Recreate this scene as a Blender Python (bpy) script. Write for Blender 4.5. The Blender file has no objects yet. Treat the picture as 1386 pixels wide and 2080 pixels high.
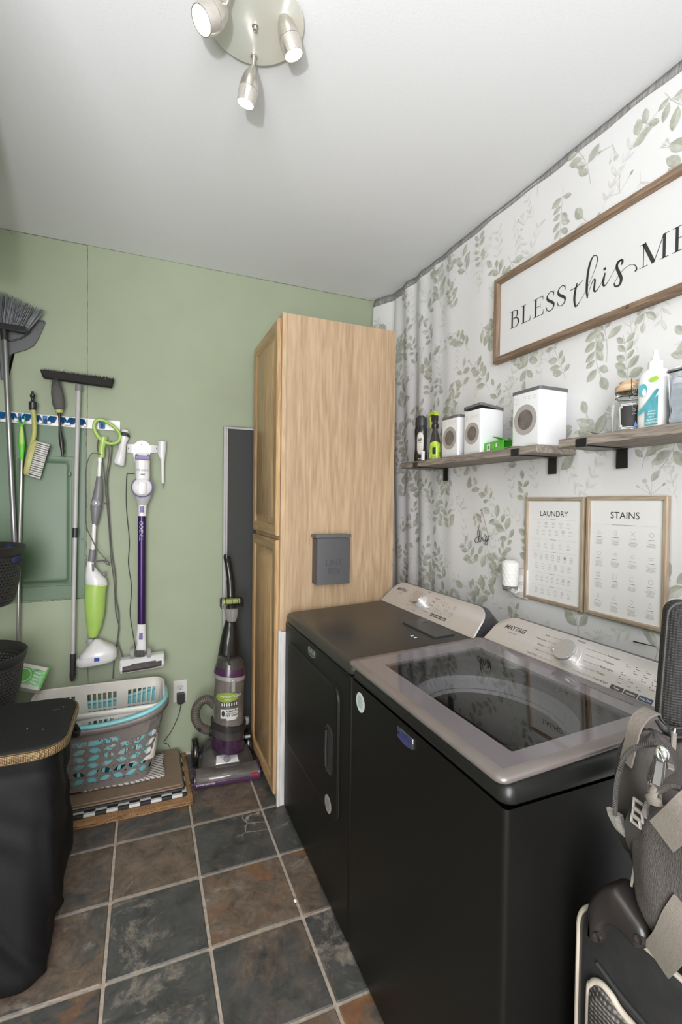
import bpy, bmesh, math, random
from mathutils import Vector, Matrix
from math import sin, cos, pi, radians, atan2, sqrt
random.seed(7)
S = bpy.context.scene
COL = S.collection
# ------------------------------------------------------------------ camera
F_PX, YAW, PITCH, ROLL, CH = 959.93, 0.3946, -0.0207, 0.0125, 1.4023
_f = Vector((sin(YAW)*cos(PITCH), cos(YAW)*cos(PITCH), sin(PITCH)))
_r = Vector((cos(YAW), -sin(YAW), 0)); _u = _r.cross(_f)
CR = _r*cos(ROLL) + _u*sin(ROLL); CU = -_r*sin(ROLL) + _u*cos(ROLL); CF = _f
cam_d = bpy.data.cameras.new('camera'); cam = bpy.data.objects.new('camera', cam_d); COL.objects.link(cam)
cam_d.sensor_fit = 'VERTICAL'; cam_d.sensor_height = 36.0; cam_d.lens = F_PX*36.0/2080.0
cam_d.clip_start = 0.02
cam.matrix_world = Matrix(((CR.x, CU.x, -CF.x, 0), (CR.y, CU.y, -CF.y, 0), (CR.z, CU.z, -CF.z, CH), (0, 0, 0, 1)))
S.camera = cam
S.view_settings.view_transform = 'Standard'; S.view_settings.look = 'None'
S.view_settings.gamma = 1.0; S.view_settings.use_curve_mapping = False
S.view_settings.exposure = 0.14
W, D, H = 1.4103, 2.7133, 2.6778        # right wall x, back wall y, ceiling z
LW = -1.25                               # left wall x
FY = -1.30                               # front wall y (behind the camera)

# ------------------------------------------------------------------ world + lights
wd = bpy.data.worlds.new('world'); S.world = wd; wd.use_nodes = True
wd.node_tree.nodes['Background'].inputs[0].default_value = (0.9, 0.95, 1, 1)
wd.node_tree.nodes['Background'].inputs[1].default_value = 0.1
def light(name, typ, loc, energy, color=(1, 1, 1), target=None, **kw):
    l = bpy.data.lights.new(name, typ); l.energy = energy; l.color = color
    for k, v in kw.items(): setattr(l, k, v)
    o = bpy.data.objects.new(name, l); COL.objects.link(o); o.location = loc
    if target: o.rotation_euler = (Vector(target)-Vector(loc)).to_track_quat('-Z', 'Y').to_euler()
    return o
# a flash head bounced off the ceiling beside the photographer, and a broad fill lamp added behind the camera
light('flash_light', 'SPOT', (-0.22, -0.10, 1.62), 70, (0.985, 0.985, 1.0), target=(-0.22+0.03, -0.10+0.36, 1.62+1.0), spot_size=radians(134), spot_blend=0.55, shadow_soft_size=0.03)
light('fill_light', 'AREA', (-0.40, -1.15, 1.35), 112, (0.995, 0.985, 1.0), target=(0.45, 2.2, 1.0), size=1.4, size_y=2.1, shape='RECTANGLE')

# ------------------------------------------------------------------ pixel helper: ray of pixel cut with a plane of the room
def U(px, py, ax, val):
    d = CR*((px-693)/F_PX) - CU*((py-1040)/F_PX) + CF
    o = Vector((0, 0, CH)); i = 'xyz'.index(ax)
    return o + d*((val-o[i])/d[i])
def BW(px, py, off=0.0): return U(px, py, 'y', D-off)      # on (or just in front of) the back wall
def RW(px, py, off=0.0): return U(px, py, 'x', W-off)      # on the right wall

# ------------------------------------------------------------------ materials
MATS = {}
def mat(name, col=(0.5, 0.5, 0.5), rough=0.5, metal=0.0, **kw):
    if name in MATS: return MATS[name]
    m = bpy.data.materials.new(name); m.use_nodes = True; nt = m.node_tree; b = nt.nodes['Principled BSDF']
    b.inputs['Base Color'].default_value = (*col, 1); b.inputs['Roughness'].default_value = rough; b.inputs['Metallic'].default_value = metal
    for k, v in kw.items():
        if k in ('var', 'bump', 'scale', 'stretch', 'detail'): continue
        b.inputs[k.replace('_', ' ')].default_value = v
    var, bump, sc, st = kw.get('var', 0.06), kw.get('bump', 0.0), kw.get('scale', 12.0), kw.get('stretch', (1, 1, 1))
    if var or bump:
        tc = nt.nodes.new('ShaderNodeTexCoord'); mp = nt.nodes.new('ShaderNodeMapping'); mp.inputs['Scale'].default_value = st
        nz = nt.nodes.new('ShaderNodeTexNoise'); nz.inputs['Scale'].default_value = sc; nz.inputs['Detail'].default_value = kw.get('detail', 3.0)
        nt.links.new(tc.outputs['Object'], mp.inputs[0]); nt.links.new(mp.outputs[0], nz.inputs[0])
        if var:
            rp = nt.nodes.new('ShaderNodeValToRGB'); e = rp.color_ramp.elements
            e[0].position = 0.3; e[1].position = 0.7
            e[0].color = (*[max(0, c*(1-var)) for c in col], 1); e[1].color = (*[min(1, c*(1+var)) for c in col], 1)
            nt.links.new(nz.outputs['Fac'], rp.inputs[0]); nt.links.new(rp.outputs[0], b.inputs['Base Color'])
        if bump:
            bp = nt.nodes.new('ShaderNodeBump'); bp.inputs['Strength'].default_value = bump; bp.inputs['Distance'].default_value = 0.002
            nt.links.new(nz.outputs['Fac'], bp.inputs['Height']); nt.links.new(bp.outputs[0], b.inputs['Normal'])
    MATS[name] = m; return m
def weave(name, c1, c2, scale, rough=0.8, bump=0.5, kind='CHECK', metal=0.0):
    """woven / meshed cloth: fine two-way waves"""
    if name in MATS: return MATS[name]
    m = bpy.data.materials.new(name); m.use_nodes = True; nt = m.node_tree; b = nt.nodes['Principled BSDF']
    b.inputs['Roughness'].default_value = rough; b.inputs['Metallic'].default_value = metal
    tc = nt.nodes.new('ShaderNodeTexCoord'); ws = []
    for dr in ('X', 'Y', 'Z'):
        w = nt.nodes.new('ShaderNodeTexWave'); w.bands_direction = dr; w.inputs['Scale'].default_value = scale; w.inputs['Distortion'].default_value = 0.3
        nt.links.new(tc.outputs['Object'], w.inputs[0]); ws.append(w)
    m1 = nt.nodes.new('ShaderNodeMath'); m1.operation = 'MULTIPLY' if kind == 'CHECK' else 'MAXIMUM'
    m2 = nt.nodes.new('ShaderNodeMath'); m2.operation = 'ADD' if kind == 'CHECK' else 'MULTIPLY'
    nt.links.new(ws[0].outputs['Fac'], m1.inputs[0]); nt.links.new(ws[2].outputs['Fac'], m1.inputs[1])
    nt.links.new(m1.outputs[0], m2.inputs[0])
    m3 = nt.nodes.new('ShaderNodeMath'); m3.operation = 'MULTIPLY'
    nt.links.new(ws[1].outputs['Fac'], m3.inputs[0]); nt.links.new(ws[2].outputs['Fac'], m3.inputs[1])
    nt.links.new(m3.outputs[0], m2.inputs[1])
    mx = nt.nodes.new('ShaderNodeMix'); mx.data_type = 'RGBA'; mx.clamp_factor = True
    mx.inputs['A'].default_value = (*c1, 1); mx.inputs['B'].default_value = (*c2, 1)
    nt.links.new(m2.outputs[0], mx.inputs['Factor']); nt.links.new(mx.outputs['Result'], b.inputs['Base Color'])
    bp = nt.nodes.new('ShaderNodeBump'); bp.inputs['Strength'].default_value = bump; bp.inputs['Distance'].default_value = 0.001
    nt.links.new(m2.outputs[0], bp.inputs['Height']); nt.links.new(bp.outputs[0], b.inputs['Normal'])
    MATS[name] = m; return m
def wood(name, c1, c2, axis='Z', scale=1.0, rough=0.45, dist=3.0, fine=1.0):
    if name in MATS: return MATS[name]
    m = bpy.data.materials.new(name); m.use_nodes = True; nt = m.node_tree; b = nt.nodes['Principled BSDF']
    b.inputs['Roughness'].default_value = rough
    tc = nt.nodes.new('ShaderNodeTexCoord'); mp = nt.nodes.new('ShaderNodeMapping')
    st = {'X': (0.07, 1, 1), 'Y': (1, 0.07, 1), 'Z': (1, 1, 0.07)}[axis]
    mp.inputs['Scale'].default_value = st; nt.links.new(tc.outputs['Object'], mp.inputs[0])
    n1 = nt.nodes.new('ShaderNodeTexNoise'); n1.inputs['Scale'].default_value = 9*scale; n1.inputs['Detail'].default_value = 2; n1.inputs['Distortion'].default_value = dist*0.25
    n2 = nt.nodes.new('ShaderNodeTexNoise'); n2.inputs['Scale'].default_value = 110*scale; n2.inputs['Detail'].default_value = 4
    nt.links.new(mp.outputs[0], n1.inputs[0]); nt.links.new(mp.outputs[0], n2.inputs[0])
    # growth rings: repeated bands of the slow noise
    mm = nt.nodes.new('ShaderNodeMath'); mm.operation = 'MULTIPLY'; mm.inputs[1].default_value = 14
    fr = nt.nodes.new('ShaderNodeMath'); fr.operation = 'PINGPONG'; fr.inputs[1].default_value = 1.0
    nt.links.new(n1.outputs['Fac'], mm.inputs[0]); nt.links.new(mm.outputs[0], fr.inputs[0])
    a1 = nt.nodes.new('ShaderNodeMath'); a1.operation = 'MULTIPLY'; a1.inputs[1].default_value = 0.35
    nt.links.new(fr.outputs[0], a1.inputs[0])
    a2 = nt.nodes.new('ShaderNodeMath'); a2.operation = 'MULTIPLY_ADD'; a2.inputs[1].default_value = 1.1*fine
    nt.links.new(n2.outputs['Fac'], a2.inputs[0]); nt.links.new(a1.outputs[0], a2.inputs[2])
    rp = nt.nodes.new('ShaderNodeValToRGB'); e = rp.color_ramp.elements; e[0].position = 0.35; e[1].position = 1.05
    e[0].color = (*c1, 1); e[1].color = (*c2, 1)
    nt.links.new(a2.outputs[0], rp.inputs[0]); nt.links.new(rp.outputs[0], b.inputs['Base Color'])
    bp = nt.nodes.new('ShaderNodeBump'); bp.inputs['Strength'].default_value = 0.08; bp.inputs['Distance'].default_value = 0.001
    nt.links.new(n2.outputs['Fac'], bp.inputs['Height']); nt.links.new(bp.outputs[0], b.inputs['Normal'])
    MATS[name] = m; return m
def glass(name, col=(1, 1, 1), rough=0.02, ior=1.45, alpha=None):
    if name in MATS: return MATS[name]
    m = bpy.data.materials.new(name); m.use_nodes = True; b = m.node_tree.nodes['Principled BSDF']
    b.inputs['Base Color'].default_value = (*col, 1); b.inputs['Roughness'].default_value = rough
    b.inputs['IOR'].default_value = ior
    if alpha is None: b.inputs['Transmission Weight'].default_value = 1.0
    else: b.inputs['Alpha'].default_value = alpha
    MATS[name] = m; return m
def coated_glass(name, tint, ior):
    m = bpy.data.materials.new(name); m.use_nodes = True; nt = m.node_tree; nt.nodes.remove(nt.nodes['Principled BSDF'])
    tr = nt.nodes.new('ShaderNodeBsdfTransparent'); tr.inputs[0].default_value = (*tint, 1); gl = nt.nodes.new('ShaderNodeBsdfGlossy'); gl.inputs['Roughness'].default_value = 0.0
    fr = nt.nodes.new('ShaderNodeFresnel'); fr.inputs['IOR'].default_value = ior; mx = nt.nodes.new('ShaderNodeMixShader')
    gm = nt.nodes.new('ShaderNodeNewGeometry'); inv = nt.nodes.new('ShaderNodeMath'); inv.operation = 'SUBTRACT'; inv.inputs[0].default_value = 1.0; nt.links.new(gm.outputs['Backfacing'], inv.inputs[1])
    mu = nt.nodes.new('ShaderNodeMath'); mu.operation = 'MULTIPLY'; nt.links.new(fr.outputs[0], mu.inputs[0]); nt.links.new(inv.outputs[0], mu.inputs[1])     # the far face of the pane adds no second reflection
    nt.links.new(mu.outputs[0], mx.inputs[0]); nt.links.new(tr.outputs[0], mx.inputs[1]); nt.links.new(gl.outputs[0], mx.inputs[2]); nt.links.new(mx.outputs[0], nt.nodes['Material Output'].inputs[0])
    MATS[name] = m; return m
def emis(name, col, strength):
    if name in MATS: return MATS[name]
    m = bpy.data.materials.new(name); m.use_nodes = True; b = m.node_tree.nodes['Principled BSDF']
    b.inputs['Base Color'].default_value = (*col, 1)
    b.inputs['Emission Color'].default_value = (*col, 1); b.inputs['Emission Strength'].default_value = strength
    MATS[name] = m; return m
BLACKPL = mat('black_plastic', (0.02, 0.02, 0.022), 0.35)
WHITEPL = mat('white_plastic', (0.78, 0.77, 0.76), 0.3)
GREYPL = mat('grey_plastic', (0.2, 0.2, 0.2), 0.45)
STEEL = mat('steel', (0.6, 0.59, 0.58), 0.3, 1.0)
INK = mat('ink', (0.03, 0.03, 0.03), 0.6)
WHITEINK = mat('white_ink', (0.85, 0.85, 0.85), 0.5)

# ------------------------------------------------------------------ mesh helpers
def finish(name, bm, mats, parent=None, angle=38, bevel=0, seg=3, solid=0, sub=0, M=None, smooth=True, offset=0):
    me = bpy.data.meshes.new(name)
    if M is not None: bm.transform(M)
    bmesh.ops.remove_doubles(bm, verts=bm.verts, dist=1e-6)
    bm.to_mesh(me); bm.free()
    for m in (mats if isinstance(mats, (list, tuple)) else [mats]): me.materials.append(m)
    if smooth:
        me.polygons.foreach_set('use_smooth', [True]*len(me.polygons))
        if angle < 180: me.set_sharp_from_angle(angle=radians(angle))
    o = bpy.data.objects.new(name, me); COL.objects.link(o)
    if parent is not None:
        o.parent = parent
        pm = Matrix.Translation(parent.location)
        if parent.parent is None: o.matrix_parent_inverse = pm.inverted()
    if solid:
        md = o.modifiers.new('solid', 'SOLIDIFY'); md.thickness = solid; md.offset = offset
    if bevel:
        md = o.modifiers.new('bevel', 'BEVEL'); md.width = bevel; md.segments = seg; md.limit_method = 'ANGLE'; md.angle_limit = radians(35)
    if sub:
        md = o.modifiers.new('sub', 'SUBSURF'); md.levels = sub; md.render_levels = sub
    return o
def tag(o, label=None, cat=None, group=None, kind=None):
    if label: o['label'] = label
    if cat: o['category'] = cat
    if group: o['group'] = group
    if kind: o['kind'] = kind
    return o
def thing(name, label, cat, loc=(0, 0, 0), group=None):
    o = bpy.data.objects.new(name, None); COL.objects.link(o); o.location = Vector(loc); o.empty_display_size = 0.05
    return tag(o, label, cat, group)
def struct(name, bm, mats, **kw):
    o = finish(name, bm, mats, **kw); o['kind'] = 'structure'; return o
def NB(): return bmesh.new()
def box(bm, x0, x1, y0, y1, z0, z1, mi=0, M=None):
    vs = [bm.verts.new((x, y, z)) for z in (z0, z1) for y in (y0, y1) for x in (x0, x1)]
    if M is not None:
        for v in vs: v.co = M @ v.co
    for f in ((0, 2, 3, 1), (4, 5, 7, 6), (0, 1, 5, 4), (2, 6, 7, 3), (0, 4, 6, 2), (1, 3, 7, 5)):
        fc = bm.faces.new([vs[i] for i in f]); fc.material_index = mi
    return vs
def loft(bm, loops, c0=True, c1=True, mi=0, closed=True, mis=None):
    vl = [[bm.verts.new(p) for p in lp] for lp in loops]
    n = len(vl[0])
    for k in range(len(vl)-1):
        for i in range(n if closed else n-1):
            j = (i+1) % n
            try:
                f = bm.faces.new((vl[k][i], vl[k][j], vl[k+1][j], vl[k+1][i])); f.material_index = mis[k] if mis else mi
            except ValueError: pass
    if c0 and closed:
        f = bm.faces.new(vl[0][::-1]); f.material_index = mis[0] if mis else mi
    if c1 and closed:
        f = bm.faces.new(vl[-1]); f.material_index = mis[-1] if mis else mi
    return vl
def fixn(bm): bmesh.ops.recalc_face_normals(bm, faces=bm.faces)
def frame_of(d):
    d = d.normalized(); a = Vector((0, 0, 1)) if abs(d.z) < 0.9 else Vector((1, 0, 0))
    s = d.cross(a).normalized(); return s, d.cross(s).normalized()
def circ(c, s, t, r, n, r2=None):
    r2 = r if r2 is None else r2
    return [Vector(c)+s*(r*cos(2*pi*i/n))+t*(r2*sin(2*pi*i/n)) for i in range(n)]
def tube(bm, pts, r, n=10, mi=0, cap=True, flat=None, closed=False, up=None):
    """tube along points, r scalar or list; flat=(a,b) scales the section; up fixes the section's side axis"""
    pts = [Vector(p) for p in pts]; rs = r if isinstance(r, (list, tuple)) else [r]*len(pts)
    loops = []; s = None; m = len(pts)
    for i, p in enumerate(pts):
        d = (pts[(i+1) % m] - pts[i-1]) if closed else (pts[min(i+1, m-1)] - pts[max(i-1, 0)])
        if d.length < 1e-9: d = Vector((0, 0, 1))
        d.normalize()
        if up is not None: s = (Vector(up) - d*Vector(up).dot(d)).normalized()
        elif s is None: s, _ = frame_of(d)
        else: s = (s - d*s.dot(d)).normalized()
        t = d.cross(s)
        a, b = flat if flat else (1, 1)
        loops.append(circ(p, s, t, rs[i]*a, n, rs[i]*b))
    if closed: loops.append(loops[0]); return loft(bm, loops, False, False, mi)
    return loft(bm, loops, cap, cap, mi)
def spline(pts, k=6, closed=False):
    pts = [Vector(p) for p in pts]; out = []; n = len(pts)
    rng = range(n if closed else n-1)
    for i in rng:
        p0 = pts[i-1] if (closed or i > 0) else pts[0]*2-pts[1]
        p1 = pts[i]; p2 = pts[(i+1) % n]
        p3 = pts[(i+2) % n] if (closed or i+2 < n) else pts[-1]*2-pts[-2]
        for j in range(k):
            t = j/k
            out.append(0.5*((2*p1)+(p2-p0)*t+(2*p0-5*p1+4*p2-p3)*t*t+(3*p1-p0-3*p2+p3)*t**3))
    if not closed: out.append(pts[-1])
    return out
def lathe(bm, prof, c, axis=(0, 0, 1), n=24, mi=0, sq=(1, 1), mis=None, side=None, caps=True):
    """prof: (r, h) along axis from c; sq squashes the section along (side, other)"""
    c = Vector(c); ax = Vector(axis).normalized()
    if side is None: s, t = frame_of(ax)
    else: s = Vector(side).normalized(); t = ax.cross(s)
    return loft(bm, [circ(c+ax*h, s, t, max(r, 1e-4)*sq[0], n, max(r, 1e-4)*sq[1]) for r, h in prof], caps, caps, mi, mis=mis)
def rrect(x0, x1, y0, y1, r, n=5):
    r = min(r, (x1-x0)/2-1e-5, (y1-y0)/2-1e-5); out = []
    for cx, cy, a in ((x1-r, y1-r, 0), (x0+r, y1-r, 90), (x0+r, y0+r, 180), (x1-r, y0+r, 270)):
        for i in range(n+1):
            t = radians(a+90*i/n); out.append((cx+r*cos(t), cy+r*sin(t)))
    return out
def slab(bm, x0, x1, y0, y1, z0, z1, r=0.01, b=0.003, n=5, mi=0, f=None):
    """rounded-corner plate lying in xy with softened edges; f maps each point"""
    f = f or (lambda v: v); L = []
    for ins, z in ((b, z0), (0, z0+b), (0, z1-b), (b, z1)):
        L.append([f(Vector((x, y, z))) for x, y in rrect(x0+ins, x1-ins, y0+ins, y1-ins, max(r-ins, 0.0005), n)])
    loft(bm, L, mi=mi)
def PL(o, a, b):
    """plane mapping: u along a, v along b, w along a x b, origin o"""
    o = Vector(o); a = Vector(a).normalized(); b = Vector(b).normalized(); c = a.cross(b)
    return lambda v: o+a*v[0]+b*v[1]+c*v[2]
def poly(bm, pts, d0, d1, f, mi=0):
    """extruded polygon: 2d pts, between depths, mapped by f((u,v,w))"""
    loft(bm, [[f(Vector((p[0], p[1], d0))) for p in pts], [f(Vector((p[0], p[1], d1))) for p in pts]], mi=mi)
def ribbon(bm, pts, ws, f, w0=0.0, h=0.0004, mi=0):
    """flat stroke of changing width in the uv plane of f"""
    pts = [Vector((p[0], p[1])) for p in pts]; n = len(pts)
    if not isinstance(ws, (list, tuple)): ws = [ws]*n
    A = []; B = []
    for i in range(n):
        d = pts[min(i+1, n-1)]-pts[max(i-1, 0)]
        if d.length < 1e-9: d = Vector((1, 0))
        d.normalize(); q = Vector((-d.y, d.x))*ws[i]*0.5
        A.append(pts[i]+q); B.append(pts[i]-q)
    for i in range(n-1):
        fc = bm.faces.new([bm.verts.new(f(Vector((p.x, p.y, w0+h)))) for p in (A[i], B[i], B[i+1], A[i+1])]); fc.material_index = mi
_tc = {}
def text(bm, s, size, f, w=0.0004, mi=0, align='CENTER', shear=0.0, bold=0.0, sx=1.0):
    """built-in lettering as flat faces, laid on f((u,v,w))"""
    key = (s, align, shear, bold)
    if key not in _tc:
        cu = bpy.data.curves.new('lettering', 'FONT'); cu.body = s; cu.align_x = align; cu.align_y = 'CENTER'; cu.size = 1.0; cu.shear = shear; cu.offset = bold; cu.resolution_u = 3
        ob = bpy.data.objects.new('lettering', cu)
        me = bpy.data.meshes.new_from_object(ob)
        _tc[key] = ([tuple(v.co) for v in me.vertices], [tuple(p.vertices) for p in me.polygons])
        bpy.data.objects.remove(ob); bpy.data.curves.remove(cu); bpy.data.meshes.remove(me)
    vs, fs = _tc[key]
    nv = [bm.verts.new(f(Vector((v[0]*size*sx, v[1]*size, w)))) for v in vs]
    for p in fs:
        try: fc = bm.faces.new([nv[i] for i in p]); fc.material_index = mi
        except ValueError: pass
def hole_cell(bm, u0, u1, v0, v1, hole, f, mi=0, n=16):
    """one cell of a pierced wall: rectangle with a hole (n points, counter-clockwise from angle 0)"""
    cu, cv = (u0+u1)/2, (v0+v1)/2; hu, hv = (u1-u0)/2, (v1-v0)/2; out = []; inn = []
    for i in range(n):
        a = 2*pi*i/n; dx, dy = cos(a), sin(a); k = min(1/abs(dx) if abs(dx) > 1e-9 else 9e9, 1/abs(dy) if abs(dy) > 1e-9 else 9e9)
        out.append((cu+dx*k*hu, cv+dy*k*hv))
        inn.append((cu+hole(a)[0], cv+hole(a)[1]))
    A = [bm.verts.new(f(p)) for p in out]; B = [bm.verts.new(f(p)) for p in inn]
    for i in range(n):
        j = (i+1) % n; fc = bm.faces.new((A[i], A[j], B[j], B[i])); fc.material_index = mi
def grid(bm, nu, nv, f, mi=0):
    vs = [[bm.verts.new(f(i/nu, j/nv)) for j in range(nv+1)] for i in range(nu+1)]
    for i in range(nu):
        for j in range(nv):
            fc = bm.faces.new((vs[i][j], vs[i+1][j], vs[i+1][j+1], vs[i][j+1])); fc.material_index = mi
    return vs
def dup(root, delta, label=None, group=None, rotz=0):
    r = root.copy(); COL.objects.link(r); r.location = root.location + Vector(delta); r.rotation_euler = (0, 0, rotz)
    if label: r['label'] = label
    if group: r['group'] = group
    for ch in list(root.children):
        c = ch.copy(); COL.objects.link(c); c.parent = r; c.matrix_parent_inverse = ch.matrix_parent_inverse.copy()
        for g in list(ch.children):
            d = g.copy(); COL.objects.link(d); d.parent = c; d.matrix_parent_inverse = g.matrix_parent_inverse.copy()
    return r
# ================================================================== THE ROOM
# floor: slate tiles in grout
m = bpy.data.materials.new('slate_tile'); m.use_nodes = True; nt = m.node_tree; b = nt.nodes['Principled BSDF']; N = nt.nodes.new; LK = nt.links.new
tc = N('ShaderNodeTexCoord'); at = N('ShaderNodeAttribute'); at.attribute_name = 'tile'
sp = N('ShaderNodeSeparateColor'); LK(at.outputs['Color'], sp.inputs[0])
off = N('ShaderNodeVectorMath'); off.operation = 'MULTIPLY_ADD'; off.inputs[1].default_value = (7.3, 11.1, 3.7); LK(at.outputs['Color'], off.inputs[0]); LK(tc.outputs['Object'], off.inputs[2])
def nz(scale, det=6, dist=0.0, rough=0.6):
    n = N('ShaderNodeTexNoise'); n.inputs['Scale'].default_value = scale; n.inputs['Detail'].default_value = det; n.inputs['Distortion'].default_value = dist; n.inputs['Roughness'].default_value = rough
    LK(off.outputs[0], n.inputs[0]); return n.outputs['Fac']
def ramp(src, p0, p1, c0=(0, 0, 0), c1=(1, 1, 1)):
    r = N('ShaderNodeValToRGB'); e = r.color_ramp.elements; e[0].position = p0; e[1].position = p1; e[0].color = (*c0, 1); e[1].color = (*c1, 1); LK(src, r.inputs[0]); return r.outputs[0]
def mixc(f, a, bb):
    x = N('ShaderNodeMix'); x.data_type = 'RGBA'; x.clamp_factor = True; LK(f, x.inputs['Factor'])
    for k, v in (('A', a), ('B', bb)):
        if isinstance(v, tuple): x.inputs[k].default_value = (*v, 1)
        else: LK(v, x.inputs[k])
    return x.outputs['Result']
def mth(op, a, bb):
    x = N('ShaderNodeMath'); x.operation = op
    for i, v in enumerate((a, bb)):
        if isinstance(v, (int, float)): x.inputs[i].default_value = v
        else: LK(v, x.inputs[i])
    return x.outputs[0]
def add_sel(noise, chan):      # noise threshold moved by the tile's own amount
    return mth('SUBTRACT', mth('ADD', noise, sp.outputs[chan]), 0.5)
base = ramp(nz(11, 10, 0.5, 0.74), 0.3, 0.70, (0.030, 0.031, 0.032), (0.105, 0.103, 0.098))
brown = ramp(nz(15, 10, 0.5, 0.76), 0.30, 0.68, (0.050, 0.038, 0.032), (0.225, 0.165, 0.122))
rust = ramp(nz(14, 8, 0.4, 0.7), 0.3, 0.75, (0.15, 0.072, 0.042), (0.28, 0.145, 0.068))
beige = ramp(nz(30, 8, 0.5), 0.3, 0.7, (0.17, 0.15, 0.125), (0.31, 0.27, 0.225))
f1 = ramp(add_sel(nz(5, 9, 0.5, 0.68), 'Red'), 0.43, 0.56)
f2 = ramp(add_sel(nz(5.5, 8, 0.4, 0.66), 'Green'), 0.50, 0.62)
f3 = ramp(add_sel(nz(6, 10, 0.4, 0.72), 'Blue'), 0.48, 0.58)
c = mixc(f1, base, brown); c = mixc(f2, c, rust); c = mixc(f3, c, beige)
# thin pale veins
vz = N('ShaderNodeTexVoronoi'); vz.feature = 'DISTANCE_TO_EDGE'; vz.inputs['Scale'].default_value = 3.4
dn = N('ShaderNodeTexNoise'); dn.inputs['Scale'].default_value = 7; dn.inputs['Detail'].default_value = 5; LK(off.outputs[0], dn.inputs[0])
dm = N('ShaderNodeVectorMath'); dm.operation = 'MULTIPLY_ADD'; dm.inputs[1].default_value = (0.16, 0.16, 0.16); LK(dn.outputs['Color'], dm.inputs[0]); LK(off.outputs[0], dm.inputs[2]); LK(dm.outputs[0], vz.inputs['Vector'])
vein = mth('MULTIPLY', ramp(vz.outputs['Distance'], 0.003, 0.010, (1, 1, 1), (0, 0, 0)), ramp(nz(2.6, 3), 0.56, 0.66))
c = mixc(vein, c, (0.33, 0.30, 0.26))
LK(c, b.inputs['Base Color'])
rr = ramp(nz(20, 5), 0.3, 0.7, (0.30, 0.30, 0.30), (0.52, 0.52, 0.52)); LK(rr, b.inputs['Roughness'])
bp = N('ShaderNodeBump'); bp.inputs['Strength'].default_value = 0.35; bp.inputs['Distance'].default_value = 0.003
LK(mth('ADD', nz(16, 9, 0.6), mth('MULTIPLY', f3, 0.3)), bp.inputs['Height']); LK(bp.outputs[0], b.inputs['Normal'])
SLATE = m
GROUT = mat('grout', (0.40, 0.34, 0.28), 0.9, var=0.2, bump=0.5, scale=60)
TX, TY, TS = -0.4068, 2.3976, 0.302
# per tile: (brown, rust, beige) amounts, by column (x) and row (from the back)
KN = {(0, 0): (.50, .42, .30), (0, 1): (.55, .40, .42), (0, 2): (.50, .25, .50), (0, 3): (.36, .48, .35), (-1, 3): (.5, .5, .3),
      (1, 0): (.50, .30, .35), (1, 1): (.62, .42, .42), (1, 2): (.32, .2, .49), (1, 3): (.30, .2, .52), (1, 4): (.34, .2, .4),
      (2, 0): (.52, .40, .38), (2, 1): (.40, .25, .44), (2, 2): (.58, .50, .50), (2, 3): (.40, .3, .34), (2, 4): (.52, .45, .52),
      (3, 0): (.36, .2, .44), (3, 1): (.34, .2, .48), (3, 2): (.52, .52, .50), (3, 3): (.34, .2, .54), (3, 4): (.55, .50, .50), (-1, 2): (.45, .3, .45), (-1, 1): (.5, .3, .4)}
bm = NB(); cl = bm.loops.layers.float_color.new('tile'); rt = random.Random(3)
g = 0.0048
box(bm, LW, W+0.02, FY, D+0.02, -0.06, -0.0035, 1)
for i in range(-3, 7):
    for j in range(-2, 13):
        x0, x1 = TX+i*TS+g, TX+(i+1)*TS-g; y1, y0 = TY-j*TS-g+TS*0, TY-(j+1)*TS+g
        x0, x1, y0, y1 = max(x0, LW), min(x1, W), max(y0, FY), min(y1, D)
        if x1-x0 < .01 or y1-y0 < .01: continue
        a = KN.get((i, j)) or (rt.uniform(.3, .6), rt.uniform(.2, .5), rt.uniform(.35, .50)); a = (a[0]+.02, a[1]+.01, a[2]-.055)
        e = 0.0035
        n0 = len(bm.faces)
        L = [[(x, y, -0.0035) for x, y in rrect(x0, x1, y0, y1, 0.004, 2)], [(x, y, 0) for x, y in rrect(x0+e, x1-e, y0+e, y1-e, 0.004, 2)]]
        vl = loft(bm, L, c0=False)
        bm.faces.ensure_lookup_table()
        for fc in bm.faces[n0:]:
            for lp in fc.loops: lp[cl] = (*a, 1)
struct('floor', bm, [SLATE, GROUT], smooth=False)

# ceiling: fine stipple
ceil_m = mat('ceiling_paint', (0.745, 0.755, 0.77), 0.85, var=0.015, bump=0.12, scale=140, detail=4.0)
bm = NB(); box(bm, LW, W+0.02, FY, D+0.02, H, H+0.05)
struct('ceiling', bm, ceil_m, smooth=False)

GREEN = mat('green_wall_paint', (0.318, 0.362, 0.252), 0.62, var=0.03, bump=0.08, scale=5)
bm = NB(); box(bm, LW-0.05, W+0.05, D, D+0.06, -0.05, H+0.05)
# drywall joint cracks and the ragged edge round the breaker box, as thin dark filled lines
CRACK = mat('crack', (0.07, 0.085, 0.06), 0.9)
fB = lambda v: Vector((v[0], D-0.0002-v[2], v[1]))
def wobble(a, b_, n, amp, rnd): 
    return [(a[0]+(b_[0]-a[0])*i/n+rnd.uniform(-amp, amp), a[1]+(b_[1]-a[1])*i/n+rnd.uniform(-amp, amp)) for i in range(n+1)]
rnd = random.Random(5)
def crack(p, q, w=0.0018, n=20, amp=0.0006): 
    pts = wobble(p, q, n, amp, rnd); ribbon(bm, pts, [w*rnd.uniform(.35, 1.2) for _ in pts], fB, 0, 0.0003, 1)
seam_x = -0.268
crack((seam_x, H), (seam_x, 1.80), 0.0022, 60, 0.0005)
crack((seam_x+.004, 0.87), (seam_x+.006, 0.10), 0.0022, 30, 0.0006)
crack((-1.2, H-.001), (seam_x, H-.001), 0.0035, 50, 0.0007)
crack((seam_x, H-.001), (0.45, H-.001), 0.0018, 50, 0.0007)
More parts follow.
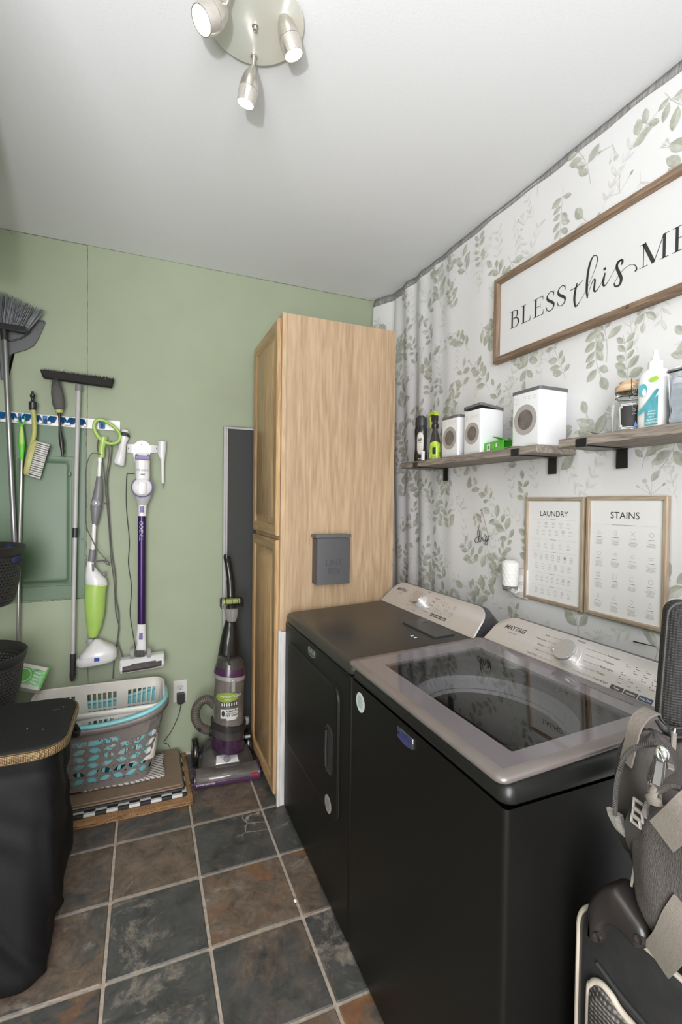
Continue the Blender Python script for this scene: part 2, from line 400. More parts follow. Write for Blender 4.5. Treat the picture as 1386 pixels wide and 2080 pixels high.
crack((0.45, H-.001), (1.32, H-.003), 0.0028, 50, 0.0012)
crack((-0.62, 0.893), (seam_x, 0.897), 0.004, 40, 0.0012)
crack((seam_x-.004, 1.765), (seam_x-.004, 0.90), 0.0030, 50, 0.0008)
crack((-0.655, 1.74), (-0.655, 0.9), 0.0030, 50, 0.0008)
for px, py in ((172, 618), (172, 729), (135, 495), (22, 474), (178, 826)):
    p = BW(px, py); lathe(bm, [(0.0016, 0), (0.0012, 0.0005)], (p.x, D-0.0001, p.z), (0, -1, 0), 8, mi=1)
struct('wall_back', bm, [GREEN, CRACK], smooth=False)
WALLW = mat('white_drywall', (0.62, 0.61, 0.60), 0.85, var=0.03)
bm = NB(); box(bm, W+0.012, W+0.07, FY, D, -0.05, H+0.05)
struct('wall_right', bm, WALLW, smooth=False)
bm = NB(); box(bm, LW-0.05, LW, FY, D, -0.05, H+0.05)
# box added on the left wall, out of view, to cast the upper-left shadow
box(bm, LW, -0.385, 0.95, 1.30, 2.02, H)
struct('wall_left', bm, GREEN, smooth=False)
bm = NB(); box(bm, LW-.05, W+0.07, FY-0.05, FY, -0.05, H+0.05)
struct('wall_front', bm, WALLW, smooth=False)
# pale strip where the floor meets the back wall
bm = NB(); box(bm, 0.2, 0.60, D-0.012, D, 0, 0.012)
struct('baseboard_back', bm, mat('caulk_strip', (0.55, 0.52, 0.46), 0.8, var=0.15, bump=0.3, scale=40))
# grey tape strip left between the ceiling and the top of the fabric
TAPE = mat('grey_tape', (0.27, 0.265, 0.26), 0.5, var=0.38, bump=0.8, scale=60, stretch=(1, 3, .3))

# ---- the leaf-printed fabric on the right wall
def wob(y, z):
    """how far the hung fabric stands off the wall"""
    k = max(0.0, min(1.0, (y-1.55)/0.75)); k2 = max(0.0, min(1.0, (y-1.9)/0.45))
    a = 0.0016*sin(2.6*z+3.1*y)+0.0016*sin(9*y+1.7*z)
    a += 0.0035*k*sin(26*y+1.1*sin(2.0*z)+0.6*z) + 0.007*k2*sin(46*y+1.8*sin(1.4*z+1))
    a += 0.0022*max(0, sin(3*z-5.5*y+.5))**6
    a += 0.004*k*max(0, sin(7*(z+1.6*y)))**3
    return 0.006 + a + 0.006*k
def paper(y, z):
    """fabric surface point; beyond y=2.56 it swings off the corner on to the back wall"""
    if y <= 2.56: return Vector((W+0.008-wob(y, z)-0.002, y, z))
    t = y-2.56; L = 0.135; p0 = Vector((W+0.006-wob(2.56, z), 2.56, z)); p1 = Vector((1.325+0.010*sin(5*z), D-0.010, z))
    q = p0.lerp(p1, min(1, t/L)); n = Vector((-0.8, -0.5, 0)); return q + n*0.006*sin(pi*min(1, t/L))*sin(3*z)
Y0, Y1 = -0.30, 2.695
def topz(y): return H-0.020-0.005*sin(3.1*y)-0.003*sin(11*y)-0.0025*sin(29*y)-(0.010 if y > 2.45 else 0)
bm = NB()
grid(bm, 230, 60, lambda u, v: paper(Y0+(Y1-Y0)*u, 0.0+topz(Y0+(Y1-Y0)*u)*v), 0)
rl = random.Random(21)
def leafpts(c, ang, L, wd, lift, kink=0.0):
    """an oval leaf with a pointed tip; returns outline and midrib in (y,z)"""
    ca, sa = cos(ang), sin(ang); out = []
    prof = [(0, 0.03), (0.12, 0.42), (0.3, 0.86), (0.5, 1.0), (0.7, 0.86), (0.87, 0.5), (1.0, 0.02)]
    def T(s, t): 
        t = t + kink*L*s*s
        return (c[0]+ca*s*L-sa*t, c[1]+sa*s*L+ca*t)
    up = [T(s, w*wd/2) for s, w in prof]; mid = [T(s, 0) for s, w in prof]; dn = [T(s, -w*wd/2) for s, w in prof]
    return up, mid, dn
def put(y, z, lift): 
    z = max(0.02, min(z, topz(min(max(y, Y0), Y1))-0.001)); y = max(Y0, min(Y1, y))
    p = paper(y, z); return p + Vector((-lift, -lift*(0.5 if y > 2.56 else 0), 0))
def leaf(c, ang, L, wd, m1, m2, lift, kink=0.0):
    if c[1]+sin(ang)*L > topz(min(c[0], Y1)) or c[1] > topz(min(c[0], Y1)) or c[1] < 0.05: return
    up, mid, dn = leafpts(c, ang, L, wd, lift, kink)
    for sd_, (A, mi) in enumerate(((up, m1), (dn, m2))):
        for i in range(6):
            try:
                q = [A[i], A[i+1], mid[i+1], mid[i]] if sd_ == 0 else [mid[i], mid[i+1], A[i+1], A[i]]
                fc = bm.faces.new([bm.verts.new(put(*p, lift)) for p in q]); fc.material_index = mi
            except ValueError: pass
def stroke(pts, w, mi, lift):
    pts = [Vector(p) for p in pts]
    for i in range(len(pts)-1):
        d = (pts[i+1]-pts[i]); 
        if d.length < 1e-6: continue
        q = Vector((-d.y, d.x)).normalized()*w/2
        if max(pts[i].y, pts[i+1].y) > topz(min(pts[i].x, Y1))-0.003: continue
        fc = bm.faces.new([bm.verts.new(put(*p, lift)) for p in (pts[i]+q, pts[i]-q, pts[i+1]-q, pts[i+1]+q)]); fc.material_index = mi
def sprig(y, z, ang, s, kind):
    bend = rl.uniform(-1.5, 1.5); n = rl.choice([4, 5, 6]) if kind == 0 else 6; p = Vector((y, z)); pts = [p.copy()]; a = ang; angs = [a]
    for i in range(n):
        a += bend*0.12; p = p + Vector((cos(a), sin(a)))*0.033*s; pts.append(p.copy()); angs.append(a)
    lf = 0.0008 + rl.uniform(0, .0006)
    if kind == 0:
        tint = rl.choice([(1, 2), (2, 1), (3, 2), (2, 3)])
        stroke(pts, 0.0016*s, 6, lf)
        for i in range(1, n+1):
            for sd in ((1, -1) if i < n else (0,)):
                if rl.random() < 0.12: continue
                L = s*rl.uniform(.036, .056); a2 = angs[i]+sd*rl.uniform(0.6, 1.2)
                tt = tint if rl.random() < .6 else rl.choice([(1, 2), (4, 3), (3, 2), (2, 4)])
                b0 = pts[i]+Vector((cos(a2), sin(a2)))*0.006*s
                stroke([pts[i], b0], 0.0012*s, 6, lf)
                leaf(b0, a2, L, L*rl.uniform(.46, .62), *tt, lf+0.0004, rl.uniform(-.15, .15))
    elif kind == 1:   # pale narrow-leaved twig
        stroke(pts, 0.001*s, 5, lf)
        for i in range(1, n+1):
            for sd in (1, -1):
                L = s*rl.uniform(.026, .044); a2 = angs[i]+sd*rl.uniform(0.45, .95)
                leaf(pts[i], a2, L, L*rl.uniform(.20, .32), 5, 5, lf, rl.uniform(-.2, .2))
    else:             # small grey bud cluster
        for i in range(6):
            a2 = ang+rl.uniform(-1.4, 1.4); q = Vector((y, z))+Vector((cos(a2), sin(a2)))*0.045*s
            stroke([Vector((y, z)), q], 0.0011, 7, lf); leaf(q, a2, 0.016*s, 0.008*s, 7, 6, lf)
pts_used = []
for dmin, kind, cnt, s0, s1 in ((0.185, 0, 3000, 1.05, 1.35), (0.120, 3, 2600, .75, 1.0), (0.105, 1, 2600, .8, 1.15), (0.085, 2, 1800, .8, 1.1)):
    for _ in range(cnt):
        y, z = rl.uniform(0.45, 2.68), rl.uniform(0.62, 2.62)
        if all((y-a)**2+((z-b2)*0.72)**2 > (0.62*dmin+0.38*d2 if k2 == kind else 0.46*d2+0.12*dmin)**2 for a, b2, k2, d2 in pts_used):
            pts_used.append((y, z, kind, dmin))
            sprig(y, z, rl.choice([pi/2, pi/2, -pi/2])+rl.uniform(-.6, .6), rl.uniform(s0, s1), 0 if kind == 3 else kind)
def leafmat(n, c): return mat(n, c, 0.7, var=0.16, scale=45)
cloth = mat('printed_cloth', (0.715, 0.71, 0.72), 0.62, var=0.012, bump=0.05, scale=300)
wp = finish('wallpaper', bm, [cloth, leafmat('leaf_sage', (0.375, 0.385, 0.325)), leafmat('leaf_soft', (0.455, 0.465, 0.405)), leafmat('leaf_grey', (0.41, 0.41, 0.365)),
    leafmat('leaf_pale', (0.54, 0.55, 0.50)), leafmat('leaf_faint', (0.63, 0.635, 0.60)), leafmat('stem', (0.50, 0.51, 0.46)), leafmat('bud', (0.56, 0.56, 0.53))], angle=180)
tag(wp, 'white fabric wallpaper printed with sage green leaf sprigs on the right wall', 'wallpaper')
bm = NB()
def tz(i): 
    y = Y0+(Y1-Y0)*i/120; return y
loft(bm, [[paper(tz(i), topz(tz(i))-0.012)+Vector((-0.001, 0, 0)) if k == 0 else Vector((paper(tz(i), H).x+0.003+(0.0), min(tz(i), 2.70), H-0.0006)) for i in range(121)] for k in (0, 1)], closed=False)
tp = finish('ceiling_tape', bm, TAPE, angle=180, solid=0.0015)
tag(tp, 'grey tape strip along the ceiling edge above the leaf wallpaper', 'tape')
# ================================================================== TALL CABINET
CX0, CX1, CY0, CY1, CZ = 0.5768, 1.165, 2.1063, 2.627, 2.2627
LAM = wood('pale_laminate', (0.32, 0.212, 0.122), (0.475, 0.34, 0.215), 'Z', 1.0, 0.45)
OAK = wood('honey_oak', (0.33, 0.185, 0.082), (0.56, 0.37, 0.19), 'Z', 1.3, 0.35, 2.0)
OAKY = wood('honey_oak_rail', (0.33, 0.185, 0.082), (0.56, 0.37, 0.19), 'Y', 1.3, 0.35, 2.0)
cab = thing('pantry_cabinet', 'tall pale wood pantry cabinet standing in the back corner beside the dryer', 'cabinet', (CX0, CY0, 0))
bm = NB(); box(bm, CX0+0.020, CX1, CY0, CY0+0.016, 0, CZ)
finish('side_panel', bm, LAM, cab)
bm = NB(); box(bm, CX0+0.020, CX1, CY1-0.016, CY1, 0, CZ); box(bm, CX0+0.02, CX1, CY0+.016, CY1-.016, CZ-0.016, CZ); box(bm, CX0+.02, CX1, CY0+.016, CY1-.016, 0.05, 0.066); box(bm, CX1-.01, CX1, CY0+.016, CY1-.016, .066, CZ-.016)
finish('carcass', bm, LAM, cab)
bm = NB()
for a, b_ in ((CY0-0.002, CY0+0.036), (CY1-0.036, CY1)): box(bm, CX0, CX0+0.0198, a, b_, 0, CZ)
for a, b_ in ((CZ-0.04, CZ), (1.212, 1.262), (0.0, 0.05)): box(bm, CX0+0.0005, CX0+0.0192, CY0+0.036, CY1-0.036, a, b_)
finish('face_frame', bm, wood('face_frame_wood', (0.38, 0.25, 0.14), (0.55, 0.40, 0.25), 'Z', 1.3, 0.4), cab, bevel=0.001, seg=1)
def cab_door(name, z0, z1):
    y0, y1 = CY0+0.010, CY1-0.010; x1 = CX0-0.001; x0 = x1-0.019
    bm = NB(); fw = 0.055
    f = lambda v: Vector((x1-v[2], v[0], v[1]))
    # stepped profile: outer frame, ogee down, flat field, raised centre
    def ring(i, w, r=0.0006): return [f(Vector((a, c, w))) for a, c in rrect(y0+i, y1-i, z0+i, z1-i, r, 1)]
    L = [ring(0, 0), ring(0, 0.014), ring(0.004, 0.019), ring(fw-0.010, 0.019), ring(fw-0.005, 0.016), ring(fw, 0.009), ring(fw+0.014, 0.009), ring(fw+0.034, 0.017), ring(fw+0.036, 0.018)]
    loft(bm, L); fixn(bm)
    for fc in bm.faces:
        c = fc.calc_center_median()
        if (c.z < z0+fw*0.98 or c.z > z1-fw*0.98) and (y0+fw*.5 < c.y < y1-fw*.5): fc.material_index = 1
    d = finish(name, bm, [OAK, OAKY], cab, angle=25); return d
cab_door('door', 1.244, 2.238)
cab_door('door', 0.040, 1.224)

# painted white strip of board between cabinet and dryer
BOARD = mat('marbled_white_paint', (0.60, 0.58, 0.56), 0.55, var=0.22, bump=0.2, scale=26, stretch=(1, 1, 0.25), detail=6.0)
bm = NB(); box(bm, 0.570, 1.10, 2.084, 2.094, 0.0, 0.805); box(bm, 0.566, 0.578, 2.080, 2.097, 0, 0.812)
tag(finish('white_board', bm, BOARD, bevel=0.0012), 'chipped white board on edge wedged between pale cabinet and dryer', 'board')

# dark mesh door leaning on the back wall
FR = mat('pale_grey_frame', (0.42, 0.41, 0.41), 0.5)
sd = thing('mesh_screen', 'dark mesh screen in thin grey frame leaning behind the tall cabinet', 'screen', (0.41, D-0.04, 0))
MESHM = weave('dark_mesh', (0.022, 0.024, 0.023), (0.058, 0.062, 0.060), 150, 0.6, 0.4)
bm = NB(); x0, x1, zt = 0.405, 1.12, 1.815
box(bm, x0+0.022, x1-0.01, D-0.030, D-0.026, 0.02, zt-0.012)
finish('mesh', bm, MESHM, sd)
bm = NB()
box(bm, x0, x0+0.012, D-0.040, D-0.012, 0, zt); box(bm, x0+0.0145, x0+0.024, D-0.036, D-0.014, 0, zt-0.01)
box(bm, x1-0.012, x1, D-0.040, D-0.012, 0, zt); box(bm, x0+.012, x1-.012, D-0.040, D-0.012, zt-0.012, zt); box(bm, x0+.012, x1-.012, D-0.040, D-0.012, 0, 0.012)
finish('frame', bm, FR, sd, bevel=0.001, seg=1)

# magnetic lint bin on the cabinet side
LB = mat('charcoal_enamel', (0.075, 0.075, 0.080), 0.5, var=0.03)
lb = thing('lint_bin', 'charcoal metal lint bin mounted on the pale cabinet side above the dryer', 'bin', (0.81, CY0, 1.02))
bm = NB()
yb, yf = CY0-0.0005, CY0-0.072
def lring(z, ins=0.0): return [Vector((x, y, z)) for x, y in rrect(0.727+ins+(0.004), 0.897-ins, yf+ins, yb-ins, 0.006, 3)]
loft(bm, [lring(1.020), lring(1.232), lring(1.232, 0.0015), lring(1.16, 0.0015)], c1=True)
bn = finish('body', bm, LB, lb, angle=30)
bm = NB(); fx = PL((0.815, yf, 1.10), (1, 0, 0), (0, 0, 1))
LB2 = mat('charcoal_emboss', (0.052, 0.052, 0.056), 0.35)
text(bm, 'LINT', 0.040, lambda v: fx(v+Vector((0, 0.020, 0))), 0.0004); text(bm, 'BIN', 0.040, lambda v: fx(v+Vector((0, -0.018, 0))), 0.0004)
box(bm, 0.79, 0.84, yf-0.0006, yf, 1.065, 1.0665)
finish('embossed_lettering', bm, LB2, bn, smooth=False)
bm = NB(); slab(bm, 0.724, 0.902, yf-0.003, yb, 1.236, 1.252, 0.006, 0.002)
box(bm, 0.735, 0.892, yf+0.004, yb-0.004, 1.222, 1.2365)
finish('lid', bm, mat('charcoal_lid', (0.10, 0.10, 0.105), 0.4), lb)

# ================================================================== DRYER AND WASHER
XF = 0.5913; XB = 1.305
MBODY = mat('black_matte_enamel', (0.0075, 0.0073, 0.0066), 0.40, Specular_IOR_Level=0.24, var=0.05, bump=0.03, scale=260)
MTOP = mat('charcoal_enamel_top', (0.034, 0.031, 0.028), 0.36, var=0.05, bump=0.02, scale=200)
SILV = mat('champagne_steel', (0.58, 0.55, 0.535), 0.38, 0.45, var=0.02, scale=3, stretch=(1, 40, 1))
CSIDE = mat('console_side_gloss', (0.045, 0.045, 0.047), 0.22)
BRUSH = mat('brushed_steel', (0.62, 0.625, 0.63), 0.36, 0.85, var=0.08, scale=90, stretch=(1, 1, 8))
CHROME = mat('chrome', (0.72, 0.72, 0.73), 0.12, 1.0)
PRINT = mat('console_print', (0.06, 0.055, 0.055), 0.5)
BADGE = mat('badge_blue', (0.035, 0.045, 0.16), 0.3)
STK = mat('sticker_white', (0.60, 0.62, 0.60), 0.5); STKT = mat('sticker_teal', (0.10, 0.32, 0.34), 0.5); STKG = mat('sticker_grey', (0.30, 0.275, 0.26), 0.55)
def tz_(x, base=0.904): return base+(x-0.6)*0.047
FT = Vector((0.088, 0, 0.092)).normalized()     # up the console face
FO = Vector((1.074, 0, 0.926))                  # foot of the face
FNORM = Vector((-FT.z, 0, FT.x))
def console(root, y0, y1, kind):
    """y0 near end, y1 far end; the face leans back, its upper corners rounded"""
    wu = (y1-y0); hv = 0.130
    face = PL(FO+Vector((0, y1, 0)), (0, -1, 0), FT)      # u runs from the far end to the near end, w out of the face
    if face(Vector((0, 0, 1))).x > face(Vector((0, 0, 0))).x: sg = -1
    else: sg = 1
    ff = lambda v: face(Vector((v[0], v[1], v[2]*sg)))
    def outline(i=0.0, cr=0.075, top=0.0):
        pts = [(i, 0)]
        # sweeping shoulder at each upper corner
        for k in range(9):
            t = k/8*pi/2; pts.append((i+0.010+cr*(1-cos(t)), (hv-top-i)-cr*0.95+cr*0.95*sin(t)))
        for k in range(9):
            t = k/8*pi/2; pts.append((wu-i-0.010-cr*(1-sin(t)), (hv-top-i)-cr*0.95+cr*0.95*cos(t)))
        pts.append((wu-i, 0)); return pts
    bm = NB()
    O = outline(); back = Vector((1, 0, 0))
    L0 = [ff((u, v, 0)) for u, v in outline(0.004)]
    L1 = [ff((u, v, -0.003)) for u, v in O]
    loft(bm, [L0, L1], c0=True, c1=False, mis=[0, 1])
    L2 = [p+back*0.016+Vector((0, 0, -0.001)) for p in L1]
    def behind(p, d, dz, pin):
        yc = (y0+y1)/2; z = 0.915+max(0, (p.z-0.915))*dz
        return Vector((max(p.x+d, 0) if True else 0, yc+(p.y-yc)*pin, z))
    L3 = [behind(p, 0.03, 0.93, 0.992) for p in L1]
    L4 = [Vector((1.20+(p.x-1.074)*0.4, (y0+y1)/2+(p.y-(y0+y1)/2)*0.97, 0.915+max(0, p.z-0.915)*0.45)) for p in L1]
    L5 = [Vector((1.29, (y0+y1)/2+(p.y-(y0+y1)/2)*0.95, 0.915+max(0, p.z-0.915)*0.10)) for p in L1]
    loft(bm, [L1, L2, L3, L4, L5], c0=False, c1=True, mi=1)
    fixn(bm)
    co = finish('control_panel', bm, [SILV, CSIDE], root, angle=30)
    P = NB()
    cen = wu/2
    def T(s, u, v, size, al='CENTER', shear=0.0, mi=0, bold=0, sx=1.0): text(P, s, size, lambda q: ff((u+q[0], v+q[1], 0.0004+q[2])), 0.0001, mi, al, shear, bold, sx)
    def Rr(u0, u1, v0, v1, mi=0): 
        fc = P.faces.new([P.verts.new(ff((a, c, 0.0004))) for a, c in ((u0, v0), (u1, v0), (u1, v1), (u0, v1))]); fc.material_index = mi
    T('MAYTAG', 0.105, 0.088, 0.022, shear=0.25, bold=0.02)
    Rr(0.085, 0.125, 0.0700, 0.0712)
    ku = 0.335 if kind == 'washer' else 0.40*wu+0.010
    kv = 0.066
    if kind == 'washer':
        left = ['Quick Wash', 'Colors', 'Whites', 'Heavy Duty', 'Jeans']; right = ['Drain & Spin', 'Towels', 'Bulky Items', 'Delicates', 'Activewear']
        for i in range(5):
            v = 0.030+i*0.0185
            T(left[i], ku-0.095, v, 0.0082, 'RIGHT'); Rr(ku-0.092, ku-0.045+abs(i-2)*0.006, v-.0003, v+.0003)
            T(right[i], ku+0.098, v, 0.0082, 'LEFT'); Rr(ku+0.045-abs(i-2)*0.006, ku+0.095, v-.0003, v+.0003)
        T('Normal', ku+0.010, 0.119, 0.0082); T('Clean Washer', ku, 0.0155, 0.0082); T('with affresh', ku, 0.0075, 0.0055)
        bu = ku+0.150
    else:
        for i in range(5):
            v = 0.028+i*0.0185
            T(['Steam', 'Sanitize', 'Towels', 'Bulky', 'Jeans'][i], ku-0.055-0.003*i, v, 0.0075, 'RIGHT'); T(['Timed Dry', 'Quick Dry', 'Delicates', 'Whites', 'Heavy Duty'][i], ku+0.060+0.003*i, v, 0.0075, 'LEFT')
        T('Normal', ku+0.01, 0.119, 0.0075); T('Air Only', ku-0.005, 0.015, 0.0075)
        bu = ku+0.118
    bw = 0.034 if kind == 'washer' else 0.024
    for i in range(3 if kind == 'washer' else 4):
        a = bu+i*(bw+0.003); Rr(a, a+bw, 0.020, 0.033, 3 if (i == 2 and kind == 'washer') else 2)
        T(['Temp', 'Options', 'Help Dry', 'Signal'][i], a+bw/2, 0.0262, 0.0072, mi=1)
    for i in range(4):
        for j in range(5): 
            if (i+j) % 4 != 3:
                a = bu+0.006+i*0.026*(1 if kind == 'washer' else .8); v = 0.041+j*0.0125; Rr(a, a+0.003, v+.006, v+0.0075); Rr(a+0.002, a+0.014, v+.001, v+0.002)
    for j in range(2):
        a = bu+0.128 if kind == 'washer' else bu+0.098; v = 0.044+j*0.032; s = 0.026 if kind == 'washer' else 0.020
        for q in ((a, a+s, v, v+0.0005), (a, a+s, v+s, v+s+0.0005), (a, a+0.0005, v, v+s), (a+s, a+s+0.0005, v, v+s)): Rr(*q)
        if j == 1:
            for k in range(14):
                t = 2*pi*k/16+pi*0.62; 
                ribbon(P, [(a+s/2+0.005*cos(t), v+s/2+0.005*sin(t)), (a+s/2+0.005*cos(t+.4), v+s/2+0.005*sin(t+.4))], 0.0007, lambda q: ff((q[0], q[1], 0.0004)), 0, 0)
            Rr(a+s/2-.0004, a+s/2+.0004, v+s/2+.001, v+s/2+.007)
        else:
            ribbon(P, [(a+.006, v+.008), (a+.006, v+.018), (a+.013, v+.013), (a+.006, v+.008)], 0.0007, lambda q: ff((q[0], q[1], 0.0004)), 0, 0)
            Rr(a+.016, a+.017, v+.009, v+.017); Rr(a+.0195, a+.0205, v+.009, v+.017)
    finish('printing', P, [PRINT, WHITEINK, mat('button_dark', (0.07, 0.065, 0.065), 0.4), mat('button_blue', (0.055, 0.07, 0.15), 0.4)], co, smooth=False)
    # knob
    kc = ff((ku, kv, 0.0)); ax = (ff((ku, kv, 1))-kc).normalized()
    bm = NB(); R = 0.0345 if kind == 'washer' else 0.032
    lathe(bm, [(R*1.10, 0.0), (R*1.10, 0.003), (R*1.02, 0.004)], kc, ax, 40, 1)
    lathe(bm, [(R, 0.004), (R, 0.022), (R*0.97, 0.0235)], kc, ax, 40, 1)
    lathe(bm, [(R*0.96, 0.0235), (R*0.96, 0.030), (R*0.92, 0.0325), (0.001, 0.0328)], kc, ax, 40, 0)
    mt = ff((ku-R*0.9, kv-R*0.35, 0.027)); 
    lathe(bm, [(0.005, -0.005), (0.005, 0.006), (0.003, 0.007)], mt, ax, 10, 0)
    finish('dial', bm, [BRUSH, mat('dial_ring', (0.74, 0.73, 0.73), 0.15, 0.6)], co, angle=30)
    return co
def badge(root, yc, zc, blue):
    f = PL((XF-0.0005, yc, zc), (0, -1, 0), (0, 0, 1)); sg = 1 if f(Vector((0, 0, 1))).x < XF-.0005 else -1
    fb = lambda v: f(Vector((v[0], v[1], v[2]*sg)))
    w, h = 0.037, 0.0145
    out = [(-w, h), (-w, -h*0.75)]+[(-w+2*w*k/8, -h*0.75-0.006*sin(pi*k/8)) for k in range(1, 8)]+[(w, -h*0.75), (w, h)]
    bm = NB(); poly(bm, out[::-1], -0.001, 0.0025, fb)
    o = finish('badge', bm, CHROME, root, bevel=0.0006, seg=1)
    bm = NB(); poly(bm, [(a*0.93, c*0.86) for a, c in out[::-1]], 0.0025, 0.0028, fb)
    text(bm, 'MAYTAG', 0.0185, lambda v: fb(v+Vector((0, 0.001, 0.0029))), 0.0001, 1, bold=0.02)
    finish('nameplate', bm, [BADGE if blue else mat('badge_dark', (0.05, 0.06, 0.08), 0.3), CHROME], o, smooth=False)
def round_sticker(root, yc, zc, r, teal):
    bm = NB(); lathe(bm, [(r, 0.0), (r, 0.0006)], (XF-0.0002, yc, zc), (-1, 0, 0), 28, 0)
    f = PL((XF-0.001, yc, zc), (0, -1, 0), (0, 0, 1)); sg = 1 if f(Vector((0, 0, 1))).x < XF-.001 else -1
    fb = lambda v: f(Vector((v[0], v[1], v[2]*sg)))
    if teal:
        for s, v in (('SAVES', .62), ('WATER', .34), ('ENERGY', .06)): text(bm, s, r*0.34, lambda q, v=v: fb(q+Vector((0, r*v-.1*r, 0))), 0.0001, 1, bold=0.01)
        for k in range(2): poly(bm, [(-r*.5, -r*(.25+.2*k)), (r*.5, -r*(.25+.2*k)), (r*.5, -r*(.31+.2*k)), (-r*.5, -r*(.31+.2*k))], 0, 0.0001, fb, 1)
    else:
        for k in range(7): poly(bm, [(-r*.5, r*(.5-.16*k)), (r*.5, r*(.5-.16*k)), (r*.5, r*(.45-.16*k)), (-r*.5, r*(.45-.16*k))], 0, 0.0001, fb, 1)
    finish('round_sticker', bm, [STK if teal else STKG, STKT if teal else mat('sticker_print', (0.15, 0.14, 0.13), 0.5)], root, smooth=False)
def appliance(kind, y0, y1, label):
    root = thing(kind, label, 'appliance', (0.93, (y0+y1)/2, 0))
    bm = NB(); box(bm, XF, XB, y0, y1, 0.016, 0.8610)
    if kind == 'washer': bm.faces.ensure_lookup_table(); bm.faces.remove(bm.faces[1])      # open under the tub mouth
    finish('body', bm, MBODY, root, bevel=0.010, seg=4)
    for a in (XF+0.06, XB-0.06):
        for c in (y0+0.06, y1-0.06): bm = NB(); lathe(bm, [(0.022, 0), (0.022, 0.008), (0.010, 0.009), (0.010, 0.020)], (a, c, 0), n=14); finish('foot', bm, BLACKPL, root)
    return root
WY0, WY1 = 0.645, 1.3195; DY0, DY1 = 1.3245, 2.061
# ---- dryer
dr = appliance('dryer', DY0, DY1, 'black front-loading dryer standing between the tall cabinet and the washer')
bm = NB()
def topcap(bm, y0, y1, opening=None, mi=0):
    prof = [(0.003, 0.8645), (0.0, 0.869), (0.0, 0.882), (0.003, 0.892), (0.010, 0.8995), (0.022, 0.904)]
    L = []
    for ins, z in prof:
        L.append([Vector((x, y, z if z < 0.8985 else (z+(x-0.6)*0.047*((z-0.8985)/0.0055)))) for x, y in rrect(XF+ins, XB-ins, y0+ins, y1-ins, max(0.026-ins, 0.006), 5)])
    if opening:
        ox0, ox1, oy0, oy1, r = opening
        L.append([Vector((x, y, tz_(x))) for x, y in rrect(ox0, ox1, oy0, oy1, r, 5)])
        L.append([Vector((x, y, tz_(x)-0.006)) for x, y in rrect(ox0+.003, ox1-.003, oy0+.003, oy1-.003, r, 5)])
        loft(bm, L, c0=False, c1=False)
    else: loft(bm, L)
topcap(bm, DY0, DY1)
finish('top', bm, MTOP, dr, angle=60)
console(dr, 1.350, DY1-0.002, 'dryer')
bm = NB()
slab(bm, 0.957, 1.045, 1.415, 1.643, 0.0, 0.0055, 0.008, 0.0012, f=lambda v: Vector((v[0], v[1], tz_(v[0])+0.0012+v[2])))
ll = finish('lint_lid', bm, mat('lint_lid_plastic', (0.055, 0.052, 0.050), 0.4), dr)
bm = NB(); slab(bm, 0.954, 1.048, 1.412, 1.646, 0, 0.001, 0.010, 0.0003, f=lambda v: Vector((v[0], v[1], tz_(v[0])+v[2])))
finish('lint_lid_gasket', bm, INK, dr)
bm = NB(); poly(bm, [(1.034, 1.603), (1.014, 1.590), (1.034, 1.578)], 0, 0.0006, lambda v: Vector((v[0], v[1], tz_(v[0])+0.0068+v[2])))
finish('arrow_mark', bm, INK, ll, smooth=False)
bm = NB()
for c in (1.475, 1.452): poly(bm, [(0.897+dx, c+dy) for dx, dy in ((0, 0), (0.012, 0.001), (0.012, 0.008), (0, 0.008))], 0, 0.0004, lambda v: Vector((v[0], v[1], tz_(v[0])+0.0002+v[2])))
finish('scratch_marks', bm, WHITEINK, dr, smooth=False)
# front door: rounded panel standing a little proud with a dark seam round it
bm = NB()
def dfr(i, w): return [Vector((XF-w, y, z)) for y, z in rrect(1.412+i, 1.999-i, 0.338+i, 0.792-i, max(0.045-i, .01), 7)]
loft(bm, [dfr(-0.0028, 0.0002), dfr(0, 0.0002)], c0=False, c1=False, mi=1)
loft(bm, [dfr(-0.0028, 0.0012), dfr(-0.0028, -0.002)], c0=False, c1=False, mi=1)
loft(bm, [dfr(0, 0.0), dfr(0, 0.005), dfr(0.0035, 0.008), dfr(0.012, 0.0085)], c0=False, mi=0)
fixn(bm)
dd = finish('door', bm, [MBODY, INK], dr, angle=60)
bm = NB()   # recessed grip: a lip ring standing round a dark pocket
def hr(i, w): return [Vector((XF-0.0085-w, y, z)) for y, z in rrect(1.448+i, 1.512-i, 0.480+i, 0.640-i, max(0.022-i, .004), 6)]
loft(bm, [hr(-0.002, -0.0005), hr(0.001, 0.003), hr(0.005, 0.0035), hr(0.008, 0.001), hr(0.010, -0.002)], c0=False, c1=False, mi=0)
loft(bm, [hr(0.009, 0.0003), hr(0.022, 0.0001)], c0=False, mi=1)
tube(bm, [(XF-0.014, 1.493, 0.50), (XF-0.015, 1.495, 0.56), (XF-0.014, 1.493, 0.625)], 0.006, 8, 0)
finish('handle', bm, [mat('handle_gloss', (0.02, 0.02, 0.02), 0.2), INK], dd)
badge(dr, 1.690, 0.829, False)
round_sticker(dr, 1.482, 0.372, 0.0295, False)
for c in dr.children:
    if c.name.startswith('round_sticker'): c.location.x -= 0.0088
# ---- washer
wa = appliance('washer', WY0, WY1, 'black top-loading washer with a glass lid, nearest the camera')
bm = NB(); topcap(bm, WY0, WY1, (XF+0.045, 1.045, WY0+0.035, WY1-0.035, 0.03))
fixn(bm); finish('top', bm, mat('washer_top_enamel', (0.012, 0.012, 0.0115), 0.36), wa, angle=60)
console(wa, WY0+0.012, WY1-0.002, 'washer')
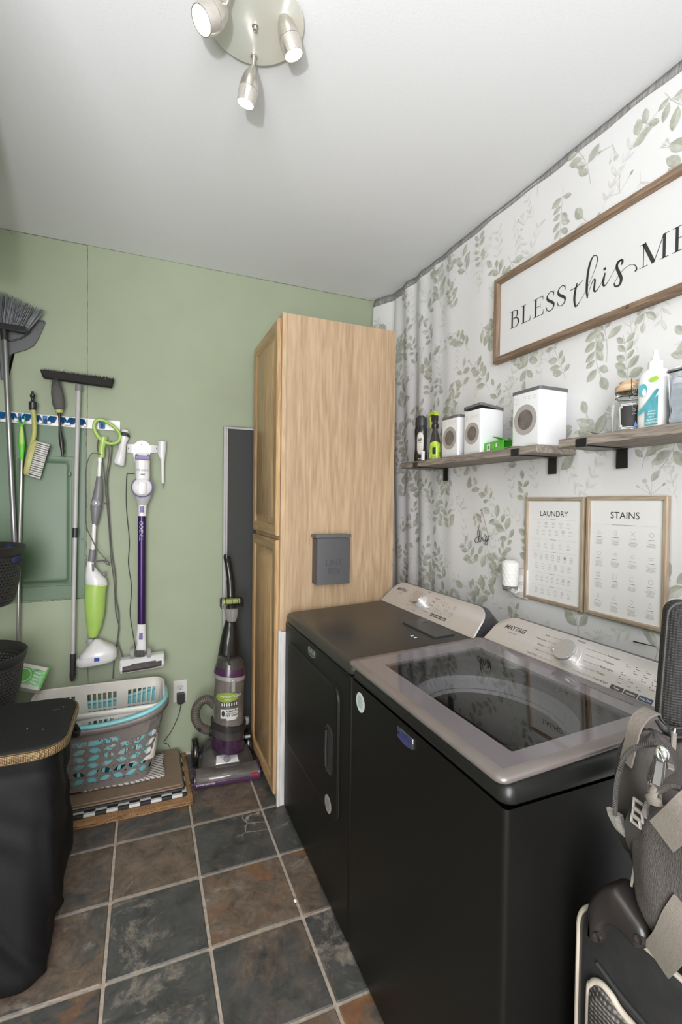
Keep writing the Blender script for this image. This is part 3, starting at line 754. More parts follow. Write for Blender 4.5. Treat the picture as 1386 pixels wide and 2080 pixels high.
# deck under the lid with the round mouth of the tub
TUB = Vector((0.845, 0.905, 0)); 
bm = NB()
sq = []; ci = []; n = 64
for i in range(n):
    a = 2*pi*i/n; dx, dy = cos(a), sin(a); hx, hy = (1.046-(XF+0.044))/2, (WY1-WY0-0.07)/2; cx, cy = (XF+0.044+1.046)/2, (WY0+WY1)/2
    k = min(hx/abs(dx) if abs(dx) > 1e-9 else 9, hy/abs(dy) if abs(dy) > 1e-9 else 9); sq.append(Vector((cx+dx*k, cy+dy*k, 0.888)))
    ci.append((dx, dy))
TC = Vector(((XF+0.044+1.046)/2, (WY0+WY1)/2, 0)); RR = 0.205
loft(bm, [sq, [Vector((TC.x+dx*RR, TC.y+dy*(RR+0.02), 0.880)) for dx, dy in ci], [Vector((TC.x+dx*(RR-.008), TC.y+dy*(RR+0.012), 0.868)) for dx, dy in ci]], False, False)
finish('deck', bm, mat('deck_black', (0.020, 0.020, 0.021), 0.35), wa, angle=60)
bm = NB()
def tr(r, z): return [Vector((TC.x+dx*r, TC.y+dy*(r+0.02), z)) for dx, dy in ci]
loft(bm, [tr(RR-.006, 0.874), tr(RR-0.010, 0.866), tr(RR-0.016, 0.862), tr(RR-0.036, 0.842), tr(RR-0.040, 0.835)], False, False)
finish('tub_ring', bm, mat('tub_ring_grey', (0.17, 0.172, 0.18), 0.35), wa, angle=60)
bm = NB()
loft(bm, [tr(RR-0.034, 0.846), tr(RR-0.030, 0.80), tr(RR-0.022, 0.62), tr(RR-0.022, 0.40), tr(0.06, 0.39), tr(0.045, 0.46), tr(0.02, 0.50)], False, True)
finish('drum', bm, mat('drum_steel', (0.045, 0.043, 0.042), 0.42, 0.6, var=0.25, scale=120), wa, angle=60)
# the lid
TAUPE = mat('lid_frame_taupe', (0.205, 0.178, 0.168), 0.28, 0.35)
MAUV = mat('lid_printed_border', (0.155, 0.138, 0.148), 0.06, 0.0, var=0.0, Specular_IOR_Level=0.8)
lx0, lx1, ly0, ly1 = 0.572, 1.072, WY0-0.008, WY1-0.012
lid = thing('_', None, None) if False else None
def lz(v, h): return Vector((v[0], v[1], tz_(v[0])+0.0075+h))
bm = NB()
def lr(i, h, r=0.022): return [lz(p, h) for p in rrect(lx0+i, lx1-i*0.4, ly0+i, ly1-i, max(r-i, .004), 6)]
def inner(h, e=0.0): return [lz(p, h) for p in rrect(0.652-e, 0.990+e, ly0+0.062-e, ly1-0.088+e, 0.006, 6)]
loft(bm, [inner(0.001), lr(0.004, 0.0), lr(0.0, 0.004), lr(0.0, 0.010), lr(0.004, 0.0135), lr(0.026, 0.0142)], False, False, 0)
ld = finish('lid', bm, TAUPE, wa, angle=60)
bm = NB()
loft(bm, [lr(0.026, 0.0142), inner(0.0142)], False, False); loft(bm, [inner(0.0142), inner(0.006)], False, False)
fixn(bm)
finish('printed_border', bm, MAUV, ld, angle=60)
bm = NB()
loft(bm, [inner(0.0142, -0.0005), inner(0.0102, -0.0005)])
fixn(bm)
finish('glass_pane', bm, coated_glass('tinted_glass', (0.86, 0.86, 0.87), 1.7), ld, smooth=False)
bm = NB(); text(bm, 'MAYTAG  commercial technology', 0.010, lambda v: lz((1.035-v[1], 0.80-v[0], 0), 0.0144), 0.0001)
finish('lid_printing', bm, PRINT, ld, smooth=False)
badge(wa, 0.990, 0.8285, True)
round_sticker(wa, 1.252, 0.812, 0.0285, True)
# ================================================================== RIGHT WALL: SIGN, PRINTS
WX = W-0.003
def wall_f(y, z, x=WX):      # u to the right along the wall (towards -y), v up, w out of the wall
    return lambda v: Vector((x-v[2], y-v[0], z+v[1]))
def frame(root, y0, z0, y1, z1, fw, dep, m, name='frame', x=WX, mh=None):
    """mitred picture frame, y0 > y1 (left to right), each side a rail of the same moulding"""
    f = wall_f(y0, z0, x); w, h = y0-y1, z1-z0; bm = NB()
    prof = [(0, 0), (0, dep*0.8), (fw*0.18, dep), (fw*0.8, dep), (fw, dep*0.62), (fw, 0)]
    L = [[f(Vector((a, b_, q))) for a, b_ in ((i, i), (w-i, i), (w-i, h-i), (i, h-i))] for i, q in prof]
    loft(bm, L, False, False)
    # separate the vertical rails by material so the grain runs along each one
    for fc in bm.faces:
        c = fc.calc_center_median(); du = min(y0-c.y, c.y-y1); dv = min(c.z-z0, z1-c.z)
        fc.material_index = 1 if (du < dv and mh) else 0
    fixn(bm)
    return finish(name, bm, [m]+([mh] if mh else []), root, angle=20)
WAL = wood('walnut_stain_y', (0.13, 0.085, 0.055), (0.30, 0.205, 0.135), 'Y', 1.6, 0.55)
WALZ = wood('walnut_stain_z', (0.13, 0.085, 0.055), (0.30, 0.205, 0.135), 'Z', 1.6, 0.55)
SIGNW = mat('sign_white', (0.70, 0.70, 0.71), 0.6, var=0.01)
sg_y0, sg_y1, sg_z0, sg_z1 = 1.640, 0.30, 2.003, 2.361
sgn = thing('framed_sign', 'long white BLESS this MESS sign in a brown wooden frame high on the wall', 'sign', (W, 0.97, 2.0))
frame(sgn, sg_y0, sg_z0, sg_y1, sg_z1, 0.027, 0.030, WAL, mh=WALZ)
bm = NB(); box(bm, WX-0.012, WX-0.004, sg_y1+0.02, sg_y0-0.02, sg_z0+0.02, sg_z1-0.02)
pn = finish('panel', bm, SIGNW, sgn)
bm = NB(); kp = U(1276, 636, 'x', W-0.03); lathe(bm, [(0.006, 0), (0.004, 0.0012)], (WX-0.0300, kp.y, sg_z0+0.014), (-1, 0, 0), 12)
finish('knot', bm, mat('knot_brown', (0.13, 0.06, 0.03), 0.6), sgn)
# lettering
LET = NB(); LX = WX-0.012
def sf(v): return Vector((LX-0.0004-v[2], v[0], v[1]))      # plain (y,z)
def letter(ch, yl, w, zb=2.1255, h=0.0705):
    """engraved-style roman capitals drawn with thick and thin strokes; yl left edge, w width"""
    def P(u, v): return (yl-u*w, zb+v*h)
    def S_(pts, ws, k=6, sm=True):
        n = len(pts)
        if sm:
            q = spline([Vector((a, b_, t)) for (a, b_), t in zip(pts, ws)], k); pp = [P(a.x, a.y) for a in q]; ww = [max(.0006, a.z) for a in q]
        else: pp = [P(*a) for a in pts]; ww = ws
        ribbon(LET, pp, ww, sf)
    T, t = 0.0088, 0.0018
    if ch == 'B':
        S_([(.22, 0), (.22, 1)], [T, T], sm=False); S_([(0, .985), (.5, .985)], [t, t], sm=False); S_([(0, .015), (.5, .015)], [t, t], sm=False)
        S_([(.45, .985), (.72, .93), (.80, .76), (.70, .59), (.3, .53)], [t, t*2.2, T, t*2, t]); S_([(.3, .53), (.75, .50), (.93, .27), (.78, .06), (.45, .015)], [t, t*2.4, T*1.05, t*2.2, t])
    if ch == 'L':
        S_([(.25, 0), (.25, 1)], [T, T], sm=False); S_([(0, .985), (.52, .985)], [t, t], sm=False); S_([(0, .015), (.95, .015)], [t, t*1.3], sm=False); S_([(.93, .015), (1.0, .27)], [t*2.2, t*.6], sm=False)
    if ch == 'E':
        S_([(.23, 0), (.23, 1)], [T, T], sm=False); S_([(0, .985), (.9, .985)], [t, t*1.3], sm=False); S_([(.90, .99), (.93, .78)], [t*2.2, t*.6], sm=False)
        S_([(.23, .52), (.68, .52)], [t, t], sm=False); S_([(.68, .66), (.68, .38)], [t*.7, t*.7], sm=False); S_([(0, .015), (.95, .015)], [t, t*1.3], sm=False); S_([(.93, .015), (1.0, .27)], [t*2.2, t*.6], sm=False)
    if ch == 'S':
        S_([(.86, .74), (.80, .90), (.52, 1.0), (.22, .90), (.14, .74), (.30, .58), (.62, .44), (.86, .28), (.78, .08), (.48, 0), (.20, .08), (.08, .27)], [t*.8, t*1.6, t*1.5, t*2.4, T*.9, T*1.1, T*1.1, T*.95, t*2.4, t*1.5, t*1.5, t*.8])
        S_([(.86, .99), (.86, .72)], [t*.6, t*1.3], sm=False); S_([(.08, .01), (.08, .29)], [t*.6, t*1.3], sm=False)
    if ch == 'M':
        S_([(.14, 0), (.14, 1)], [t*1.3, t*1.3], sm=False); S_([(.15, 1.0), (.49, .02)], [T*1.25, T*1.25], sm=False); S_([(.50, 0), (.82, 1)], [t*1.2, t*1.2], sm=False)
        S_([(.84, 0), (.84, 1)], [T, T], sm=False)
        for a in (.0, .70): S_([(a, .015), (a+.29, .015)], [t, t], sm=False)
        S_([(0, .985), (.18, .985)], [t, t], sm=False); S_([(.80, .985), (1.0, .985)], [t, t], sm=False)
for ch, yl, w in (('B', 1.553, 0.050), ('L', 1.492, 0.050), ('E', 1.428, 0.052), ('S', 1.366, 0.044), ('S', 1.315, 0.044), ('M', 1.000, 0.088), ('E', 0.903, 0.055), ('S', 0.837, 0.046), ('S', 0.784, 0.046)): letter(ch, yl, w)
def Z7(x, y, off=0.015): p = U(1000+x*.2785, 330+y*.2785, 'x', W-off); return (p.y, p.z)
def script_stroke(px, ws):
    q = spline([Vector((x, y, w)) for (x, y), w in zip(px, ws)], 8)
    pp = [Z7(a.x, a.y) for a in q]; ribbon(LET, pp, [max(0.0008, a.z) for a in q], sf, 0.0002)
a, b_, c3 = 0.0016, 0.0045, 0.0092
script_stroke([(568, 936), (618, 908), (668, 856)], [a, b_*.8, a])
script_stroke([(622, 880), (608, 940), (602, 1000), (612, 1050), (650, 1000), (695, 915), (745, 800), (770, 715), (764, 682), (740, 685), (715, 740), (698, 830), (692, 930), (697, 990)], [b_, c3, c3, b_*1.3, a, a, a, b_*.8, a*1.5, b_, c3*.9, c3, c3, b_])
script_stroke([(697, 990), (712, 930), (738, 862), (752, 858), (748, 900), (745, 930), (760, 938), (795, 885), (822, 812)], [a, a, b_*.8, c3*.7, c3*.8, c3*.8, b_, a, a*1.2])
script_stroke([(826, 805), (815, 855), (812, 888), (826, 897), (856, 855), (900, 775), (940, 712), (954, 722), (945, 748)], [b_, c3*.9, c3*.9, b_, a, a, b_, c3*.8, b_])
script_stroke([(948, 712), (922, 725), (912, 765), (930, 810), (944, 850), (930, 893), (900, 903), (892, 880)], [b_, c3*.8, c3, c3*1.1, c3*1.1, c3*.8, b_, b_*.9])
script_stroke([(895, 875), (930, 820), (970, 772), (1015, 745), (1045, 750), (1056, 775), (1046, 796)], [a, a, a*.9, a*.9, a*1.3, b_*1.1, b_*1.4])
pc = Z7(823, 777); ribbon(LET, [(pc[0]+.0045, pc[1]), (pc[0]-.0045, pc[1])], [0.009, 0.009], sf)
finish('lettering', LET, INK, pn, smooth=False)

OAKP = wood('light_oak_y', (0.25, 0.185, 0.125), (0.47, 0.37, 0.275), 'Y', 2.0, 0.6)
OAKPZ = wood('light_oak_z', (0.25, 0.185, 0.125), (0.47, 0.37, 0.275), 'Z', 2.0, 0.6)
PAPER = mat('print_paper', (0.78, 0.77, 0.77), 0.6, var=0.008)
GINK = mat('grey_ink', (0.16, 0.155, 0.15), 0.7); LINK_ = mat('light_ink', (0.40, 0.39, 0.385), 0.7)
def wall_print(y0, y1, z0, z1, title, label, kind):
    root = thing('framed_print', label, 'poster', (W, (y0+y1)/2, z0))
    frame(root, y0, z0, y1, z1, 0.0135, 0.016, OAKP, mh=OAKPZ)
    bm = NB(); box(bm, WX-0.008, WX-0.003, y1+.01, y0-.01, z0+.01, z1-.01)
    pp = finish('sheet', bm, PAPER, root)
    w, h = y0-y1, z1-z0; f = wall_f(y0, z1, WX-0.008); bm = NB(); rp = random.Random(len(title)+3)
    def ff(v): return f(Vector((v[0], v[1], v[2]+0.0003)))
    def line(u0, u1, v, t=0.0005, mi=2): poly(bm, [(u0, v-t/2), (u1, v-t/2), (u1, v+t/2), (u0, v+t/2)], 0, 0.00008, ff, mi)
    def rb(p, t=0.0007, mi=1): ribbon(bm, p, t, ff, 0, 0.0001, mi)
    text(bm, title, 0.031 if kind else 0.0285, lambda v: ff(v+Vector((w/2, -0.062, 0))), 0.0001, 0)
    def icon(u, v, s, k):
        t = 0.0006
        if k == 'tub': rb([(u-s, v+s*.7), (u-s*.7, v-s*.7), (u+s*.7, v-s*.7), (u+s, v+s*.7)], t); rb([(u-s*.9, v+s*.4), (u-s*.3, v+s*.2), (u+s*.3, v+s*.4), (u+s*.9, v+s*.3)], t)
        if k == 'tri': rb([(u-s, v-s*.7), (u, v+s), (u+s, v-s*.7), (u-s, v-s*.7)], t)
        if k == 'sq': rb([(u-s, v-s), (u+s, v-s), (u+s, v+s), (u-s, v+s), (u-s, v-s-.0003)], t)
        if k == 'sqo': icon(u, v, s, 'sq'); icon(u, v, s*.8, 'o')
        if k == 'o': rb([(u+s*cos(2*pi*i/14), v+s*sin(2*pi*i/14)) for i in range(15)], t)
        if k == 'dot': icon(u, v, s, 'sqo'); rb([(u-s*.5, v), (u+s*.5, v)], s)
        if k == 'iron': rb([(u-s, v-s*.6), (u+s, v-s*.6), (u+s*.7, v+s*.2), (u-s*.4, v+s*.2), (u-s, v-s*.6)], t); rb([(u-s*.3, v+s*.7), (u+s*.7, v+s*.7)], t)
        if k == 'bottle': rb([(u-s*.5, v-s), (u+s*.5, v-s), (u+s*.5, v+s*.3), (u+s*.2, v+s), (u-s*.2, v+s), (u-s*.5, v+s*.3), (u-s*.5, v-s)], t)
        if k == 'x': rb([(u-s, v-s), (u+s, v+s)], t); rb([(u-s, v+s), (u+s, v-s)], t)
    def cap(u, v, n=2, wd=0.010):
        for i in range(n): 
            q = wd*rp.uniform(.6, 1); line(u-q, u+q, v-0.0026*i, 0.0009, 2)
    if not kind:
        rows = [(-0.098, 5, 'tub', .030, .026), (-0.126, 6, 'tub', .026, .0), (-0.175, 5, 'tri', .03, .0), (-0.221, 7, 'sqo', .024, .0), (-0.256, 6, 'sq', .026, 0), (-0.302, 7, 'iron', .0215, 0), (-0.350, 6, 'o', .0265, 0)]
        for v, n, k, du, _ in rows:
            for i in range(n):
                u = w/2+(i-(n-1)/2)*du*1.15; kk = 'dot' if (k == 'sqo' and i == 5) else k
                icon(u, v, 0.0058, kk)
                if rp.random() < .3: icon(u, v, 0.0055, 'x')
                cap(u, v-0.0115, 2, 0.008)
        for v in (-0.083, -0.158, -0.204, -0.286, -0.334): 
            line(0.035, w/2-0.022, v, 0.0004); line(w/2+0.022, w-0.035, v, 0.0004); line(w/2-.014, w/2+.014, v, 0.0012, 1)
    else:
        line(0.03, w/2-0.05, -0.092, 0.0004); line(w/2+0.05, w-0.03, -0.092, 0.0004); line(w/2-.044, w/2+.044, -0.092, 0.0012, 1)
        ks = ['tri', 'bottle', 'x', 'o', 'o', 'iron', 'tri', 'tub', 'sqo', 'sq', 'sq', 'o', 'bottle', 'tri', 'bottle', 'bottle']
        for r in range(4):
            for q in range(4):
                u = 0.048+q*(w-0.096)/3; v = -0.118-r*0.0705
                icon(u, v, 0.0068, ks[r*4+q]); line(u-.010, u+.010, v-.0155, 0.0014, 1); line(u-.017, u+.017, v-.021, 0.0003)
                for i in range(rp.choice([4, 5, 6])): qd = 0.0155*rp.uniform(.55, 1); line(u-qd, u+qd, v-.0262-.0033*i, 0.0011, 2)
    finish('printing', bm, [INK, GINK, LINK_], pp, smooth=False)
wall_print(1.4475, 1.1765, 1.033, 1.430, 'LAUNDRY', 'LAUNDRY care symbols print in a thin light oak frame, left of the STAINS print', 0)
wall_print(1.1675, 0.8955, 1.033, 1.4325, 'STAINS', 'STAINS removal chart print in a thin light oak frame', 1)

# wire word hanging from twine
dw = thing('wire_word_sign', 'small black wire word dry hanging by twine on the leaf wallpaper', 'sign', (W, 1.72, 1.24))
def D2(x, y, off=0.012): return U(940+x*.3218, 980+y*.3217, 'x', W-off)
bm = NB()
D5 = lambda x, y, off=0.012: U(830+x*.1876, 950+y*.1876, 'x', W-off)
for pts in ([(766, 742), (745, 752), (724, 775), (722, 800), (740, 813), (760, 790), (770, 740), (768, 695), (758, 672), (750, 700), (756, 760), (768, 802), (782, 800), (790, 768), (797, 752), (806, 766), (812, 796), (826, 796), (838, 765), (845, 735)],
            [(845, 735), (836, 785), (847, 800), (860, 765), (867, 732), (862, 780), (856, 825), (842, 840), (828, 824), (842, 798), (866, 770), (878, 786)]):
    tube(bm, spline([D5(*p) for p in pts], 5), 0.0014, 6)
finish('wire_word', bm, INK, dw)
bm = NB()
for q in ((762, 680), (864, 735)): tube(bm, [D5(797, 460, 0.006), D5(*q)], 0.0008, 5)
finish('twine', bm, mat('twine', (0.25, 0.17, 0.10), 0.9), dw)
bm = NB(); lathe(bm, [(0.003, 0), (0.003, 0.006), (0.001, 0.007)], D5(797, 460, 0.008), (-1, 0, 0), 8)
finish('nail', bm, STEEL, dw)

# outlet plate and wax warmer
def plate(name, y, z, w, h, m, label, duplex=True):
    r = thing(name, label, 'outlet', (W, y, z-h/2)); f = wall_f(y, z, WX-0.008)
    bm = NB(); slab(bm, -w/2, w/2, -h/2, h/2, -0.006, 0.005, 0.004, 0.003, f=f); finish('cover_plate', bm, m, r)
    return r, f
CREAM = mat('cream_plastic', (0.66, 0.64, 0.60), 0.35)
o1, f1_ = plate('wall_outlet', 1.467, 1.085, 0.075, 0.118, CREAM, 'white wall outlet plate behind the wax warmer, left of the LAUNDRY print')
bm = NB(); 
for dv in (0.02, -0.02): slab(bm, -0.016, 0.016, dv-0.013, dv+0.013, 0.0045, 0.0065, 0.008, 0.0008, f=f1_)
finish('socket', bm, WHITEPL, o1)
wm = thing('wax_warmer', 'small white plug-in wax warmer with diamond facets beside the LAUNDRY print', 'wax warmer', (W-0.05, 1.50, 1.04))
c0 = U(1037, 1170, 'x', W-0.055); bm = NB()
rows = 6; nn = 12; L = []
for k in range(rows+1):
    z = 1.078+k*0.0145; r = 0.0300+0.0052*k/rows
    L.append([Vector((c0.x+r*cos(2*pi*(i+0.5*(k % 2))/nn), c0.y+r*sin(2*pi*(i+0.5*(k % 2))/nn), z)) for i in range(nn)])
vl = [[bm.verts.new(p) for p in lp] for lp in L]
for k in range(rows):
    for i in range(nn):
        j = (i+1) % nn
        if k % 2 == 0: tr_ = ((vl[k][i], vl[k][j], vl[k+1][i]), (vl[k][j], vl[k+1][j], vl[k+1][i]))
        else: tr_ = ((vl[k][i], vl[k][j], vl[k+1][j]), (vl[k][i], vl[k+1][j], vl[k+1][i]))
        for t in tr_: bm.faces.new(t)
bm.faces.new(vl[0][::-1])
finish('faceted_shade', bm, mat('porcelain', (0.80, 0.79, 0.78), 0.35, var=0.0), wm, smooth=False)
bm = NB(); lathe(bm, [(0.0350, 0.0), (0.0352, 0.006), (0.030, 0.008), (0.022, 0.014), (0.012, 0.012), (0.002, 0.011)], (c0.x, c0.y, 1.078+0.087), n=28)
finish('wax_dish', bm, mat('porcelain2', (0.82, 0.81, 0.80), 0.3), wm)
bm = NB(); lathe(bm, [(0.020, -0.022), (0.029, -0.018), (0.031, 0.0)], (c0.x, c0.y, 1.077), n=24)
finish('glass_base', bm, glass('cloudy_glass', (0.9, 0.9, 0.88), 0.15, 1.3), wm)
bm = NB(); tube(bm, [(c0.x, c0.y, 1.062), (c0.x+0.02, c0.y-0.008, 1.052), (W-0.016, 1.478, 1.058)], 0.010, 10)
finish('plug', bm, WHITEPL, wm)
# dark slit in the fabric by the bag
p = RW(1318, 1308); bm = NB()
ribbon(bm, [(0.035, 0.002), (0.0, 0.0), (-0.04, -0.002)], [0.001, 0.004, 0.0045], wall_f(p.y, p.z, W-0.0125), 0, 0.0003)
tag(finish('fabric_slit', bm, INK, smooth=False), 'thin dark slit cut in the wallpaper below the STAINS print', 'slit')

# ================================================================== SHELVES
SHW = wood('grey_washed_wood_y', (0.115, 0.092, 0.075), (0.33, 0.285, 0.245), 'Y', 2.6, 0.6, 1.0)
SHL = wood('grey_washed_edge', (0.10, 0.08, 0.065), (0.36, 0.315, 0.275), 'Y', 3.2, 0.6, 0.6)
BRK = mat('bracket_black', (0.012, 0.012, 0.013), 0.35)
ZS = 1.606; SX0 = 1.216
def shelf(y0, y1, label, brs, dz=0.0):
    r = thing('floating_shelf', label, 'shelf', (1.31, (y0+y1)/2, ZS-0.028+dz), 'grey wood shelves on the leaf wallpaper')
    del r['group']
    bm = NB(); box(bm, SX0, W-0.012, y0, y1, ZS-0.028+dz, ZS+dz)
    for fc in bm.faces:
        n = fc.normal if fc.normal.length else fc.calc_center_median(); fc.material_index = 0
    finish('board', bm, [SHW], r, bevel=0.0015, seg=1)
    for yb in brs:
        b = NB(); w = 0.020; zt = ZS-0.028+dz
        def strap(pts, wd=w):
            A = [Vector((x, yb-wd, z)) for x, z in pts]; B_ = [Vector((x, yb+wd, z)) for x, z in pts]
            loft(b, [A, B_], closed=True)
        t = 0.004
        strap([(SX0-t, zt+0.022), (SX0-0.0004, zt+0.022), (SX0-0.0004, zt-0.0004), (W-0.016, zt-0.0004), (W-0.016, zt-0.062), (W-0.020, zt-0.062), (W-0.020, zt-0.0045), (SX0-t, zt-0.0045)])
        fixn(b)
        finish('bracket', b, BRK, r, bevel=0.002, seg=2)
    return r
shelf(1.219, 2.126, 'grey wood shelf nearer the cabinet, holding three white laundry tins', (1.315, 1.985))
shelf(0.23, 1.128, 'grey wood shelf at the photo edge, holding the glass jar and white bottles', (1.04, 0.32), 0.004)

# three tins that look like washing machines
TINW = mat('tin_white', (0.77, 0.78, 0.80), 0.28, var=0.0); TINL = mat('tin_grey_lid', (0.12, 0.12, 0.125), 0.4)
def tin(y1, y0, x0, x1, h, label, open_lid=False, lidtilt=0.0, rot=0.0):
    """y1 far, y0 near; front looks to -x"""
    r = thing('laundry_tin', label, 'tin', ((x0+x1)/2, (y0+y1)/2, ZS)); zb, zt = ZS+0.0005, ZS+h
    M = Matrix.Translation(((x0+x1)/2, (y0+y1)/2, 0)) @ Matrix.Rotation(rot, 4, 'Z') @ Matrix.Translation((-(x0+x1)/2, -(y0+y1)/2, 0))
    bm = NB(); L = [[Vector((x, y, z)) for x, y in rrect(x0+i, x1-i, y0+i, y1-i, 0.010, 5)] for i, z in ((0.002, zb), (0, zb+.002), (0, zt), (0.0012, zt), (0.0012, zb+0.01))]
    loft(bm, L); bd = finish('body', bm, TINW, r, angle=50, M=M)
    wy = y1-y0; yc = (y0+y1)/2; zc = zb+h*0.47; R = wy*0.40
    bm = NB(); lathe(bm, [(R, 0), (R, 0.0006), (R*0.66, 0.0006)], (x0-0.0002, yc, zc), (-1, 0, 0), 40, 0, caps=False)
    lathe(bm, [(R*0.66, 0.0005), (0.0005, 0.0005)], (x0-0.0002, yc, zc), (-1, 0, 0), 40, 1, caps=False)
    f = PL((x0-0.0006, y1, zt), (0, -1, 0), (0, 0, 1)); sg = 1 if f(Vector((0, 0, 1))).x < x0-.0006 else -1
    fb = lambda v: f(Vector((v[0], v[1], v[2]*sg)))
    def ringp(u, v, rr, t=0.0009): ribbon(bm, [(u+rr*cos(2*pi*i/20), v+rr*sin(2*pi*i/20)) for i in range(21)], t, fb, 0, 0.0001, 2)
    ringp(wy*.17, -h*.16, wy*.09); ribbon(bm, [(wy*.17, -h*.16-wy*.06), (wy*.17, -h*.16+wy*.06)], 0.001, fb, 0, 0.0001, 2)
    for k in range(3): ringp(wy*(.47+.17*k), -h*.15, wy*.045)
    finish('porthole_print', bm, [mat('print_ring_taupe', (0.36, 0.33, 0.315), 0.35), mat('print_window', (0.13, 0.115, 0.105), 0.35, var=.3, scale=25), LINK_], bd, smooth=False, M=M)
    LM = M
    if lidtilt: 
        piv = Vector((x1, y1, zt)); LM = M @ Matrix.Translation(piv) @ Matrix.Rotation(lidtilt, 4, Vector((0, -0.35, 1)).cross(Vector((0, 0, 1))) if False else Vector((0.25, -1, 0)).normalized()) @ Matrix.Translation(-piv) @ Matrix.Translation((-0.004, -0.003, 0.002))
    bm = NB(); L = [[Vector((x, y, z)) for x, y in rrect(x0-i, x1+i, y0-i, y1+i, 0.011, 5)] for i, z in ((0.0010, zt-0.010), (0.0018, zt-0.010), (0.0018, zt+0.001), (-0.002, zt+0.0025))]
    loft(bm, L, c0=False); box(bm, x0+.004, x1-.004, y0+.004, y1-.004, zt-0.004, zt)
    finish('lid', bm, TINL, r, angle=50, M=LM)
    return r
tin(1.362, 1.229, 1.238, 1.368, 0.200, 'largest white laundry tin with grey lid and porthole print, nearest the shelf end')
tin(1.642, 1.530, 1.236, 1.352, 0.178, 'middle white laundry tin with its grey lid sitting ajar', lidtilt=radians(-8))
tin(1.815, 1.690, 1.245, 1.340, 0.180, 'narrow white laundry tin with closed lid, farthest of the three tins')

# black scent booster bottle
bt = thing('scent_bottle', 'black scent booster bottle with white oval UN label at far shelf end', 'bottle', (1.29, 2.03, ZS))
cx, cy = 1.285, 2.050
bm = NB()
prof = [(0.036, 0.0), (0.0385, 0.004), (0.0375, 0.03), (0.034, 0.07), (0.0345, 0.11), (0.0375, 0.150), (0.0375, 0.165), (0.033, 0.182)]
lathe(bm, prof, (cx, cy, ZS+.0005), n=32, sq=(0.8, 1.0), side=(1, 0, 0))
bo = finish('body', bm, mat('bottle_black', (0.022, 0.022, 0.024), 0.25), bt)
bm = NB(); lathe(bm, [(0.031, 0.180), (0.0325, 0.186), (0.0325, 0.215), (0.031, 0.224), (0.020, 0.226), (0.019, 0.233), (0.010, 0.236)], (cx, cy, ZS), n=28, sq=(0.85, 1.0), side=(1, 0, 0))
finish('cap', bm, mat('cap_charcoal', (0.035, 0.035, 0.038), 0.4), bt)
bm = NB()
def onb(v, r=0.0375):      # wrap on the bottle, centre of the label looks at the camera side
    a = atan2(-0.70, -0.70)+v[0]/r; zz = 0.095+v[1]; k = 0
    rr = 0.0345+0.003*abs(zz-0.09)/0.06+0.0006+v[2]
    return Vector((cx+rr*0.8*cos(a), cy+rr*sin(a), ZS+zz))
out = [(0.0185*cos(2*pi*i/28)*(1 if True else 1), 0.052*abs(sin(2*pi*i/28))**0.7*(1 if sin(2*pi*i/28) >= 0 else -1)) for i in range(28)]
def band(bm, out, r0, mi):
    c = [bm.verts.new(onb(Vector((x*k, y*k, r0)))) for k in (1.0, 0.66, 0.33) for x, y in out]; n = len(out); ce = bm.verts.new(onb(Vector((0, 0, r0))))
    for q in range(2):
        for i in range(n): bm.faces.new((c[q*n+i], c[q*n+(i+1) % n], c[(q+1)*n+(i+1) % n], c[(q+1)*n+i])).material_index = mi
    for i in range(n): bm.faces.new((c[2*n+i], c[2*n+(i+1) % n], ce)).material_index = mi
band(bm, [(x*1.2, y*1.1) for x, y in out], 0.0, 3); band(bm, out, 0.0004, 0)
text(bm, 'un', 0.027, lambda v: onb(Vector((v[0], v[1]+0.018, 0.0010))), 0, 1, bold=0.03)
text(bm, 'stopables', 0.0065, lambda v: onb(Vector((v[0], v[1]+0.004, 0.0010))), 0, 1)
text(bm, '1.21', 0.009, lambda v: onb(Vector((v[0]-0.004, v[1]-0.007, 0.0010))), 0, 2)
for k in range(5): ribbon(bm, [(-0.012, -0.016-0.005*k), (0, -0.016-0.005*k), (0.012, -0.016-0.005*k)], 0.0014, lambda v: onb(Vector((v[0], v[1], 0.0010))), 0, 0, 2)
text(bm, 'BLISS', 0.009, lambda v: onb(Vector((v[0], v[1]-0.078, 0.0012))), 0, 4)
finish('label', bm, [mat('label_cream', (0.62, 0.58, 0.53), 0.4), INK, LINK_, mat('label_ring', (0.30, 0.29, 0.28), 0.3), WHITEINK], bo, smooth=False)

# green spray bottle
sb = thing('spray_bottle', 'dark trigger spray bottle with lime green label and nozzle', 'spray bottle', (1.29, 1.90, ZS))
cx2, cy2 = 1.285, 1.925
bm = NB(); lathe(bm, [(0.030, 0), (0.034, 0.004), (0.036, 0.03), (0.034, 0.06), (0.027, 0.10), (0.018, 0.132), (0.0145, 0.145), (0.0145, 0.16)], (cx2, cy2, ZS+.0005), n=28, sq=(0.75, 1.0), side=(1, 0, 0))
bo = finish('body', bm, glass('dark_amber_plastic', (0.05, 0.045, 0.04), 0.12, alpha=0.92), sb)
bm = NB()
def ons(v, r=0.036):
    a = atan2(-0.75, -0.65)+v[0]/r; zz = 0.045+v[1]; rr = 0.0362-0.00*zz-max(0, zz-0.06)*0.19+0.0008+v[2]
    return Vector((cx2+rr*0.76*cos(a), cy2+rr*sin(a), ZS+zz))
vs = grid(bm, 14, 8, lambda u, v: ons(Vector(((u-.5)*0.070, (v-.5)*0.075+0.008*sin(u*pi)*v, 0))))
finish('label', bm, mat('lime_label', (0.40, 0.58, 0.06), 0.3, var=0.45, scale=38, detail=1.0), bo)
bm = NB(); 
vs = grid(bm, 6, 8, lambda u, v: ons(Vector(((u-.5)*0.018-0.004, (v-.5)*0.032, 0.0008))))
finish('label_emblem', bm, mat('emblem_black', (0.03, 0.035, 0.03), 0.3, var=.5, scale=90), bo)
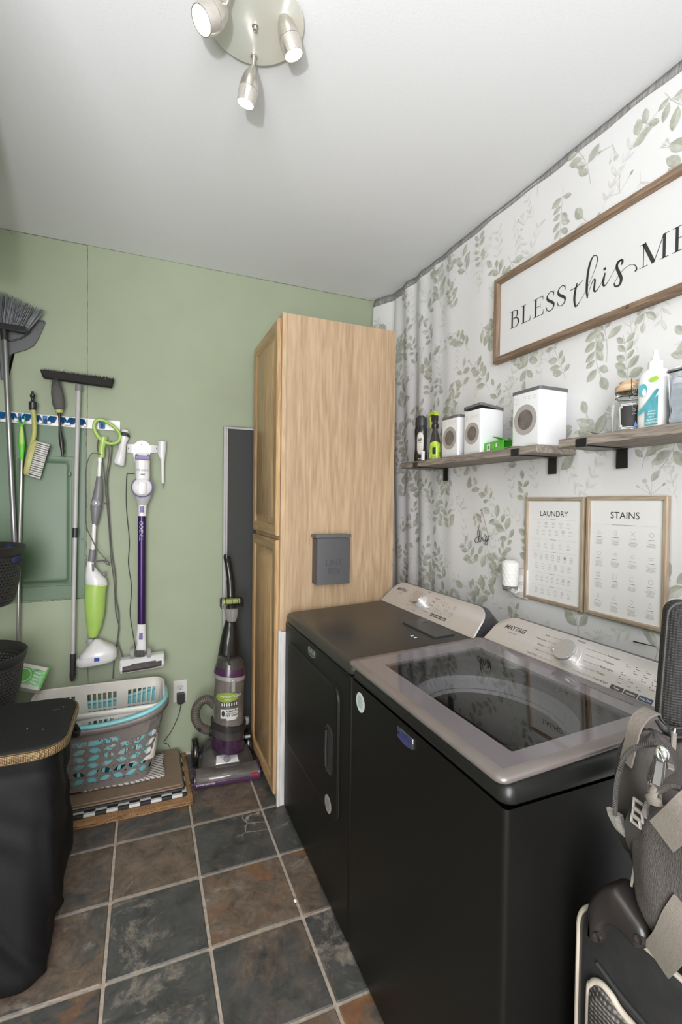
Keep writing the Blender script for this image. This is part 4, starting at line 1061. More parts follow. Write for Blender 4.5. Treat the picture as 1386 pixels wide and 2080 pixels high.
bm = NB(); lathe(bm, [(0.0165, 0.155), (0.0165, 0.175), (0.013, 0.178), (0.012, 0.195)], (cx2, cy2, ZS), n=20)
box(bm, cx2-0.010, cx2+0.010, cy2-0.012, cy2+0.02, ZS+0.190, ZS+0.222)
sh = finish('spray_head', bm, mat('spray_black', (0.02, 0.02, 0.02), 0.3), sb, bevel=0.002)
bm = NB()
loft(bm, [[Vector((cx2+sx*0.012, y, z)) for y, z in ((cy2-0.016, ZS+0.214), (cy2-0.016, ZS+0.222), (cy2-0.002, ZS+0.238), (cy2+0.030, ZS+0.236), (cy2+0.045, ZS+0.226), (cy2+0.042, ZS+0.216), (cy2+0.01, ZS+0.222))] for sx in (-1, 1)]); fixn(bm)
finish('shroud', bm, mat('lime_plastic', (0.45, 0.56, 0.05), 0.35), sb, bevel=0.002)
bm = NB(); tube(bm, spline([(cx2, cy2+0.030, ZS+0.222), (cx2, cy2+0.038, ZS+0.205), (cx2, cy2+0.034, ZS+0.180), (cx2, cy2+0.040, ZS+0.165)], 4), 0.005, 8, flat=(1, .6)); finish('trigger', bm, mat('lime_plastic', (0, 0, 0)), sb)

# little white clip between the bottles
bm = NB(); box(bm, 1.218, 1.232, 1.930, 1.938, ZS+.0003, ZS+0.045)
tag(finish('white_card', bm, WHITEPL, bevel=0.0005, seg=1), 'small white card standing between black bottle and spray bottle', 'card')

# bright green carton
gb = thing('green_carton', 'bright green cardboard carton lying open in front of the tins', 'carton', (1.25, 1.45, ZS))
bm = NB()
Mx = Matrix.Translation((1.262, 1.455, ZS+0.0005)) @ Matrix.Rotation(radians(-12), 4, 'Z')
GREENC = mat('carton_green', (0.075, 0.50, 0.035), 0.4, var=0.1); 
gm = mat('carton_inside', (0.45, 0.43, 0.36), 0.8)
def qd(pts, mi): bm.faces.new([bm.verts.new(Mx @ Vector(p)) for p in pts]).material_index = mi
hx, hy, hz = 0.025, 0.082, 0.036
for p, mi in (([(-hx, -hy, 0), (hx, -hy, 0), (hx, hy, 0), (-hx, hy, 0)], 0), ([(-hx, -hy, 0), (-hx, hy, 0), (-hx, hy, hz), (-hx, -hy, hz)], 0), ([(hx, -hy, 0), (hx, hy, 0), (hx, hy, hz), (hx, -hy, hz)], 0),
              ([(-hx, hy, 0), (hx, hy, 0), (hx, hy, hz), (-hx, hy, hz)], 0), ([(-hx, -hy+.03, hz), (hx, -hy+.03, hz), (hx, hy, hz), (-hx, hy, hz)], 0), ([(-hx, -hy, hz), (-hx, -hy+.03, hz), (-hx-.028, -hy+.035, hz+.012), (-hx-.024, -hy-.010, hz+.004)], 0),
              ([(hx, -hy, hz), (hx, -hy+.03, hz), (hx, -hy+.03, hz+0.03), (hx, -hy, hz+.024)], 0)): qd(p, mi)
gc = finish('box', bm, [GREENC, gm], gb, smooth=False, solid=0.0008)
bm = NB()
def qd2(y0, y1, z0, z1, mi): bm.faces.new([bm.verts.new(Mx @ Vector(p)) for p in ((-hx-.0012, y1, z0), (-hx-.0012, y0, z0), (-hx-.0012, y0, z1), (-hx-.0012, y1, z1))]).material_index = mi
qd2(0.018, 0.045, 0.004, 0.030, 0); qd2(0.024, 0.040, 0.010, 0.024, 1); qd2(-0.012, -0.002, 0.010, 0.024, 2); qd2(-0.034, -0.024, 0.012, 0.026, 0)
finish('label_panel', bm, [WHITEINK, mat('label_grey', (0.35, 0.30, 0.38), 0.6, var=.4, scale=200), mat('label_orange', (0.6, 0.35, 0.2), 0.6)], gc, smooth=False)
bm = NB()
grid(bm, 8, 5, lambda u, v: Vector((1.222+0.052*v+0.010*u, 1.402-0.115*u+0.02*v, ZS+0.0010+0.010*sin(pi*u)*(1-v)*0.5+0.003*sin(6*u)*v)))
tag(finish('paper_slip', bm, mat('slip_paper', (0.52, 0.49, 0.46), 0.7, var=.15, scale=60), solid=0.0004), 'crumpled pale paper slip lying beside the green carton', 'paper')

# glass jar with bamboo lid
ZT = ZS+0.004
jr = thing('glass_jar', 'clip-top glass jar with bamboo lid and black chalk label', 'jar', (1.30, 0.945, ZT))
jx, jy = 1.300, 0.948
bm = NB(); pr = [(0.040, 0.0), (0.047, 0.004), (0.049, 0.02), (0.049, 0.075), (0.046, 0.090), (0.036, 0.100), (0.036, 0.118)]
lathe(bm, pr+[(r-0.003, h) for r, h in pr[::-1][:-1]]+[(0.040, 0.004)], (jx, jy, ZT+.0005), n=36)
jb = finish('glass_body', bm, glass('clear_glass', (0.97, 0.98, 0.98), 0.02, 1.45), jr)
bm = NB(); lathe(bm, [(0.038, 0.120), (0.041, 0.122), (0.041, 0.134), (0.038, 0.140), (0.030, 0.145), (0.0305, 0.150)], (jx, jy, ZT), n=36)
finish('bamboo_lid', bm, wood('bamboo', (0.42, 0.27, 0.15), (0.66, 0.48, 0.32), 'Y', 3, 0.5), jr)
bm = NB(); tube(bm, circ((jx, jy, ZT+0.104), Vector((1, 0, 0)), Vector((0, 1, 0)), 0.0385, 32), 0.0012, 6, closed=True); tube(bm, circ((jx, jy, ZT+0.117), Vector((1, 0, 0)), Vector((0, 1, 0)), 0.0385, 32), 0.0012, 6, closed=True)
tube(bm, spline([(jx-0.030, jy-0.026, ZT+0.104), (jx-0.036, jy-0.030, ZT+0.110), (jx-0.034, jy-0.026, ZT+0.125), (jx-0.025, jy-0.02, ZT+0.152), (jx, jy, ZT+0.156), (jx+0.025, jy+0.02, ZT+0.150), (jx+0.03, jy+0.026, ZT+0.11)], 4), 0.0012, 6)
finish('wire_clasp', bm, BLACKPL, jr)
bm = NB()
def onj(v): 
    a = atan2(-0.62, -0.78)+v[0]/0.049; return Vector((jx+(0.0498+v[2])*cos(a), jy+(0.0498+v[2])*sin(a), ZT+0.045+v[1]))
def chalk(k, d, mi):
    w2, h2 = 0.027*k, 0.031*k; n = 12
    for i in range(n):
        u0, u1 = -w2+2*w2*i/n, -w2+2*w2*(i+1)/n
        hh = lambda u: h2*(0.80 if abs(u) > w2*.83 else 1.0)
        bm.faces.new([bm.verts.new(onj(Vector(p))) for p in ((u0, -hh((u0+u1)/2), d), (u1, -hh((u0+u1)/2), d), (u1, hh((u0+u1)/2), d), (u0, hh((u0+u1)/2), d))]).material_index = mi
chalk(1.13, 0, 1); chalk(1.07, 0.0003, 0); chalk(1.02, 0.0005, 1); chalk(0.97, 0.0008, 0)
finish('chalk_label', bm, [mat('chalkboard', (0.02, 0.019, 0.020), 0.6), WHITEINK], jb, smooth=False)
# foil sachet
bm = NB()
loft(bm, [[(1.262, 1.062, ZT+0.022), (1.262, 1.060, ZT+0.021)], [(1.240, 1.040, ZT+0.016), (1.300, 1.050, ZT+0.010)], [(1.235, 1.000, ZT+0.004), (1.315, 1.010, ZT+0.003)], [(1.240, 0.985, ZT+0.001), (1.320, 0.985, ZT+0.001)]], closed=False)
tag(finish('foil_sachet', bm, mat('foil_blue_grey', (0.20, 0.25, 0.27), 0.3, 0.5, var=.6, scale=50), solid=0.0012), 'small blue grey foil sachet leaning left of the glass jar', 'sachet')

# tall white pump bottle
nb = thing('white_bottle', 'tall white dispenser bottle with blue green stripe label beside the glass jar', 'bottle', (1.285, 0.862, ZT))
nx, ny = 1.275, 0.862
bm = NB(); L = []
for r, h in [(0.90, 0), (1.0, 0.004), (1.0, 0.130), (0.93, 0.146), (0.72, 0.158), (0.48, 0.163)]:
    L.append([Vector((nx+0.030*r*cos(t)*(1/max(abs(cos(t)), abs(sin(t)))**0.35), ny+0.038*r*sin(t)*(1/max(abs(cos(t)), abs(sin(t)))**0.35), ZT+.0005+h)) for t in [2*pi*i/32 for i in range(32)]])
loft(bm, L); nbo = finish('body', bm, mat('bottle_white', (0.82, 0.82, 0.83), 0.3, var=0.0), nb, angle=60)
bm = NB(); lathe(bm, [(0.0175, 0.161), (0.0175, 0.182), (0.010, 0.185), (0.0085, 0.195), (0.006, 0.199), (0.006, 0.212), (0.004, 0.214)], (nx, ny, ZT), n=24)
finish('pump_cap', bm, mat('bottle_white', (0, 0, 0)), nb, angle=50)
bm = NB()
fnw = PL((nx-0.0335, ny+0.038, ZT), (0, -1, 0), (0, 0, 1)); sgn_ = 1 if fnw(Vector((0, 0, 1))).x < nx-.0335 else -1
fw_ = lambda v: fnw(Vector((v[0], v[1], v[2]*sgn_)))
fnn = lambda v: Vector((nx-0.028+v[0], ny-0.0405-v[2], ZT+v[1]))     # the narrow near side
TEAL = mat('label_teal', (0.10, 0.36, 0.42), 0.4, var=0.35, scale=14, stretch=(1, 3, 1)); 
poly(bm, [(0.036, 0.008), (0.070, 0.008), (0.070, 0.085), (0.036, 0.055)], 0, 0.0003, fw_, 0)
ribbon(bm, spline([Vector((0.016, 0.040, 0)), Vector((0.040, 0.062, 0)), Vector((0.070, 0.100, 0))], 5), [0.006]+[0.011]*9+[0.007], fw_, 0, 0.0006, 0)
lathe(bm, [(0.012, 0), (0.012, 0.0004)], fw_(Vector((0.028, 0.105, 0))), (-1, 0, 0), 20, 0, sq=(1.0, 1.35), side=(0, 1, 0))
lathe(bm, [(0.005, 0), (0.005, 0.0008)], fw_(Vector((0.032, 0.098, 0))), (-1, 0, 0), 14, 2, sq=(1.0, 1.9), side=(0, 1, 0))
poly(bm, [(0.010, 0.026), (0.005, 0.012), (0.010, 0.006), (0.015, 0.012)], 0, 0.0003, fw_, 1)
lathe(bm, [(0.011, 0), (0.011, 0.0005)], fw_(Vector((0.058, 0.128, 0))), (-1, 0, 0), 18, 4, sq=(1.2, 0.6), side=(0, 1, 0))
text(bm, 'NORWEX', 0.019, lambda v: fw_(Vector((0.006-v[1], 0.085+v[0], 0.0004))), 0.0001, 3)
for k, s in enumerate(('ULTRA', 'POWER', 'PLUS', 'LAUNDRY', 'DETERGENT')): text(bm, s, 0.0062, lambda v, k=k: fw_(Vector((0.054+v[0], 0.044-0.0075*k+v[1], 0.0006))), 0.0001, 2)
finish('label', bm, [TEAL, mat('label_blue', (0.10, 0.22, 0.60), 0.4), WHITEINK, GREYPL, mat('label_lime', (0.35, 0.60, 0.08), 0.4)], nbo, smooth=False)
# second bottle behind, its cap only
nb2 = thing('white_bottle', 'shorter white bottle mostly hidden behind the clear tub', 'bottle', (1.345, 0.845, ZT))
bm = NB(); lathe(bm, [(0.028, 0), (0.030, 0.004), (0.030, 0.12), (0.022, 0.14), (0.014, 0.146)], (1.358, 0.852, ZT+.0005), n=24); finish('body', bm, mat('bottle_white', (0, 0, 0)), nb2)
bm = NB(); lathe(bm, [(0.015, 0.145), (0.016, 0.148), (0.016, 0.172), (0.014, 0.174)], (1.358, 0.852, ZT+.0005), n=24); finish('cap', bm, mat('bottle_white', (0, 0, 0)), nb2)
# clear tub of pods
ct = thing('clear_tub', 'clear plastic storage tub with lid at the right edge of the shelf', 'container', (1.29, 0.76, ZT))
bm = NB(); L = [[Vector((x, y, ZT+h)) for x, y in rrect(1.232+i, 1.352-i, 0.690+i, 0.806-i, 0.012, 5)] for i, h in ((0.006, .0005), (0.004, 0.003), (0, 0.130), (0.0015, 0.130), (0.0055, 0.004))]
loft(bm, L); finish('tub', bm, glass('clear_plastic', (0.9, 0.92, 0.95), 0.08, 1.3), ct, angle=50)
bm = NB(); slab(bm, 1.229, 1.355, 0.687, 0.809, ZT+0.1305, ZT+0.140, 0.013, 0.003); finish('lid', bm, glass('clear_lid', (0.80, 0.82, 0.84), 0.1, 1.3), ct)
bm = NB(); box(bm, 1.240, 1.345, 0.698, 0.798, ZT+0.004, ZT+0.105); bmesh.ops.subdivide_edges(bm, edges=bm.edges, cuts=5, use_grid_fill=True); rj = random.Random(2)
for v in bm.verts:
    if v.co.z > ZT+.02: v.co += Vector((rj.uniform(-.003, .003), rj.uniform(-.003, .003), rj.uniform(-.010, .002)))
pw = finish('packed_wipes', bm, mat('wipes_pale', (0.58, 0.62, 0.66), 0.8, var=0.2, scale=50), ct); pw['kind'] = 'stuff'

# ================================================================== CEILING LIGHT
NICK = mat('brushed_nickel', (0.66, 0.62, 0.57), 0.28, 0.9, var=0.06, scale=60, stretch=(1, 1, 6))
cl_ = thing('ceiling_light', 'round frosted glass ceiling light with three nickel spot heads', 'ceiling light', (0.268, 1.268, H))
pc = Vector((0.262, 1.258, H))
bm = NB(); lathe(bm, [(0.060, 0), (0.060, -0.012), (0.03, -0.014)], pc, n=32); finish('canopy', bm, NICK, cl_)
bm = NB(); lathe(bm, [(0.0, -0.0155), (0.120, -0.0145), (0.1275, -0.0155), (0.1285, -0.0185), (0.1265, -0.0205), (0.05, -0.0215), (0.0, -0.0215)], pc, n=64)
FG = mat('frosted_glass', (0.62, 0.64, 0.58), 0.22, Transmission_Weight=0.25, Specular_IOR_Level=0.5, var=0.0)
finish('glass_plate', bm, FG, cl_)
bm = NB(); lathe(bm, [(0.009, -0.0214), (0.009, -0.024), (0.0055, -0.025), (0.0055, -0.033), (0.003, -0.034)], pc+Vector((0.004, 0.012, 0)), n=18); finish('screw_cap', bm, NICK, cl_)
GLOW = {0: emis('lamp_glow_warm', (1.0, 0.90, 0.72), 9.0), 1: emis('lamp_glow_white', (1.0, 0.97, 0.92), 2.6)}
def head(base, tgt, R, Ln, glow, power, st=None):
    """base: point on the plate; tgt: centre of the lens"""
    base = Vector(base); tgt = Vector(tgt); hd = NB(); 
    pre = base+Vector((0, 0, -0.022)); ax = (tgt-(st or pre)).normalized(); Ln = (tgt-st).length if st else Ln; st = st or tgt-ax*Ln
    hroot = NB(); lathe(hroot, [(0.010, 0.0), (0.0095, -0.005), (0.007, -0.007)], base+Vector((0, 0, -0.0005)), n=18)
    tube(hroot, spline([base+Vector((0, 0, -0.006)), base+Vector((0, 0, -0.014)), st+ax*0.003], 4), 0.0052, 12)
    arm = finish('arm', hroot, NICK, cl_)
    lathe(hd, [(0.006, 0), (R*.38, Ln*.06), (R*.72, Ln*.24), (R*.93, Ln*.45), (R, Ln*.62)], st, ax, 36, 0)
    lathe(hd, [(R*.97, Ln*.615), (R*.97, Ln*.635)], st, ax, 36, 1)
    lathe(hd, [(R, Ln*.63), (R*.99, Ln*.80), (R*.90, Ln), (R*.84, Ln*1.0), (R*.80, Ln*.95)], st, ax, 36, 0, caps=False)
    finish('lamp_head', hd, [NICK, INK], arm, angle=50)
    le = NB(); lathe(le, [(R*.81, Ln*.955), (R*.5, Ln*.975), (0.0005, Ln*.98)], st, ax, 32, 0); finish('lens', le, glow, arm)
    light('lamp_light', 'SPOT', tgt+ax*0.006, power, (1.0, 0.93, 0.82), target=tgt+ax, spot_size=radians(95), spot_blend=0.8, shadow_soft_size=0.02)
head((0.280, 1.352, H-.0205), U(499, 211, 'z', H-0.145), 0.027, 0.098, GLOW[0], 3.0)
head((0.338, 1.222, H-.0205), U(597, 112, 'z', H-0.100), 0.028, 0.098, GLOW[0], 3.0)
head((0.196, 1.178, H-.0205), U(409, 42, 'z', H-0.125), 0.034, 0.098, GLOW[1], 2.0, U(459, 16, 'z', H-0.060))
# ================================================================== BACK WALL: BREAKER BOX, RAIL AND TOOLS
PANELG = mat('breaker_green_paint', (0.085, 0.148, 0.080), 0.40, var=0.05, bump=0.05, scale=8)
bx = thing('breaker_box', 'dark green painted breaker box with hinged door set in the green wall', 'electrical panel', (-0.45, D, 0.9))
bm = NB(); slab(bm, -0.650, -0.276, 0.900, 1.764, 0.0, 0.006, 0.004, 0.002, f=lambda v: Vector((v[0], D-0.0008-v[2], v[1])))
for p in ((-0.29, 1.75), (-0.29, 1.20), (-0.285, 0.915), (-0.635, 1.30), (-0.635, 1.74)): lathe(bm, [(0.006, 0), (0.005, 0.003), (0.001, 0.0035)], (p[0], D-0.0066, p[1]), (0, -1, 0), 10)
fixn(bm); finish('cover', bm, PANELG, bx)
bm = NB(); slab(bm, -0.575, -0.325, 0.968, 1.612, 0.006, 0.010, 0.006, 0.002, f=lambda v: Vector((v[0], D-0.0008-v[2], v[1])))
fixn(bm); finish('door_surround', bm, PANELG, bx)
bm = NB(); fd = lambda v: Vector((v[0], D-0.0112-v[2]-(1.6-v[1])*0.010, v[1]))
def dring(i, w): return [fd(Vector((x, z, w))) for x, z in rrect(-0.566+i, -0.335-i, 0.978+i, 1.598-i, 0.014, 5)]
loft(bm, [dring(0, 0), dring(0, 0.003), dring(0.006, 0.004), dring(0.012, 0.004), dring(0.018, 0.009), dring(0.024, 0.010)]); fixn(bm)
bd = finish('door', bm, PANELG, bx)
bm = NB(); box(bm, -0.350, -0.338, D-0.032, D-0.022, 1.515, 1.535); finish('latch', bm, PANELG, bd, bevel=0.002)

rail = thing('tool_rail', 'white wall rail with blue gripping rollers holding the brooms and brushes', 'tool holder', (-0.4, D, 1.77))
def railz(x): a = BW(0, 846); b_ = BW(240, 866); return a.z+(x-a.x)*(b_.z-a.z)/(b_.x-a.x)
rt0 = math.atan2(BW(240, 866).z-BW(0, 846).z, BW(240, 866).x-BW(0, 846).x)
RM = Matrix.Translation((-0.116, D, railz(-0.116))) @ Matrix.Rotation(-rt0, 4, 'Y')
bm = NB(); slab(bm, -0.75, 0.0, -0.026, 0.026, 0.008, 0.014, 0.006, 0.002, f=lambda v: RM @ Vector((v[0], -v[2], v[1])))
for u in (-0.75,): pass
fixn(bm)
for u in (-0.085, -0.03): lathe(bm, [(0.003, 0), (0.001, 0.0006)], RM @ Vector((u, -0.012, 0.002)), (0, -1, 0), 8, mi=1)
finish('strip', bm, [WHITEPL, INK], rail)
BLUEP = mat('roller_blue', (0.015, 0.13, 0.36), 0.4); 
def gpx(px): return (BW(px, 855).x+0.116)/cos(rt0)
for px in (18, 68, 119, 158):
    u0 = gpx(px)
    for sd in (-1, 1):
        bm = NB(); n = 5
        for k in range(n):   # ridged conical roller: rubber discs
            a = RM @ Vector((u0+sd*(0.013+0.0052*k), -0.024-0.001*k, 0.003)); 
            lathe(bm, [(0.014, -0.0015), (0.0175, 0), (0.014, 0.0015)], a, (RM.to_3x3() @ Vector((sd*0.9, 0.3, 0.35))), 14)
        finish('roller', bm, BLUEP, rail)
        bm = NB(); slab(bm, u0+sd*0.036-0.008, u0+sd*0.036+0.008, -0.021, 0.021, 0.012, 0.034, 0.006, 0.003, f=lambda v: RM @ Vector((v[0], -v[2], v[1]))); fixn(bm)
        finish('roller_housing', bm, WHITEPL, rail)
for px in (43, 95, 208):
    u0 = gpx(px); bm = NB(); fr_ = lambda v: RM @ Vector((v[0], -v[2], v[1]))
    slab(bm, u0-0.014, u0+0.014, -0.022, 0.020, 0.012, 0.018, 0.005, 0.002, f=fr_)
    tube(bm, spline([fr_(Vector((u0, 0.006, 0.014))), fr_(Vector((u0, -0.008, 0.024))), fr_(Vector((u0, -0.014, 0.038))), fr_(Vector((u0, -0.002, 0.048)))], 4), 0.0048, 8); fixn(bm)
    finish('hook', bm, BLUEP, rail)

def pxloft(bm, rows, off, dep=0.8, n=20, mi=0, power=2.0, mis=None):
    """rows of (left px, right px, y px [, y px right]) seen on the back wall -> oval sections with real depth"""
    L = []
    for r in rows:
        xl, xr, y = r[:3]; yr = r[3] if len(r) > 3 else y
        a, b_ = BW(xl, y, off), BW(xr, yr, off); c = (a+b_)/2; h = (b_-a)/2; hw = h.length; lp = []
        for i in range(n):
            t = 2*pi*i/n; ct, st = cos(t), sin(t); e = 2/power
            lp.append(c+h*(math.copysign(abs(ct)**e, ct))+Vector((0, 1, 0))*(hw*dep*math.copysign(abs(st)**e, st)))
        L.append(lp)
    loft(bm, L, mi=mi, mis=mis); fixn(bm)
def bp_(px, off): return [BW(x, y, off) for x, y in px]
def P3(x, y): return (x*.298, 800+y*.298)       # zoom crops -> photo pixels
def P2(x, y): return (x*.2525, 560+y*.2525)
GMET = mat('grey_metal_tube', (0.30, 0.30, 0.31), 0.35, 0.8); ALU = mat('aluminium_tube', (0.52, 0.51, 0.50), 0.32, 0.85)

# --- broom, bristles up
br = thing('broom', 'grey bristled broom hung bristles up at the left edge of the photo', 'broom', BW(10, 1000, 0.05))
bm = NB(); rb_ = random.Random(9)
for i in range(210):
    t = i/209; k = rb_.uniform(-.5, .5)
    bx0 = -48+106*t; by0 = 655+17*t; tx = -68+158*t+rb_.uniform(-2.5, 2.5); ty = 588+46*max(0, t-.35)/.65+rb_.uniform(-4, 5) - (0 if t > .3 else 0)
    lyr = rb_.choice([0.030, 0.038, 0.046, 0.054, 0.062, 0.070])
    a, b_ = BW(bx0, by0, 0.035+lyr*.5), BW(tx, ty, 0.018+lyr*0.9)
    a2 = a.lerp(b_, .5)+Vector((rb_.uniform(-.002, .002), 0, 0))
    tube(bm, [a, a2, b_], [0.0016, 0.0017, 0.0012], 4, 0 if rb_.random() < .6 else 1)
bs = finish('bristles', bm, [mat('bristle_grey', (0.27, 0.28, 0.30), 0.6), mat('bristle_dark', (0.12, 0.125, 0.135), 0.6)], br, angle=180); bs['kind'] = 'stuff'
bm = NB(); L = []
for px, py, h in ((-50, 652, .4), (-44, 655, 1), (0, 663, 1), (30, 668, 1), (54, 672, 1), (60, 672, .4)):
    c = BW(px, py, 0.055); L.append([c+Vector((0, y*0.020*h, z*0.013*h)) for y, z in ((-1, -1), (1, -1), (1, 1), (-1, 1))])
loft(bm, L); fixn(bm); finish('head', bm, BLACKPL, br, bevel=0.002)
bm = NB(); tube(bm, bp_([(7, 668), (9, 690)], 0.055), [0.016, 0.014], 14); finish('socket', bm, BLACKPL, br)
bm = NB(); tube(bm, bp_([(9, 688), (17, 850), (30, 1112), (33, 1170)], 0.050), 0.0115, 14); finish('handle', bm, GMET, br)

# --- dustpan
dp = thing('dustpan', 'grey plastic dustpan hanging on the green wall behind the grey broom', 'dustpan', BW(40, 700, 0.02))
out = [(-2, 655), (20, 648), (91, 652), (93, 656), (80, 686), (70, 702), (55, 711), (30, 718), (19, 724), (18, 772), (2, 772), (0, 740), (-6, 722), (-26, 712)]
o3 = [BW(x, y, 0.006) for x, y in out]; ctr = sum(o3, Vector())/len(o3)
bm = NB()
L = [[p for p in o3], [p+Vector((0, -0.012, 0)) for p in o3], [ctr+(p-ctr)*0.965+Vector((0, -0.012, 0)) for p in o3], [ctr+(p-ctr)*0.94+Vector((0, -0.005, 0)) for p in o3]]
loft(bm, L, c0=False, c1=False); 
f = bm.faces.new([bm.verts.new(ctr+(p-ctr)*0.945+Vector((0, -0.005, 0))) for p in o3]); bmesh.ops.triangulate(bm, faces=[f])
bm.faces.new([bm.verts.new(p) for p in o3]); 
tube(bm, bp_([(60, 668), (78, 670)], 0.014), 0.003, 6)
finish('pan', bm, mat('dustpan_grey', (0.13, 0.135, 0.135), 0.45), dp, angle=40)
bm = NB(); tube(bm, spline(bp_([(6, 690), (20, 692), (40, 688), (56, 678), (60, 666)], 0.02), 5), 0.0035, 8); finish('clip_arc', bm, BLACKPL, dp)

# --- green handled mop pole
mp = thing('mop', 'slim aluminium mop with bright green grip, second pole from the left', 'mop', BW(40, 1100, 0.04))
bm = NB(); tube(bm, bp_([(44.5, 935), (41, 1050), (36, 1320), (34.5, 1400)], 0.045), 0.0078, 12); finish('pole', bm, ALU, mp)
GRN = mat('grip_green', (0.11, 0.52, 0.04), 0.35); LGRN = mat('grip_lime', (0.42, 0.60, 0.16), 0.4)
bm = NB(); pxloft(bm, [(42, 46, 862), (40, 48, 870), (37.5, 50, 886), (37, 51.5, 902), (39, 50, 916), (40.5, 48.5, 930), (41, 48, 942)], 0.045, 0.8)
for sx in (-1, 1): tube(bm, spline(bp_([(44, 866), (44+sx*5, 860), (44+sx*7, 852), (44+sx*6, 846)], 0.045), 4), 0.0025, 8)
finish('grip', bm, GRN, mp)
bm = NB(); pxloft(bm, [(42, 46, 866), (39, 48.5, 880), (39, 49.5, 898), (42, 47, 908), (43, 45, 912)], 0.0505, 0.75); finish('grip_inlay', bm, LGRN, mp)

# --- yellow scrub brush with hose connector
yb = thing('scrub_brush', 'yellow handled scrub brush with white bristles and black hose end', 'brush', BW(75, 900, 0.05))
YEL = mat('brush_yellow', (0.40, 0.40, 0.14), 0.45)
bm = NB(); pxloft(bm, [(63.5, 69, 795), (63, 69, 800), (60.5, 72, 802), (60.5, 72, 806), (63, 70, 808), (63, 70, 814), (58, 75, 817), (58.5, 75, 830), (60, 73, 833)], 0.05, 1.0, 16); finish('hose_connector', bm, BLACKPL, yb)
bm = NB(); tube(bm, spline(bp_([(66.5, 830), (69, 848), (70, 870), (69, 885), (66, 897), (61, 915), (56, 938), (52.5, 962)], 0.05), 5), [0.010]*21+[0.0095]*14+[0.009], 12, flat=(1, 1.1)); finish('handle', bm, YEL, yb)
bm = NB(); 
for i in range(17):
    for j in range(4):
        t = (i+rb_.uniform(-.2, .2))/16; x0, y0 = 73-18*t, 897+66*t
        a = BW(x0, y0, 0.038+j*0.008); b_ = BW(x0+28-1*t, y0+8, 0.036+j*0.0095+rb_.uniform(-.002, .002))
        tube(bm, [a, b_], [0.0032, 0.0042], 5)
bs = finish('bristles', bm, mat('bristle_white', (0.66, 0.64, 0.62), 0.6), yb, angle=180); bs['kind'] = 'stuff'
bm = NB(); L = []
for t in (0, .08, .5, .92, 1):
    x0, y0 = 72.5-18*t, 895+70*t; c = BW(x0, y0, 0.050); h = 0.6 if t in (0, 1) else 1
    L.append([c+Vector((x*0.010, y*0.021*h, 0)) for x, y in ((-1, -1), (1, -1), (1, 1), (-1, 1))])
loft(bm, L); fixn(bm); finish('brush_head', bm, YEL, yb, bevel=0.003)

# --- soft wheel brush
wb = thing('wheel_brush', 'fluffy dark grey wheel brush with yellow collar and black handle', 'brush', BW(120, 860, 0.05))
bm = NB(); A0, A1 = BW(113, 773, 0.058), BW(121, 834, 0.058); axv = (A1-A0)
lathe(bm, [(0.0005, -0.004), (0.013, 0.004), (0.021, axv.length*.18), (0.0265, axv.length*.45), (0.0265, axv.length*.8), (0.021, axv.length*.95), (0.010, axv.length)], A0, axv, 24)
for i in range(2600):
    t = rb_.uniform(0.02, 1); c = A0+axv*t; a = rb_.uniform(0, 2*pi); s, q = frame_of(axv)
    R = 0.030*(1-max(0, (0.3-t)/0.3)**2*0.55)*(1 if t < .85 else 1-(t-.85)*1.8)*rb_.uniform(.85, 1.05); d = (s*cos(a)+q*sin(a))*R - axv.normalized()*0.014*(1.2-t)
    w = axv.normalized().cross(d).normalized()*0.0008; d = d*1.08; 
    bm.faces.new([bm.verts.new(p) for p in (c-w, c+w, c+d)])
bs = finish('bristles', bm, mat('bristle_smoke', (0.10, 0.095, 0.09), 0.9), wb, smooth=False); bs['kind'] = 'stuff'
bm = NB(); tube(bm, [A0, A1], 0.009, 8); finish('core', bm, BLACKPL, wb)
bm = NB(); pxloft(bm, [(111.5, 129, 831), (112, 128.5, 839)], 0.055, 1, 20); finish('collar', bm, YEL, wb)
bm = NB(); pxloft(bm, [(116, 125, 839), (118, 124, 845), (119, 124.5, 870), (118.5, 127, 884), (119.5, 130, 895), (121, 130.5, 905), (122.5, 129.5, 912), (122.5, 131, 914), (124, 131, 918), (124, 129.5, 924), (125, 129, 928)], 0.053, 1, 14); finish('handle', bm, BLACKPL, wb)

# --- push broom, head up
pb = thing('push_broom', 'wide black push broom hung head up on a pale telescopic pole', 'broom', BW(155, 1100, 0.045))
bm = NB(); 
L = []
for t, h in ((0, .7), (.02, 1), (.25, 1), (.5, 1), (.75, 1), (.98, 1), (1, .7)):
    top = BW(83+149*t, 753+19*t, 0.045); bot = BW(88+140*t, 768+20*t, 0.045)
    L.append([top+Vector((0, 0.020*h, 0)), top+Vector((0, -0.030*h, 0)), bot+Vector((0, -0.022*h, 0)), bot+Vector((0, 0.016*h, 0))])
loft(bm, L); fixn(bm)
finish('head', bm, mat('broom_black', (0.014, 0.013, 0.013), 0.8, bump=.8, scale=300), pb, bevel=0.004)
bm = NB()
for i in range(700):
    t = rb_.random(); b0 = BW(83+149*t, 755+19*t, 0.045)+Vector((0, rb_.uniform(-.028, .018), 0)); e = b0+Vector((rb_.uniform(-.004, .004), rb_.uniform(-.004, .003), 0.012+rb_.uniform(0, .006))); 
    bm.faces.new([bm.verts.new(p) for p in (b0-Vector((.0009, 0, 0)), b0+Vector((.0009, 0, 0)), e)])
bs = finish('bristles', bm, mat('broom_black', (0, 0, 0)), pb, smooth=False); bs['kind'] = 'stuff'
bm = NB()
for px, py, r in ((108, 747, .0022), (125, 752, .0042), (143, 758, .002), (206, 764, .0035), (214, 770, .002), (128, 749, .003)):
    lathe(bm, [(0.0001, -r), (r*.8, -r*.5), (r, 0), (r*.7, r*.6), (0.0001, r)], BW(px, py, 0.076), n=7)
